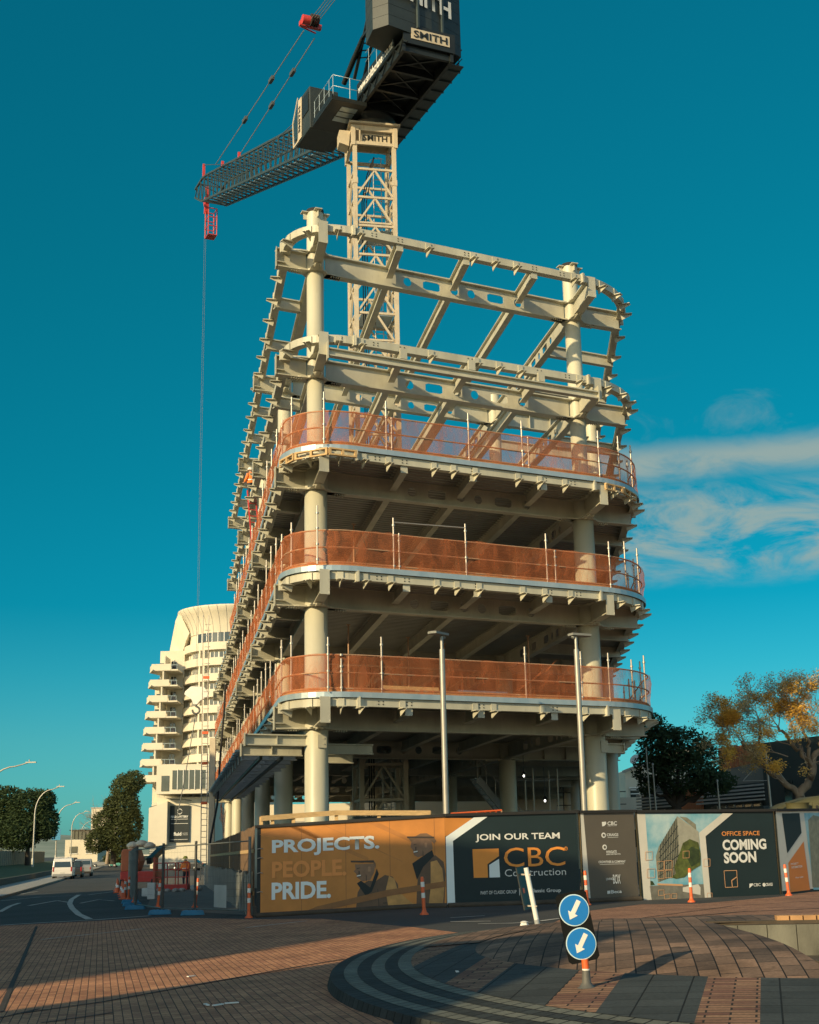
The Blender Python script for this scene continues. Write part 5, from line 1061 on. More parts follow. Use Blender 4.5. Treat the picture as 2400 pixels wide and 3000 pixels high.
# ---- far buildings
fb = thing('low_cream_building', (-73.5, 303, 0), 'low cream building with a glazed upper storey at the end of the road', 'building')
mb = MB(); mb.box((-73.5, 305, 2.0), 7.2, 10, 5.6); mb.build('wall', 'cream', fb)
mb = MB(); mb.box((-73.2, 305, 5.85), 5.6, 9, 1.9); mb.build('glazed_storey', 'pane', fb)
mb = MB()
for i in range(8): mb.box((-76 + .8 * i, 300.4, 5.85), .08, .1, 1.9)
mb.box((-73.2, 305, 6.85), 6.2, 10.2, .16); mb.build('glazing_frame', 'rubber', fb)
for x in (-75.2, -71.6):
    mb = MB(); mb.box((x, 299.95, 2.6), 1.7, .14, 1.5); w = mb.build('window', 'pane', fb); mb = MB(); mb.box((x, 299.9, 1.8), 1.9, .2, .12); mb.build('sill', 'white', w)
mb = MB(); mb.box((-75.6, 299.9, .4), 2.4, .1, 1.2); mb.build('garage_opening', 'rubber', fb)
tb = thing('cream_slab_building', (-76, 335, 0), 'plain windowless cream block rising behind the low building and trees', 'building'); mb = MB(); mb.box((-75.9, 336, 6), 6.4, 9, 13); mb.build('wall', 'cream', tb); mb = MB(); mb.box((-75.9, 336, 12.6), 6.7, 9.3, .25); mb.build('roof_edge', 'conc', tb)
# ---- round apartment tower
ap = thing('round_apartment_tower', (-35, 240, 0), 'tall white apartment tower with a rounded front, curved balconies and a flared roof', 'building')
TCx, TCy = -32.6, 241.5
def arc(r, a0, a1, n): return [(TCx + r * math.cos(math.radians(a0 + (a1 - a0) * i / n)), TCy + r * math.sin(math.radians(a0 + (a1 - a0) * i / n))) for i in range(n + 1)]
def cyl_band(name, r, z0, z1, m, a0=170, a1=330, t_=.3):
    P = arc(r, a0, a1, 40); nr = [V(p[0] - TCx, p[1] - TCy, 0).normalized() for p in P]; mb = MB(); mb.sweep([V(p[0], p[1], 0) for p in P], nr, [(-t_, z0), (0, z0), (0, z1), (-t_, z1)], False, False); return mb.build(name, m, ap)
mb = MB(); mb.lathe((TCx, TCy, 0), [(8.0, -1), (8.0, 40.4)], 48, False); mb.build('tower_wall', 'render', ap)
LV = [14.0 + 2.78 * i for i in range(9)]
for i, z in enumerate(LV):
    last = i == len(LV) - 1
    cyl_band('balcony_band', 9.2 if not last else 9.0, z, z + (1.35 if i else 2.2), 'render', 176, 330, 1.3)
    if last: break
    zz = z + 1.5 if i else z + 2.3
    for a0_, a1_ in ((196, 201), (213, 227), (247, 258), (259, 270), (272, 283), (286, 297)):
        if i == 0 and a0_ < 210: continue
        r = 8.05; P = arc(r + .05, a0_, a1_, 5); nr = [V(p[0] - TCx, p[1] - TCy, 0).normalized() for p in P]; mb = MB(); mb.sweep([V(*p, 0) for p in P], nr, [(-.1, zz), (0, zz), (0, zz + .95), (-.1, zz + .95)]); w = mb.build('window', 'pane', ap)
        mb = MB()
        for k in range(6 if a1_ - a0_ > 12 else 3): f = k / (5 if a1_ - a0_ > 12 else 2); a = math.radians(a0_ + (a1_ - a0_) * f); d = V(math.cos(a), math.sin(a), 0); mb.box(V(TCx, TCy, zz + .47) + d * (r + .06), .10, .09, 1.05, d, Z.cross(d))
        mb.build('window_frame', 'white', w)
    for a in (189, 236, 242): d = V(math.cos(math.radians(a)), math.sin(math.radians(a)), 0); mb = MB(); mb.box(V(TCx, TCy, z + 2.1) + d * 8.5, 1.2, .35, 1.5, d, Z.cross(d)); mb.build('fin_wall', 'render', ap)
zz = LV[-1] + 1.5
P = arc(8.1, 225, 320, 16); nr = [V(p[0] - TCx, p[1] - TCy, 0).normalized() for p in P]; mb = MB(); mb.sweep([V(*p, 0) for p in P], nr, [(-.1, zz - .1), (0, zz - .1), (0, zz + 2.0), (-.1, zz + 2.0)]); w = mb.build('window', 'pane', ap)
mb = MB(); [mb.box(V(TCx, TCy, zz + .95) + V(math.cos(math.radians(a)), math.sin(math.radians(a)), 0) * 8.12, .1, .12, 2.1, V(math.cos(math.radians(a)), math.sin(math.radians(a)), 0), V(-math.sin(math.radians(a)), math.cos(math.radians(a)), 0)) for a in range(225, 321, 8)]; mb.build('window_frame', 'white', w)
mb = MB(); P = [(r, z) for r, z in ((8.15, 39.4), (8.4, 40.6), (8.9, 41.8), (9.6, 42.9), (10.3, 43.75), (10.3, 44.05), (8.0, 44.3))]; mb.lathe((TCx, TCy, 0), P, 64, True); rf = mb.build('flared_roof', 'render', ap)
for a in range(170, 330, 9):
    d = V(math.cos(math.radians(a)), math.sin(math.radians(a)), 0); mb = MB()
    for (r0, z0), (r1, z1) in zip(P[:-2], P[1:-1]): mb.bar(V(TCx, TCy, z0) + d * (r0 + .02), V(TCx, TCy, z1) + d * (r1 + .02), .05, .04)
    mb.build('roof_seam', 'conc', rf)
RO = [V(-42.2, 238.2, 44.0), V(-43.0, 239.0, 42.6), V(-43.7, 240.5, 40.4), V(-44.4, 242.0, 38.0), V(-45.2, 243.5, 35.4)]; RI = [V(-40.2, 237.6, 40.0), V(-40.9, 238.4, 38.8), V(-41.5, 239.4, 37.4), V(-42.0, 240.6, 36.0), V(-42.6, 242.0, 34.6)]; n = 5
mb = MB(); mb.add(RO + RI + [p + V(1.6, 6, .2) for p in RO] + [p + V(1.2, 6, .6) for p in RI], [(i, n + i, n + i + 1, i + 1) for i in range(4)] + [(2 * n + i, i, i + 1, 2 * n + i + 1) for i in range(4)] + [(n + i, 3 * n + i, 3 * n + i + 1, n + i + 1) for i in range(4)] + [(0, 2 * n, 3 * n, n), (4, n + 4, 3 * n + 4, 2 * n + 4)], False); mb.build('roof_wing', 'render', ap)
mb = MB(); mb.box((-43.4, 246, 18), 4.4, 14, 38); mb.box((-45.6, 246.5, 15.5), 2.0, 13, 33); mb.build('wing_wall', 'render', ap)
for i, z in enumerate([13.6 + 2.75 * k for k in range(8)]):
    x0 = -47.6 + .22 * i
    mb = MB(); mb.box(((x0 - 41.4) / 2, 236.5, z), -41.4 - x0, 6.0, .26); mb.prism([(x0 - .9, 236.5), (x0 + .3, 232.9), (x0 + .3, 239.5)], Z * (z - .13), (1, 0, 0), (0, 1, 0), Z, .26); mb.box((x0 + 1.7, 233.5, z + .5), 3.4, .12, 1.15); mb.box((x0 - .3, 235, z + .5), .12, 3.2, 1.0, (.95, .3, 0), (-.3, .95, 0)); bl = mb.build('balcony_slab', 'render', ap)
    mb = MB(); mb.box((-43.0, 233.55, z + .95), 2.9, .05, .06)
    for k in range(4): mb.box((-44.3 + .9 * k, 233.55, z + .55), .05, .05, .85)
    mb.build('balcony_rail', 'galv', bl)
    mb = MB(); mb.box((x0 + 2.3, 236, z + 1.3), .25, 5.0, 2.5); mb.build('fin_wall', 'render', ap)
    mb = MB(); mb.box((-43.1, 238.9, z + 1.2), .9, .1, 2.0); w = mb.build('balcony_door', 'pane', ap); mb = MB(); mb.box((-43.1, 238.85, z + 1.5), .1, .12, 2.1); mb.box((-43.1, 238.84, z + 1.5), 1.4, .1, .1); mb.build('door_frame', 'white', w)
    mb = MB(); mb.box((x0 + 1.0, 238.9, z + 1.3), 1.2, .1, 1.3); mb.build('window', 'pane', ap)
    mb = MB(); mb.box((-42.2, 234.6, z + .55), .7, .6, .7); mb.build('balcony_furniture', 'denim', ap)
# podium with car park louvres and sign board
mb = MB(); mb.box((-34.0, 212, 3.8), 8.2, 24, 11.4); mb.build('podium_wall', 'render', ap)
mb = MB(); mb.prism([(-38.1, 203), (-38.1, 225), (-44.2, 232), (-41.4, 213)], V(0, 0, -1.8), (1, 0, 0), (0, 1, 0), Z, 10.9); mb.build('podium_wing', 'render', ap)
a_, b_ = V(-38.2, 202.9, 0), V(-41.5, 213, 0); d_ = (b_ - a_).normalized(); n_ = V(-d_.y, d_.x, 0); n_ = n_ if n_.y < 0 else -n_
for z in (1.0, 4.0, 7.0):
    mb = MB(); mb.box((a_ + b_) / 2 + n_ * .05 + Z * (z + .8), 9.6, .1, 1.7, d_, n_)
    pl_ = mb.build('louvre_panel', 'louvre', ap); mb = MB()
    for k in range(7): mb.box((a_ + b_) / 2 + n_ * .14 + Z * (z + .1 + k * .25), 9.6, .14, .07, d_, n_)
    mb.build('louvre_blades', 'rubber', pl_)
mb = MB(); mb.prism([(-39.0, 2.4), (-36.3, 2.8), (-36.3, 8.9), (-39.0, 8.0)], V(0, 198.6, 0), (1, 0, 0), Z, (0, 1, 0), 2.4); mb.build('sign_block', 'render', ap)
mb = MB(); mb.box((-33.9, 207, 12.0), 7.6, 20, 4.2); mb.build('terrace_storey', 'render', ap)
mb = MB(); mb.box((-36.4, 196.95, 11.4), 1.1, .1, 2.2); mb.build('terrace_door', 'pane', ap)
for k in range(6):
    x = -35.0 + k * .84; mb = MB(); mb.box((x, 196.95, 11.9), .72, .1, 2.7); w = mb.build('window', 'pane', ap); mb = MB(); mb.box((x + .39, 196.9, 11.9), .09, .14, 2.9); mb.build('window_frame', 'white', w)
mb = MB(); mb.box((-35.5, 199.8, 10.4), 6.0, .05, .06); [mb.box((-38.4 + .7 * k, 199.8, 10.0), .05, .05, .9) for k in range(9)]; mb.build('terrace_balustrade', 'galv', ap)
sb = thing('building_sign_board', (-34.6, 199.6, 5.7), 'tall black two part sign board with pale logos on the white podium wall', 'sign')
mb = MB(); mb.box((-34.66, 199.75, 5.72), 2.86, .14, 5.2); bd = mb.build('board', 'ink', sb)
def stx(x0, z0, w, h, body, b=.01): text_mesh(body, (x0, 199.66, z0), (1, 0, 0), (0, 0, 1), w, h, (0, -1, 0), 'lite', 'lettering', bd, b, .01)
stx(-35.95, 6.55, 2.55, .30, 'FIELD & PITTERY', .03); stx(-35.5, 4.0, 1.15, .52, 'fluid', .03); stx(-34.2, 4.28, .8, .10, 'SYSTEMS'); stx(-34.2, 4.06, .8, .09, 'CONSULTING')
for z in (5.72, 3.45, 6.35): mb = MB(); mb.box((-34.66, 199.66, z), 2.5, .02, .05); mb.build('rule', 'lite', bd)
mb = MB(); mb.sweep([V(-34.66 + .36 * math.cos(q), 199.66, 7.45 + .36 * math.sin(q)) for q in [math.pi * 2 * i / 24 for i in range(24)]], [V(0, -1, 0)] * 24, [(0, -.05), (.02, -.05), (.02, .05), (0, .05)], True); mb.build('ring_logo', 'lite', bd)
mb = MB(); mb.tube([(-36.0, 199.4, 9.2), (-34.0, 198.2, 9.1), (-32.6, 197.2, 8.9)], .07, 6); tag(mb.build('wall_lamp_arm', 'black'), 'thin dark lamp arm reaching out above the black sign board', 'lamp')
# ================================================================ right hand side
MT['darkwall'] = mat('dark_green_wall', (.045, .065, .068), .6, 0, .3, .6); MT['terra'] = mat('terracotta_cladding', (.58, .23, .11), .7, 0, .35, 2.5, stretch=(3, 3, .2)); MT['slateroof'] = mat('grey_roof', (.24, .25, .23), .7, 0, .15, 1); MT['olive'] = mat('olive_drab_paint', (.105, .10, .045), .6, 0, .2, 1.5)
wb = thing('white_gabled_building', (22, 128, 0), 'old white building with louvred windows behind the scaffold at far right', 'building')
mb = MB(); mb.prism([(19.4, -.5), (25.4, -.5), (25.4, 9.9), (22.4, 9.2), (19.4, 8.1)], V(0, 125, 0), (1, 0, 0), Z, (0, 1, 0), 12); mb.build('wall', 'render', wb)
for z0 in (8.05,): mb = MB(); mb.bar(V(19.2, 124.9, 8.0), V(22.4, 124.9, 9.15), .2, .25); mb.bar(V(22.4, 124.9, 9.15), V(25.6, 124.9, 9.85), .2, .25); mb.build('cornice', 'conc', wb)
for x in (20.2, 23.0):
    mb = MB(); mb.box((x, 124.95, 5.2), .8, .12, 2.6); w = mb.build('window', 'pane', wb); mb = MB()
    for k in range(7): mb.box((x, 124.85, 4.2 + k * .36), .8, .1, .08)
    mb.box((x, 124.85, 6.55), 1.0, .12, .12); mb.build('window_frame', 'white', w)
mb = MB(); mb.lathe(V(20.3, 124, 9.0), [(.02, 0), (.35, .06), (.5, .16)], 20, True, (-.6, -.6, .5)); mb.tube([(20.4, 124.3, 8.2), (20.3, 124, 8.9)], .04, 6); tag(mb.build('satellite_dish', 'louvre'), 'grey satellite dish on the roof edge of the old white building', 'satellite dish')
DBF = ((17.97, 108.0, 4.88), (23.68, 90.0, 5.6))
sh = thing('dark_shop_building', (20, 98, 0), 'long dark shop building with terracotta cladding, grey louvre bands and a LUXE sign', 'building')
a_, b_ = Vector(DBF[0]), Vector(DBF[1]); a_.z = b_.z = 0; d_ = (b_ - a_).normalized(); n_ = V(d_.y, -d_.x, 0); n_ = n_ if n_.y < 0 else -n_; L_ = (b_ - a_).length + 9
def sp(x, z, o=0): return a_ + d_ * x + n_ * o + Z * z
mb = MB(); mb.prism([(0, -.5), (L_, -.5), (L_, 5.4), (0, 5.4)], a_ - n_ * 8, d_, Z, n_, 8); mb.build('wall', 'darkwall', sh)
SHX = 0
LT = (b_ - a_).length
mb = MB(); mb.prism([(LT * .50, 6.0), (LT * 1.0, 6.0), (LT * 1.0, 8.1), (LT * .50, 8.3)], a_ - n_ * 2, d_, Z, n_, .3); c1 = mb.build('terracotta_cladding', 'terra', sh); mb = MB()
for k in range(20): mb.box(sp(LT * (.51 + .025 * k), 7.1, -1.66), .10, .08, 2.0, d_, n_)
mb.build('cladding_battens', 'terra', c1)
mb = MB(); mb.prism([(LT * .32, 3.2), (LT * .52, 3.2), (LT * .52, 5.4), (LT * .32, 5.4)], a_ + n_ * .05, d_, Z, n_, .12); mb.build('terracotta_cladding', 'terra', sh)
mb = MB(); mb.prism([(0, 5.3), (LT * 1.0, 5.3), (LT * 1.0, 6.9), (LT * .5, 6.3), (0, 5.9)], a_ - n_ * .4, d_, Z, n_, .25); mb.build('canopy_roof', 'slateroof', sh)
for x0, x1 in ((.02, .34), (.52, 1.0)):
    mb = MB()
    for k in range(5): mb.box(sp(LT * (x0 + x1) / 2, 4.25 + k * .24, .55), LT * (x1 - x0), .22, .11, d_, n_)
    mb.build('louvre_band', 'louvre', sh)
for x in (.06, .12, .18, .60, .66, .72, .78, .84, .90): mb = MB(); mb.box(sp(LT * x, 3.2, .03), LT * .045, .1, 1.6, d_, n_); w = mb.build('window', 'pane', sh); mb = MB(); mb.box(sp(LT * (x + .026), 3.2, .06), .08, .14, 1.7, d_, n_); mb.build('window_frame', 'louvre', w)
mb = MB(); mb.box(sp(LT * .44, 2.85, .3), LT * .19, .08, 1.0, d_, n_); bd = mb.build('sign_board', 'black', sh); text_mesh('LUXE', sp(LT * .38, 2.72, .36), d_, Z, LT * .12, .5, n_, 'mast', 'lettering', bd, -.005, .01)
mb = MB(); mb.prism([(LT * 1.0, -.5), (LT * 1.0 + 9, -.5), (LT * 1.0 + 9, 7.8), (LT * 1.0, 7.9)], a_ - n_ * 6, d_, Z, n_, 6.6); mb.build('end_wing', 'darkwall', sh)
mb = MB(); mb.box(sp(LT * 1.16, 4.2, .72), .8, .1, 2.2, d_, n_); mb.build('window', 'pane', sh)
mb = MB(); mb.box(sp(LT * 1.02, 2.2, 2.0), 8.0, 3.0, 3.0, d_, n_); tag(mb.build('dark_container', 'darkwall'), 'dark site container in front of the long dark shop building', 'container')
# thin street poles behind the hoarding
def pole(x, y, z0, z1, label, r=.05):
    t = thing('street_pole', (x, y, z0), label, 'pole', 'thin grey poles behind the hoarding'); mb = MB(); mb.tube([(x, y, z0), (x - .03, y, (z0 + z1) / 2), (x - .06, y, z1)], [r * 1.3, r, r * .7], 8); mb.build('shaft', 'lampgalv', t); mb = MB(); mb.lathe((x - .06, y, z1), [(r * 1.2, 0), (r * 1.2, .08), (.01, .12)], 8); mb.build('cap', 'lampgalv', t); return t
pole(12.39, 70, 0, 5.5, 'thin pole left of the dark tree'); pole(15.67, 70, 0, 4.6, 'short thin pole in front of the shop louvres'); p3 = pole(18.3, 70, 0, 6.0, 'tallest thin pole with two stay wires by the orange tree', .07)
mb = MB()
for dx in (-1.3, .9): mb.tube([(18.24, 70, 5.9), (18.24 + dx, 70, 4.6)], .02, 5)
mb.tube([(18.24 - 1.3, 70, 4.6), (18.24, 70, 4.6)], .02, 5); mb.build('stay_wire', 'lampgalv', p3)
t = thing('orange_disc_sign', (11.9, 68, 0), 'small orange disc sign just above the hoarding beside the building', 'sign'); mb = MB(); mb.tube([(11.75, 68, 0), (11.7, 68, 6.3)], .035, 6); mb.build('post', 'lampgalv', t); mb = MB(); mb.lathe((11.75, 67.9, 2.95), [(.22, 0), (.22, .03)], 20, False, (0, -1, 0)); mb.build('disc', 'orange', t)
mb = MB()
for x in (10.9, 12.5, 14.0): mb.tube([(x, 100, 0), (x, 100, 6.6)], .04, 6)
for z in (4.4, 5.3): mb.tube([(10.4, 100, z), (15.5, 100, z)], .035, 6)
for x in (11.6, 13.2): mb.tube([(x - .9, 100, 5.6), (x, 100, 7.6), (x + .8, 100, 5.9)], .03, 5)
tag(mb.build('street_scaffold', 'rubber'), 'spindly dark scaffold frame in front of the old white building', 'scaffold')
# olive armoured vehicle showing over the hoarding
av = thing('olive_armoured_vehicle', (16.5, 53, 0), 'olive green armoured vehicle whose domed top shows above the hoarding', 'vehicle')
P = [(0, 0), (.2, 2.55), (.9, 2.7), (1.6, 3.0), (2.6, 3.24), (4.2, 3.22), (6.0, 2.9), (6.4, 2.4), (6.4, 0)]
mb = MB(); n = len(P); W3 = [V(13.1, 52, 0) + V(1, .10, 0) * x + Z * z for x, z in P]; dv = V(-.1, 1, 0); rows = []
for f, k in ((0, .93), (.12, 1.0), (.88, 1.0), (1, .93)): rows += [W3[0] + (q - W3[0]) * k + V(.2, 0, 0) * (1 - k) * 10 + dv * 2.6 * f for q in W3]
mb.add(rows, [(j * n + i, j * n + (i + 1) % n, (j + 1) * n + (i + 1) % n, (j + 1) * n + i) for j in range(3) for i in range(n)] + [tuple(range(n))[::-1], tuple(range(3 * n, 4 * n))], True); mb.build('hull', 'olive', av)
mb = MB(); mb.lathe(V(14.55, 51.85, 2.62), [(.42, 0), (.42, .30), (.46, .34)], 24); mb.build('cupola', 'olive', av)
mb = MB(); mb.prism([(0, 0), (.5, 0), (.42, .36), (0, .36)], V(15.1, 51.75, 2.62), (1, 0, 0), Z, (0, 1, 0), .08); bp2 = mb.build('bracket_plate', 'olive', av); mb = MB(); mb.lathe((15.26, 51.74, 2.8), [(.06, 0), (.06, .01)], 12, False, (0, -1, 0)); mb.build('bolt_hole', 'rubber', bp2)
mb = MB(); mb.bar((13.1, 51.9, 2.62), (13.8, 51.9, 2.72), .25, .12); mb.build('nose_fitting', 'olive', av)
# ---- lamp posts by the hoarding
def led_lamp(x, y, h, rot, label):
    t = thing('lamp_post', (x, y, 0), label, 'lamp post', 'straight lamp posts behind the hoarding'); mb = MB(); mb.tube([(x, y, 0), (x, y, 4), (x, y, h - .55)], [.095, .088, .080], 16); mb.build('pole', 'lampgalv', t)
    mb = MB(); mb.tube([(x, y, h - .6), (x, y, h - .15)], .05, 12); mb.build('spigot', 'lampgalv', t)
    d = V(math.cos(rot), math.sin(rot), 0); s = Z.cross(d); mb = MB(); mb.prism([(-.20, -.14), (.5, -.16), (.56, 0), (.5, .16), (-.20, .14)], V(x, y, h - .12), d, s, Z, .07); mb.tube([V(x, y, h - .2) - d * .12, V(x, y, h - .08) - d * .05], .06, 8); mb.build('lamp_head', 'slateroof', t)
led_lamp(.9, 40.3, 8.0, -2.2, 'grey lamp post rising behind the join our team banner'); led_lamp(5.16, 41.6, 8.1, .5, 'grey lamp post in front of the right building column')
# ================================================================ site on the left and inside
# picket and sheet fence running back from the hoarding corner
sf = thing('site_boundary_fence', (-4.6, 39, 0), 'brown picket fence with galvanised sheets along its foot, running back along the site', 'fence'); FA = V(-4.55, 38.4, 0); rn2 = random.Random(5)
mb = MB(); mg = MB(); mr = MB()
for i in range(230):
    p = FA + EV * (i * .215); g = gz(p.x)
    if i < 190 and rn2.random() < .93: mb.box(p + Z * (g + 1.35 + rn2.uniform(-.03, .03)), .02, .10, 2.15, EV.cross(Z), EV)
    if i % 4 == 0: mg.box(p + NL * .06 + EV * .4 + Z * (g + .58 + rn2.uniform(-.05, .05)), .02, .80, 1.18, (NL + EV * rn2.uniform(-.05, .05)).normalized(), None)
for z in (.6, 1.75): mr.bar(FA + Z * (z - .15), FA + EV * 41 + Z * (z - .36), .05, .10)
mb.build('pickets', mat('brown_pickets', (.24, .15, .085), .85, 0, .35, 3), sf); mg.build('galvanised_sheets', mat('galvanised_sheet', (.42, .45, .45), .35, .5, .3, 1.2), sf); mr.build('rail', 'timber', sf)
MT['fpost'] = mat('dark_fence_tube', (.20, .21, .20), .5, .3, .3, 4)
# mesh fence panels
FPX = [(-4.62, 37.95), (-6.7, 41.6), (-8.0, 43.3), (-9.95, 48.8)]
def fence_panel(a, b, label, h=2.1):
    a, b = G(*a, .06), G(*b, .06); t = thing('mesh_fence_panel', (a + b) / 2, label, 'fence panel', 'temporary mesh fence panels'); d = (b - a); L = d.length
    mb = MB(); mb.tube([a + Z * .05, a + Z * h], .042, 8); mb.tube([b + Z * .05, b + Z * h], .042, 8)
    for z in (.12, h - .12): mb.tube([a + Z * z, b + Z * z], .02, 6)
    mb.build('frame', 'fpost', t); mb = MB()
    for i in range(1, int(L / .2)): q = a + d * (i * .2 / L); mb.add([q + Z * .12 - d / L * .0014, q + Z * .12 + d / L * .0014, q + Z * (h - .12) + d / L * .0014, q + Z * (h - .12) - d / L * .0014], [(0, 1, 2, 3)])
    for i in range(1, 10): z = .12 + (h - .24) * i / 10; mb.add([a + Z * (z - .002), b + Z * (z - .002), b + Z * (z + .002), a + Z * (z + .002)], [(0, 1, 2, 3)])
    mb.build('wire_mesh', 'cable', t); return t
PL = ['mesh fence panel clamped to the left end of the printed hoarding', 'mesh fence panel with a white notice, facing the junction', 'mesh fence panel at the street corner of the works']
tps = [fence_panel(a, b, l) for a, b, l in zip(FPX, FPX[1:], PL)]
q0 = V(*FPX[-1], 0)
for i in range(9):
    a = q0 + V(-.215, .977, 0) * (i * 3.1); b = a + V(-.215, .977, 0) * 3.0; fence_panel((a.x, a.y), (b.x, b.y), 'street side mesh fence panel in the long row running away from the corner')
mb = MB(); p, q = V(-4.9, 38.3, .1), V(-6.4, 41.0, .1); m_ = p.lerp(q, .45); dd = (q - p).normalized(); mb.box(V(-5.66, 39.6, .36), .02, .95, .62, V(dd.y, -dd.x, 0), dd); tag(mb.build('fence_notice', 'louvre'), 'pale rectangular notice sheet fixed low on the mesh fence', 'notice')
# blue fence feet
def foot(x, y, r, label):
    g = gz(x); t = thing('ballast_block', (x, y, g), label, 'ballast block', 'blue plastic ballast blocks'); d = V(math.cos(r), math.sin(r), 0); s = Z.cross(d); mb = MB()
    mb.prism([(-.36, 0), (.36, 0), (.32, .13), (.22, .15), (-.22, .15), (-.32, .13)], V(x, y, g) - s * .12, d, Z, s, .24); mb.build('block', 'tarp', t, .015)
    for a in (-.12, .0, .12): mb = MB(); mb.lathe(V(x, y, g + .15) + d * a, [(.025, 0), (.02, .012)], 8); mb.build('socket', 'rubber', t)
for x, y, r, l in ((-6.75, 41.5, .1, 'blue ballast block between the first two mesh panels'), (-8.05, 43.2, .1, 'blue ballast block under the second bollard'), (-9.95, 48.7, .0, 'large blue ballast block at the street corner'), (-10.8, 52.3, .3, 'blue ballast block just past the street corner'), (-11.6, 55.8, .3, 'furthest blue ballast block along the street')): foot(x, y, r, l)
def cone(x, y, label, z=None):
    g = gz(x) if z is None else z; t = thing('traffic_cone', (x, y, g), label, 'traffic cone', 'orange traffic cones'); mb = MB(); mb.box((x, y, g + .02), .38, .38, .04); mb.lathe((x, y, g + .04), [(.15, 0), (.03, .66)], 16); c = mb.build('body', 'orange', t); mb = MB(); mb.lathe((x, y, g + .04), [(.112, .24), (.085, .38)], 16); mb.build('reflective_band', 'white', c)
cone(-15.0, 70, 'orange cone at the kerb beside the street fence'); cone(-17.2, 79, 'furthest orange cone along the street fence'); cone(-13.3, 62.5, 'orange cone between the bollards along the street fence'); cone(-14.2, 66.5, 'orange cone next to the last bollard of the street row'); cone(-16.2, 74.5, 'orange cone halfway along the far end of the street fence'); cone(-11.9, 79.8, 'orange cone inside the site at the foot of the sheet fence')
# boom lift and work platform
bl_ = thing('boom_lift', (-15.6, 80, gz(-15.6)), 'red and orange boom lift with a boxy hood parked inside the site', 'lift'); o = V(-16.0, 80, gz(-16)); 
mb = MB(); mb.box(o + Z * .75, 2.0, 2.6, .6); mb.build('chassis', 'red', bl_, .04); mb = MB(); mb.prism([(-1.0, 0), (-.1, 0), (.1, .6), (-.15, 1.25), (-.9, 1.25), (-1.0, 1.1)], o + V(0, -1.2, 1.05), (1, 0, 0), Z, (0, 1, 0), 1.6); mb.build('hood', mat('faded_orange_paint', (.55, .16, .07), .5, 0, .2, 2), bl_, .05)
for sx in (-.9, .9):
    for sy in (-1.0, 1.0): mb = MB(); mb.lathe(o + V(sx, sy, .38) - V(.12, 0, 0), [(.2, 0), (.38, .02), (.38, .22), (.2, .24)], 18, True, (1, 0, 0)); mb.build('wheel', 'rubber', bl_)
mb = MB(); mb.bar(o + V(.5, -.6, 1.6), o + V(.7, 2.4, 2.3), .3, .35); mb.build('boom', 'black', bl_)
for i, (dx, dz) in enumerate(((-.5, 2.42), (.0, 2.5), (.45, 2.38))): mb = MB(); mb.lathe(o + V(dx, -.4, dz - .1), [(.1, 0), (.36, .08), (.38, .22), (.2, .36), (.03, .4)], 9); tag(mb.build('sand_bag', 'render'), 'pale sagging sack lying on top of the boom lift', 'sack', 'sacks on the boom lift')
wp = thing('work_platform', (-13.4, 76, gz(-13.4)), 'red caged work platform basket standing on the site ground', 'platform'); o = V(-13.4, 75, gz(-13.4)); mb = MB(); mb.box(o + Z * .18, 1.9, 1.0, .28); mb.build('deck', 'red', wp); mb = MB()
for x in (-.9, -.3, .3, .9):
    for y in (-.45, .45): mb.tube([o + V(x, y, .3), o + V(x, y, 1.45)], .03, 6)
for z in (.7, 1.1, 1.45):
    for y in (-.45, .45): mb.tube([o + V(-.9, y, z), o + V(.9, y, z)], .028, 6)
mb.build('guard_rails', 'red', wp); mb = MB(); mb.box(o + V(-.85, -.1, 1.1), .12, .8, 1.3); mb.build('control_panel', mat('faded_red', (.45, .09, .05), .5), wp)
rr_ = random.Random(9)
for i in range(14):
    x, y = -12.3 + rr_.uniform(-1.5, 1.2), 74 + rr_.uniform(-3, 3); mb = MB(); s = rr_.uniform(.12, .3); mb.lathe((x, y, gz(x)), [(s * .7, 0), (s, s * .4), (s * .8, s * .8), (s * .2, s)], 7); tag(mb.build('rubble_lump', 'conc'), 'pale lump of rubble in the heap by the sheet fence', 'rubble', 'rubble heap by the sheet fence')
t = thing('water_barrel_box', (-11.3, 60.0, gz(-11.3)), 'white plastic box standing behind the mesh fence', 'box'); mb = MB(); mb.box((-11.6, 60.2, gz(-11.6) + .35), .34, .3, .7); mb.build('box', 'white', t, .03); mb = MB(); mb.box((-11.9, 60.4, gz(-11.6) + .3), .3, .3, .35); mb.build('spout_box', 'white', t, .03)
# slim mast ladder and timber post beside the street
t = thing('access_ladder_tower', (-12.4, 80, 0), 'slim red and white ladder tower beside the left edge of the frame', 'ladder'); mb = MB()
for dx in (-.17, .17): mb.tube([(-12.42 + dx, 80, 0), (-12.55 + dx, 80, 15.6)], .03, 6)
for i in range(44): mb.tube([(-12.6, 80, .4 + i * .34), (-12.25, 80, .4 + i * .34)], .018, 5, False)
mb.build('rails', 'tube', t); mb = MB()
for z in (4.4, 6.7, 8.5, 11.8): mb.box((-12.45, 79.95, z), .36, .1, .16)
mb.build('clips', 'orange', t)
mb = MB(); mb.box((-11.85, 79, 4.0), .34, .3, 8.2); tag(mb.build('tall_timber_post', 'mast'), 'tall pale post rising beside the ladder tower at the left edge of the frame', 'post')
mb = MB(); mb.tube([W(-1.9, 30, 10.4), W(-1.95, 30, 9), W(-2.1, 30, 7), W(-2.3, 29, 4), W(-2.7, 28, 2)], .06, 6); tag(mb.build('power_cable', 'rubber'), 'black cable hanging down the street side of the steel frame', 'cable')
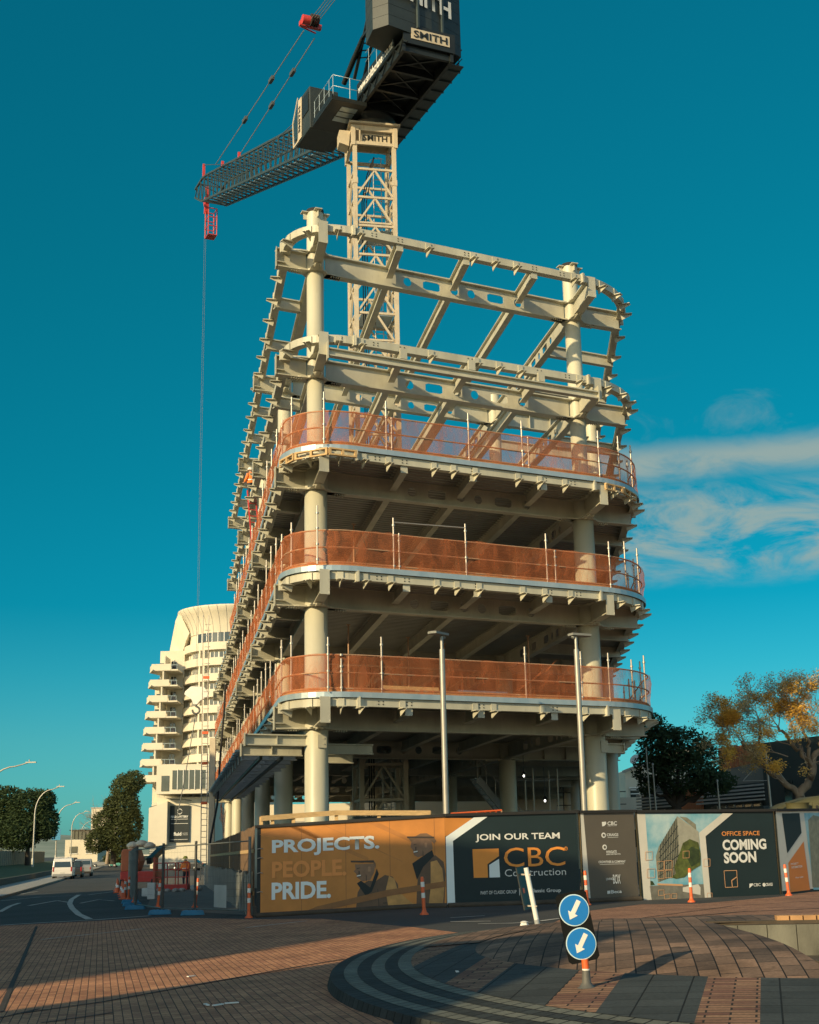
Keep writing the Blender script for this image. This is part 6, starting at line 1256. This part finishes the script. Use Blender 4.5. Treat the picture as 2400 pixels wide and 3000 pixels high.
# loose orange netting low at the back left and an orange sheet high up
mb = MB(); P = [W(-1.6, 34 + i * 1.2) for i in range(8)]
for i, p in enumerate(P): mb.v += [p + Z * (1.5 + .3 * i) + NL * .1 * math.sin(i), p + Z * (3.6 + .15 * i) + NL * .12 * math.cos(i * 1.3)]
mb.f = [[2 * i, 2 * i + 2, 2 * i + 3, 2 * i + 1] for i in range(7)]; mb.sm = [True] * 7; mb.mi = [0] * 7; tag(mb.build('loose_netting', 'net'), 'loose orange netting strung low at the back left columns', 'netting')
mb = MB(); mb.add([W(-.75, 12.2, 14.45), W(-.35, 12.2, 14.45), W(-.35, 12.2, 16.2), W(-.45, 12.2, 16.2)], [(0, 1, 2, 3)]); tag(mb.build('orange_sheet', 'hivis'), 'bright orange sheet hung beside a column above the third slab', 'sheet')
# ---- materials and props standing on the floor slabs
def stack(u, v, k, n, label, m='timber'):
    z = ZC[k] + .94; t = thing('material_stack', W(u, v, z), label, 'stack')
    for i in range(n): mb = MB(); mb.box(W(u + .03 * (i % 2), v, z + .12 + i * .17), 2.2 - .1 * (i % 3), .9, .13, EU, EV); mb.build('bundle', m, t)
    for s in (-.7, .7): mb = MB(); mb.box(W(u + s, v, z + .03), .1, .9, .06, EU, EV); mb.build('bearer', 'timber', t)
stack(3.6, 1.2, 0, 4, 'stack of timber on the first slab behind the lowest netting'); stack(7.0, 3.0, 0, 5, 'taller stack of grey sheets on the first slab behind the lowest netting', 'galv'); stack(5.6, 1.8, 1, 3, 'low stack of timber on the second slab behind the middle netting'); stack(8.0, 2.4, 2, 3, 'stack of deck sheets on the open third slab', 'galv'); stack(3.4, 3.0, 2, 2, 'low timber stack on the open third slab near the left column')
for k, u, v in ((0, 1.6, 3), (0, 4.4, 5), (0, 6.2, 6), (0, 9.2, 3), (1, 2.0, 4), (1, 6.6, 5), (1, 9.4, 5)):
    z = ZC[k] + .94; t = thing('steel_prop', W(u, v, z), 'slim steel prop standing between two floor slabs', 'prop', 'steel props between the slabs'); mb = MB(); mb.tube([W(u, v, z), W(u, v, z + 1.7)], .038, 8); mb.tube([W(u, v, z + 1.7), W(u, v, z + 3.1)], .028, 8); mb.build('tube', 'rust', t)
    for zz in (z + .01, z + 3.1): mb = MB(); mb.box(W(u, v, zz), .16, .16, .02, EU, EV); mb.build('plate', 'rust', t)
mb = MB(); P = [W(6.7 + .25 * i, -2.1 + .05 * math.sin(i), ZC[0] + 1.0 + .16 * i) for i in range(8)]
for i, p in enumerate(P): mb.v += [p, p + Z * (.25 + .08 * math.sin(i * 2.1)) + EU * .35]
mb.f = [[2 * i, 2 * i + 2, 2 * i + 3, 2 * i + 1] for i in range(7)]; mb.sm = [True] * 7; mb.mi = [0] * 7; tag(mb.build('slack_netting', 'net'), 'slack twisted swag of orange netting hanging inside the lowest guardrail', 'netting')
# ---- ground floor clutter
def wk(u, v, z=0): return W(u, v, z)
ct = thing('site_container', wk(4.6, 9.5), 'dark site container standing around the crane base inside the ground floor', 'container'); mb = MB(); mb.box(wk(4.4, 11, 1.35), 2.9, 2.4, 2.9, MX, MY); mb.build('body', 'black', ct); mb = MB(); mb.box(wk(4.35, 9.7, 2.6), 2.95, .06, .5, MX, MY); mb.build('header_panel', 'jib', ct)
mb = MB()
for i, (u, v) in enumerate(((2.9, 20), (6.5, 24), (8.6, 30))): mb.tube([wk(u, v, 0), wk(u, v, 5.2)], .05, 8)
tag(mb.build('prop_posts', 'tube'), 'slim steel props inside the dark ground floor', 'props')
st_ = thing('steel_stair', wk(11.5, 15), 'steel stair flight in the shade behind the right column', 'stair'); mb = MB(); a, b = wk(9.6, 14, 4.6), wk(12.4, 14, 1.6); mb.bar(a, b, .08, .3); mb.bar(a + EV * 1.0, b + EV * 1.0, .08, .3); mb.build('stringer', 'steelgrey', st_); mb = MB()
for i in range(14): mb.box(a.lerp(b, i / 13) + EV * .5, .26, 1.0, .04, EU, EV)
mb.build('treads', 'galv', st_); mb = MB(); mb.tube([a + Z * 1, b + Z * 1], .025, 6); [mb.tube([a.lerp(b, i / 6), a.lerp(b, i / 6) + Z * 1], .02, 6) for i in range(7)]; mb.build('handrail', 'tube', st_)
ssc = thing('inner_scaffold', wk(13, 17), 'tube scaffold bay in the shade beside the steel stair', 'scaffold'); mb = MB()
for u in (11.8, 13.2, 14.6):
    for v in (16, 17.5): mb.tube([wk(u, v), wk(u, v, 5.2)], .04, 6)
for z in (1.6, 3.2, 4.7):
    for v in (16, 17.5): mb.tube([wk(11.5, v, z), wk(14.9, v, z)], .035, 6)
mb.build('tubes', 'tube', ssc); mb = MB(); mb.box(wk(13.2, 16.7, 2.3), 3.2, 1.6, .06, EU, EV); mb.build('planks', 'timber', ssc); mb = MB(); mb.box(wk(13.2, 16.0, 2.05), 3.3, .06, .9, EU, EV); mb.build('kick_panel', 'steelgrey', ssc)
br = thing('orange_barrier', wk(5.5, -3.4), 'low orange barrier rail just behind the top of the dark banner', 'barrier')
OB = ((1.03, 39.6, 2.54), (2.54, 40.2, 2.62))
a, b = Vector(OB[0]), Vector(OB[1]); mb = MB(); mb.tube([a, b], .03, 6); mb.tube([a - Z * .22, b - Z * .22], .03, 6); [mb.tube([a.lerp(b, i / 9), a.lerp(b, i / 9) - Z * 1.0], .022, 6) for i in range(10)]; mb.build('rail', 'orange', br); mb = MB(); [mb.tube([a.lerp(b, f), a.lerp(b, f) - Z * 2.6], .03, 6) for f in (0, .5, 1)]; mb.build('leg', 'rust', br)
MT['lamp_on'] = emit('work_light_glow', (1.0, .95, .85), 3.5)
WL = ((2.99, 66.0, 4.58), (4.83, 60.0, 4.59), (5.53, 58.0, 3.43))
for q in WL:
    t = thing('work_light', q, 'small lit white work light hanging in the dark ground floor', 'work light', 'lit work lights in the ground floor'); q = Vector(q); mb = MB(); mb.lathe(q, [(.02, -.05), (.042, -.025), (.042, .025), (.02, .05)], 12); mb.build('bulb', 'lamp_on', t); mb = MB(); mb.lathe(q + Z * .08, [(.12, 0), (.05, .09), (.02, .12)], 12); mb.tube([q + Z * .15, q + Z * 1.4], .012, 4); mb.build('shade', 'black', t)
# low pale building seen through the ground floor
lb = thing('pale_street_building', (8, 118, 0), 'long low pale building seen through the open ground floor of the frame', 'building'); mb = MB(); mb.box((7.5, 124, 2.4), 42, 10, 6.2); mb.build('wall', 'cream', lb); 
for i in range(13): mb = MB(); mb.box((-11.5 + i * 3.1, 118.95, 2.0), 1.9, .1, 1.5); mb.build('window', 'pane', lb)
mb = MB(); mb.box((7.5, 118.5, 3.9), 42, 1.2, .25); mb.build('awning', 'conc', lb)
# ================================================================ trees
def leafmat(name, c, c2, scale=1.2):
    m = mat(name, c, .75, 0, .5, scale, col2=c2, spec=.3); t = m.node_tree; b = t.nodes['Principled BSDF']; o = next(n for n in t.nodes if n.bl_idname == 'ShaderNodeOutputMaterial')
    tr = N(t, 'ShaderNodeBsdfTranslucent', i={'Color': (*c, 1)}); mx = N(t, 'ShaderNodeMixShader', i={0: .25}); t.links.new(b.outputs[0], mx.inputs[1]); t.links.new(tr.outputs[0], mx.inputs[2]); t.links.new(mx.outputs[0], o.inputs[0]); return m
MT['leafdark'] = leafmat('dark_evergreen_leaf', (.055, .085, .03), (.025, .045, .018)); MT['leafolive'] = leafmat('olive_evergreen_leaf', (.10, .115, .04), (.045, .06, .022)); MT['leafamber'] = leafmat('amber_autumn_leaf', (.88, .55, .10), (.66, .38, .07), 2); MT['leaftan'] = leafmat('tan_seed_leaf', (.58, .44, .24), (.40, .32, .13), 2)
MT['bark'] = mat('bark', (.27, .21, .145), .95, 0, .5, 4, .4, 20, stretch=(1, 1, .4)); MT['barkdark'] = mat('dark_bark', (.06, .05, .04), .95, 0, .4, 4); MT['twig'] = mat('pale_twig', (.34, .27, .20), .9, 0, .3, 3)
def leaves(mb, c, r, n, s, rnd, hollow=.55):
    c = Vector(c)
    for _ in range(n):
        d = Vector((rnd.gauss(0, 1), rnd.gauss(0, 1), rnd.gauss(0, 1))).normalized(); k = hollow + (1 - hollow) * rnd.random() ** .6; k *= 1 + rnd.uniform(-.12, .16)
        p = c + V(d.x * r[0], d.y * r[1], d.z * r[2]) * k; a = Vector((rnd.gauss(0, 1), rnd.gauss(0, 1), rnd.gauss(0, .7))).normalized(); b = a.orthogonal().normalized(); q = s * rnd.uniform(.6, 1.4)
        mb.add([p - a * q, p + b * q * .42, p + a * q, p - b * q * .42], [(0, 1, 2, 3)])
def limb(mb, a, b, r0, r1, rnd, wig=.06, n=5):
    a, b = Vector(a), Vector(b); L = (b - a).length; pts = [a.lerp(b, i / n) + (Vector((rnd.gauss(0, 1), rnd.gauss(0, 1), rnd.gauss(0, 1))) * wig * L * .3 if 0 < i < n else Vector()) for i in range(n + 1)]; mb.tube(pts, [r0 + (r1 - r0) * i / n for i in range(n + 1)], 7); return pts
def twigs(mb, a, d, L, r, depth, rnd, ends, spread=.55, up=.12):
    d = Vector(d).normalized(); b = Vector(a) + d * L; pts = limb(mb, a, b, r, r * .62, rnd, .12, 3)
    if depth == 0: ends.append(b); return
    for i in range(rnd.choice((2, 3))):
        nd = (d + Vector((rnd.gauss(0, 1), rnd.gauss(0, 1), rnd.gauss(0, .8))) * spread + Z * up).normalized(); twigs(mb, b if i else pts[2], nd, L * rnd.uniform(.62, .85), r * .58, depth - 1, rnd, ends, spread, up)
def bushy(name, base, trunk_r, forks, clumps, leaf, bark, n, s, label, cat='tree', group=None, seed=1):
    rnd = random.Random(seed); t = thing(name, base, label, cat, group); mb = MB(); b = Vector(base); f = Vector(forks[0]); limb(mb, b, f, trunk_r, trunk_r * .75, rnd, .03)
    for c, r in clumps: limb(mb, f, Vector(c) - Z * r[2] * .3, trunk_r * .45, trunk_r * .12, rnd, .12)
    mb.build('trunk', bark, t); mb = MB(); tot = sum(r[0] * r[2] for c, r in clumps)
    for c, r in clumps: leaves(mb, c, r, int(n * r[0] * r[2] / tot), s, rnd)
    mb.build('crown', leaf, t); return t
# dark tree right of the building
bushy('broadleaf_tree', (14.0, 72, 0), .35, [(13.8, 72, 3.4)], [((13.2, 72, 6.5), (1.3, 1.3, 1.3)), ((14.3, 72, 6.6), (1.5, 1.5, 1.0)), ((15.3, 72.4, 5.8), (1.2, 1.3, 1.1)), ((12.6, 72, 5.4), (1.0, 1.2, .9)), ((14.2, 71.6, 5.1), (1.6, 1.5, 1.1)), ((16.2, 72, 4.7), (.9, 1.0, .6)), ((12.8, 72, 7.6), (.8, .8, .8)), ((15.6, 72, 4.5), (1.1, 1.0, .6)), ((12.3, 71.8, 4.5), (.5, .6, .5))], 'leafdark', 'barkdark', 9000, .13, 'dense dark broadleaf tree beside the right edge of the steel frame', seed=4)
# autumn tree at the right edge
at_ = thing('autumn_tree', (17.3, 60, 0), 'spreading tree with amber autumn leaves and bare twigs at the right edge', 'tree'); rnd = random.Random(12); mb = MB(); tw = MB(); ends = []
f = V(17.0, 60, 3.4); limb(mb, (17.3, 60, 0), f, .30, .24, rnd)
BRN = [((17.0, 60, 3.4), (15.6, 60, 4.7), .20, .15), ((15.6, 60, 4.7), (14.55, 59.8, 5.9), .15, .10), ((15.6, 60, 4.7), (14.9, 60, 5.55), .1, .07), ((17.0, 60, 3.4), (17.7, 60, 4.7), .26, .2), ((17.7, 60, 4.7), (17.0, 60.2, 5.6), .15, .12), ((17.7, 60, 4.7), (18.4, 60.5, 6.2), .18, .12), ((17.0, 60.2, 5.6), (16.3, 60, 6.5), .11, .08), ((17.7, 60, 4.7), (17.2, 59.4, 6.4), .12, .08), ((15.3, 60, 5.0), (15.4, 59.6, 6.3), .08, .06)]
for a, b, r0, r1 in BRN: limb(mb, a, b, r0 * .8, r1 * .75, rnd, .14, 7)
mb.build('trunk', 'bark', at_)
for a, d, L in (((14.55, 59.8, 5.9), (-.7, .1, .75), .8), ((14.9, 60, 5.55), (-.3, .2, .8), .75), ((16.3, 60, 6.5), (-.5, 0, .8), .8), ((16.3, 60, 6.5), (.3, .3, .9), .8), ((18.4, 60.5, 6.2), (.1, 0, 1), .9), ((17.2, 59.4, 6.4), (0, -.3, 1), .9), ((15.4, 59.6, 6.3), (-.2, -.2, 1), .8), ((17.0, 60.2, 5.6), (-.9, 0, .4), .9), ((18.4, 60.5, 6.2), (.8, .2, .5), .9), ((16.6, 60, 5.2), (-.8, -.3, .2), .8), ((15.4, 59.6, 6.3), (-.7, .2, .6), .7), ((17.7, 60, 5.0), (.7, .3, .6), 1.0), ((16.3, 60, 6.5), (-.9, .2, .3), .8), ((17.2, 59.4, 6.4), (-.5, .3, .9), .9), ((17.2, 59.4, 6.4), (.6, -.2, .9), .9), ((18.4, 60.5, 6.2), (-.5, -.2, .9), .9), ((17.0, 60.2, 5.6), (.2, .5, .9), .9), ((17.7, 60, 4.9), (.9, -.2, .3), .9), ((15.6, 60, 4.7), (-.9, .1, .35), .95), ((14.9, 60, 5.55), (-.95, -.1, .25), .8), ((16.4, 60, 4.0), (-.7, -.4, .5), .8), ((17.4, 60, 4.6), (-.3, -.5, .8), 1.0)): twigs(tw, a, d, L, .028, 4, rnd, ends)
tw.build('twigs', 'twig', at_)
la, lt = MB(), MB()
for e in ends:
    amber = (abs(e.x - 16.0) < .85 and e.z < 8.0) or (e.x > 16.5 and 6.0 < e.z < 8.4) or (abs(e.x - 14.0) < .4)
    leaves(la if amber else lt, e, (.33, .33, .26), 60 if amber else 20, .05, rnd, .1)
la.build('amber_leaves', 'leafamber', at_); lt.build('tan_leaves', 'leaftan', at_)
# left side trees
def LT_(x, y, cl, label, seed, n=7000, s=.22, leaf='leafdark', grp='dark evergreens behind the board fence'): return bushy('evergreen_tree', (x, y, .4), .35, [(x, y, 2.6)], cl, leaf, 'barkdark', n, s, label, 'tree', grp, seed)
LT_(-55.5, 178, [((-55.8, 178, 6.6), (3.6, 3.4, 3.8)), ((-53.2, 177, 8.6), (2.4, 2.4, 1.9)), ((-57.5, 178, 8.5), (3, 3, 2.2)), ((-53.5, 176, 4.8), (2.6, 2.5, 2.4))], 'dark evergreen at the left edge behind the fence', 21, 12000)
LT_(-50, 176, [((-50.0, 176, 7.6), (2.7, 2.8, 2.3)), ((-48.4, 176, 5.9), (2.2, 2.4, 2.0)), ((-50.8, 175, 4.6), (2.6, 2.5, 2.3)), ((-48.2, 176, 8.6), (1.5, 1.6, 1.3)), ((-47.7, 175.5, 4.6), (1.5, 1.6, 1.1))], 'round dark evergreen behind the nearest whole street lamp', 22, 12000)
bushy('evergreen_tree', (-47.6, 215, 0), .5, [(-47.6, 215, 3)], [((-46.4, 216, 11.6), (2.2, 3, 2.3)), ((-45.2, 217, 12.8), (1.7, 3, 1.8)), ((-46.2, 215, 8.6), (2.4, 3, 2.8)), ((-48.9, 214, 6.4), (1.9, 2.4, 2.0)), ((-49.6, 213, 3.6), (2.0, 2.4, 1.8)), ((-47.0, 214, 4.4), (2.6, 3, 2.6)), ((-45.0, 216, 6.0), (1.6, 3, 3.0)), ((-48.0, 214, 9.2), (1.2, 2, 1.3))], 'leafolive', 'barkdark', 17000, .22, 'tall olive green evergreen standing against the white tower', seed=31)
bt = thing('bare_tree', (-51.0, 222, 0), 'leafless pale tree beside the tall olive evergreen', 'tree'); rnd = random.Random(8); mb = MB(); ends = []; limb(mb, (-50.2, 222, 0), (-50.0, 222, 4.5), .3, .22, rnd)
for d in ((-.8, 0, .5), (-.4, .2, 1), (.3, 0, 1), (-.9, -.2, .2), (-.6, -.3, .8), (0, .3, 1)): twigs(mb, (-50.0, 222, 4.6), d, 2.2, .10, 4, rnd, ends, .45, .1)
mb.build('branches', 'twig', bt)
bushy('shrub', (-51.5, 240, 0), .1, [(-51.5, 240, .6)], [((-51.5, 240, 1.2), (2.4, 2, 1.3)), ((-53.8, 241, .8), (1.4, 1.4, .9))], 'leafolive', 'barkdark', 2500, .2, 'low tufted shrub at the foot of the olive evergreen', 'shrub', seed=33)
# ================================================================ people
def person(loc, head, label, helmet, top, pose='stand'):
    o = Vector(loc); hd_ = V(math.cos(head), math.sin(head), 0); s_ = Z.cross(hd_); t = thing('person', o, label, 'person')
    def q(f, s, z): return hd_ * f + s_ * s + Z * z
    J = [q(0, 0, .96), q(.0, 0, 1.15), q(.02, 0, 1.38), q(.03, 0, 1.50), q(.07, 0, 1.62)]; R = [.15, .14, .15, .06, .095]; E = [(0, 1), (1, 2), (2, 3), (3, 4)]
    def ch(start, pts, rs):
        p = start
        for a, r in zip(pts, rs): J.append(a); R.append(r); E.append((p, len(J) - 1)); p = len(J) - 1
        return p
    for s in (1, -1):
        ch(0, [q(0, s * .10, .90), q(.05, s * .12, .50), q(-.02, s * .13, .08), q(.14, s * .14, .04)], [.10, .07, .05, .04])
        h = ch(2, [q(0, s * .20, 1.40), q(.05, s * .27, 1.12), q(.28, s * .20, 1.02), q(.36, s * .16, 1.04)], [.07, .052, .04, .032])
        for k in range(5): a = (k - 2) * .018; ch(h, [q(.41 - (.02 if k == 0 else 0), s * .16 + a, 1.05 + (.02 if k == 0 else 0)), q(.45, s * .155 + a, 1.03)], [.010, .008])
    me = bpy.data.meshes.new('body'); me.from_pydata(J, E, []); ob = bpy.data.objects.new('body', me); COL.objects.link(ob); m = ob.modifiers.new('skin', 'SKIN')
    for v, r in zip(me.skin_vertices[0].data, R): v.radius = (r, r)
    me.skin_vertices[0].data[0].use_root = True; m2 = ob.modifiers.new('sub', 'SUBSURF'); m2.levels = 1; m2.render_levels = 2
    dg = bpy.context.evaluated_depsgraph_get(); bm_ = bpy.data.meshes.new_from_object(ob.evaluated_get(dg)); bpy.data.objects.remove(ob); bm_.materials.clear()
    for mm in ('skin', 'denim', 'hivis'): bm_.materials.append(MT[mm])
    for p in bm_.polygons:
        z = p.center.z; p.use_smooth = True; p.material_index = 1 if z < .97 else 0
    b = bpy.data.objects.new('body', bm_); COL.objects.link(b); b.parent = t
    mb = MB(); c = o + q(.01, 0, 0)
    for (z0, r0), (z1, r1) in (((.95, .20), (1.15, .195)), ((1.15, .195), (1.44, .21))): mb.lathe(c, [(r0, z0), (r1, z1)], 14, True)
    mb.lathe(c, [(.21, 1.43), (.14, 1.49), (.08, 1.51)], 14)
    for s in (1, -1): mb.tube([o + q(0, s * .19, 1.41), o + q(.05, s * .275, 1.13), o + q(.2, s * .23, 1.06)], [.085, .07, .055], 10)
    vst = mb.build('jacket', top, t); mb = MB(); mb.lathe(c, [(.214, 1.08), (.214, 1.13)], 14); mb.build('reflective_band', 'white', vst)
    mb = MB(); hc_ = o + q(.07, 0, 1.66); mb.lathe(hc_, [(.155, -.02), (.135, .0), (.125, .07), (.08, .125), (.01, .14)], 16); mb.box(hc_ + hd_ * .13 - Z * .01, .12, .2, .015, hd_, s_); mb.build('helmet', helmet, t)
    mb = MB(); fc = o + q(.07, 0, 1.60)
    for s in (1, -1): mb.lathe(fc + hd_ * .085 + s_ * s * .035 + Z * .02, [(.012, 0), (.008, .008)], 8, True, hd_)
    mb.prism([(-.012, -.03), (.012, -.03), (.004, .03)], fc + hd_ * .088, s_, Z, hd_, .02); mb.box(fc + hd_ * .09 - Z * .055, .006, .045, .008, hd_, s_); mb.build('face', 'skin', t); return t
PW = (-0.84, 19.16)
p = W(-1.12, 20.2, ZC[3] + .80)
person(p, 2.4, 'person in a white helmet and orange jacket standing on the high left edge beam', 'white', 'hivis')
pq = V(-13.2, 78.5, gz(-13.2)); person(pq, -2.0, 'person in a yellow helmet and orange jacket behind the red platform', 'yellow', 'hivis')
t = thing('red_ladder', W(-1.0, 19, ZC[2] + 1), 'red ladder leaning up to the worker on the high left edge', 'ladder'); mb = MB(); a, b = W(-.9, 17.6, ZC[2] + .95), W(-1.15, 19.6, ZC[3] + 1.2)
for s in (-.2, .2): mb.bar(a + EU * s, b + EU * s, .05, .08)
for i in range(12): mb.bar(a.lerp(b, i / 12) - EU * .2, a.lerp(b, i / 12) + EU * .2, .04)
mb.build('rails', 'red', t)
# ================================================================ unseen blocks added only to shade the paving, hoarding and left columns
def block(poly, h, label):
    c = sum((V(x, y, 0) for x, y in poly), V(0, 0, 0)) / len(poly); t = thing('shadow_caster', c, label, 'building'); mb = MB(); mb.prism(poly, V(0, 0, -1), (1, 0, 0), (0, 1, 0), Z, h + 1); mb.build('wall', 'render', t)
    mb = MB(); mb.prism([(c.x + (x - c.x) * 1.01, c.y + (y - c.y) * 1.01) for x, y in poly], Z * (h - .2), (1, 0, 0), (0, 1, 0), Z, .25); mb.build('roof_edge', 'conc', t)
    for (x0, y0), (x1, y1) in zip(poly, poly[1:] + poly[:1]):
        a, b = V(x0, y0, 0), V(x1, y1, 0); d = (b - a).normalized(); n = V(d.y, -d.x, 0); L = (b - a).length; n = n if n.dot((a + b) / 2 - c) > 0 else -n
        for i in range(int(L / 4)):
            for z in range(int(h / 3.4)): mb = MB(); mb.box(a + d * (2 + i * 4) + n * .03 + Z * (1.8 + z * 3.4), 1.7, .1, 1.6, d, n); mb.build('window', 'pane', t)
def caster(shadow, h, label):      # footprint chosen so that the roof shadow falls on the given ground outline
    k = h / math.tan(math.radians(SUN_EL)); block([(round(x - k * math.sin(_a), 2), round(y - k * math.cos(_a), 2)) for x, y in shadow], h, label)
caster([(-10.6, 5), (-6.3, 2.45), (3.8, 19.3), (-.4, 21.9)], 8.6, 'narrow low block added behind the camera to shade the foreground paving')
caster([(7.1, 41.5), (1, 42.0), (-2, 43.2), (-12, 46), (-40, -2), (-19.8, -4)], 16, 'large block added behind the camera to shade the junction and hoarding')
caster([(8, 62), (1, 99), (-13, 87), (-6.6, 50.5)], 20, 'tall block added out of view on the left to shade the street columns')
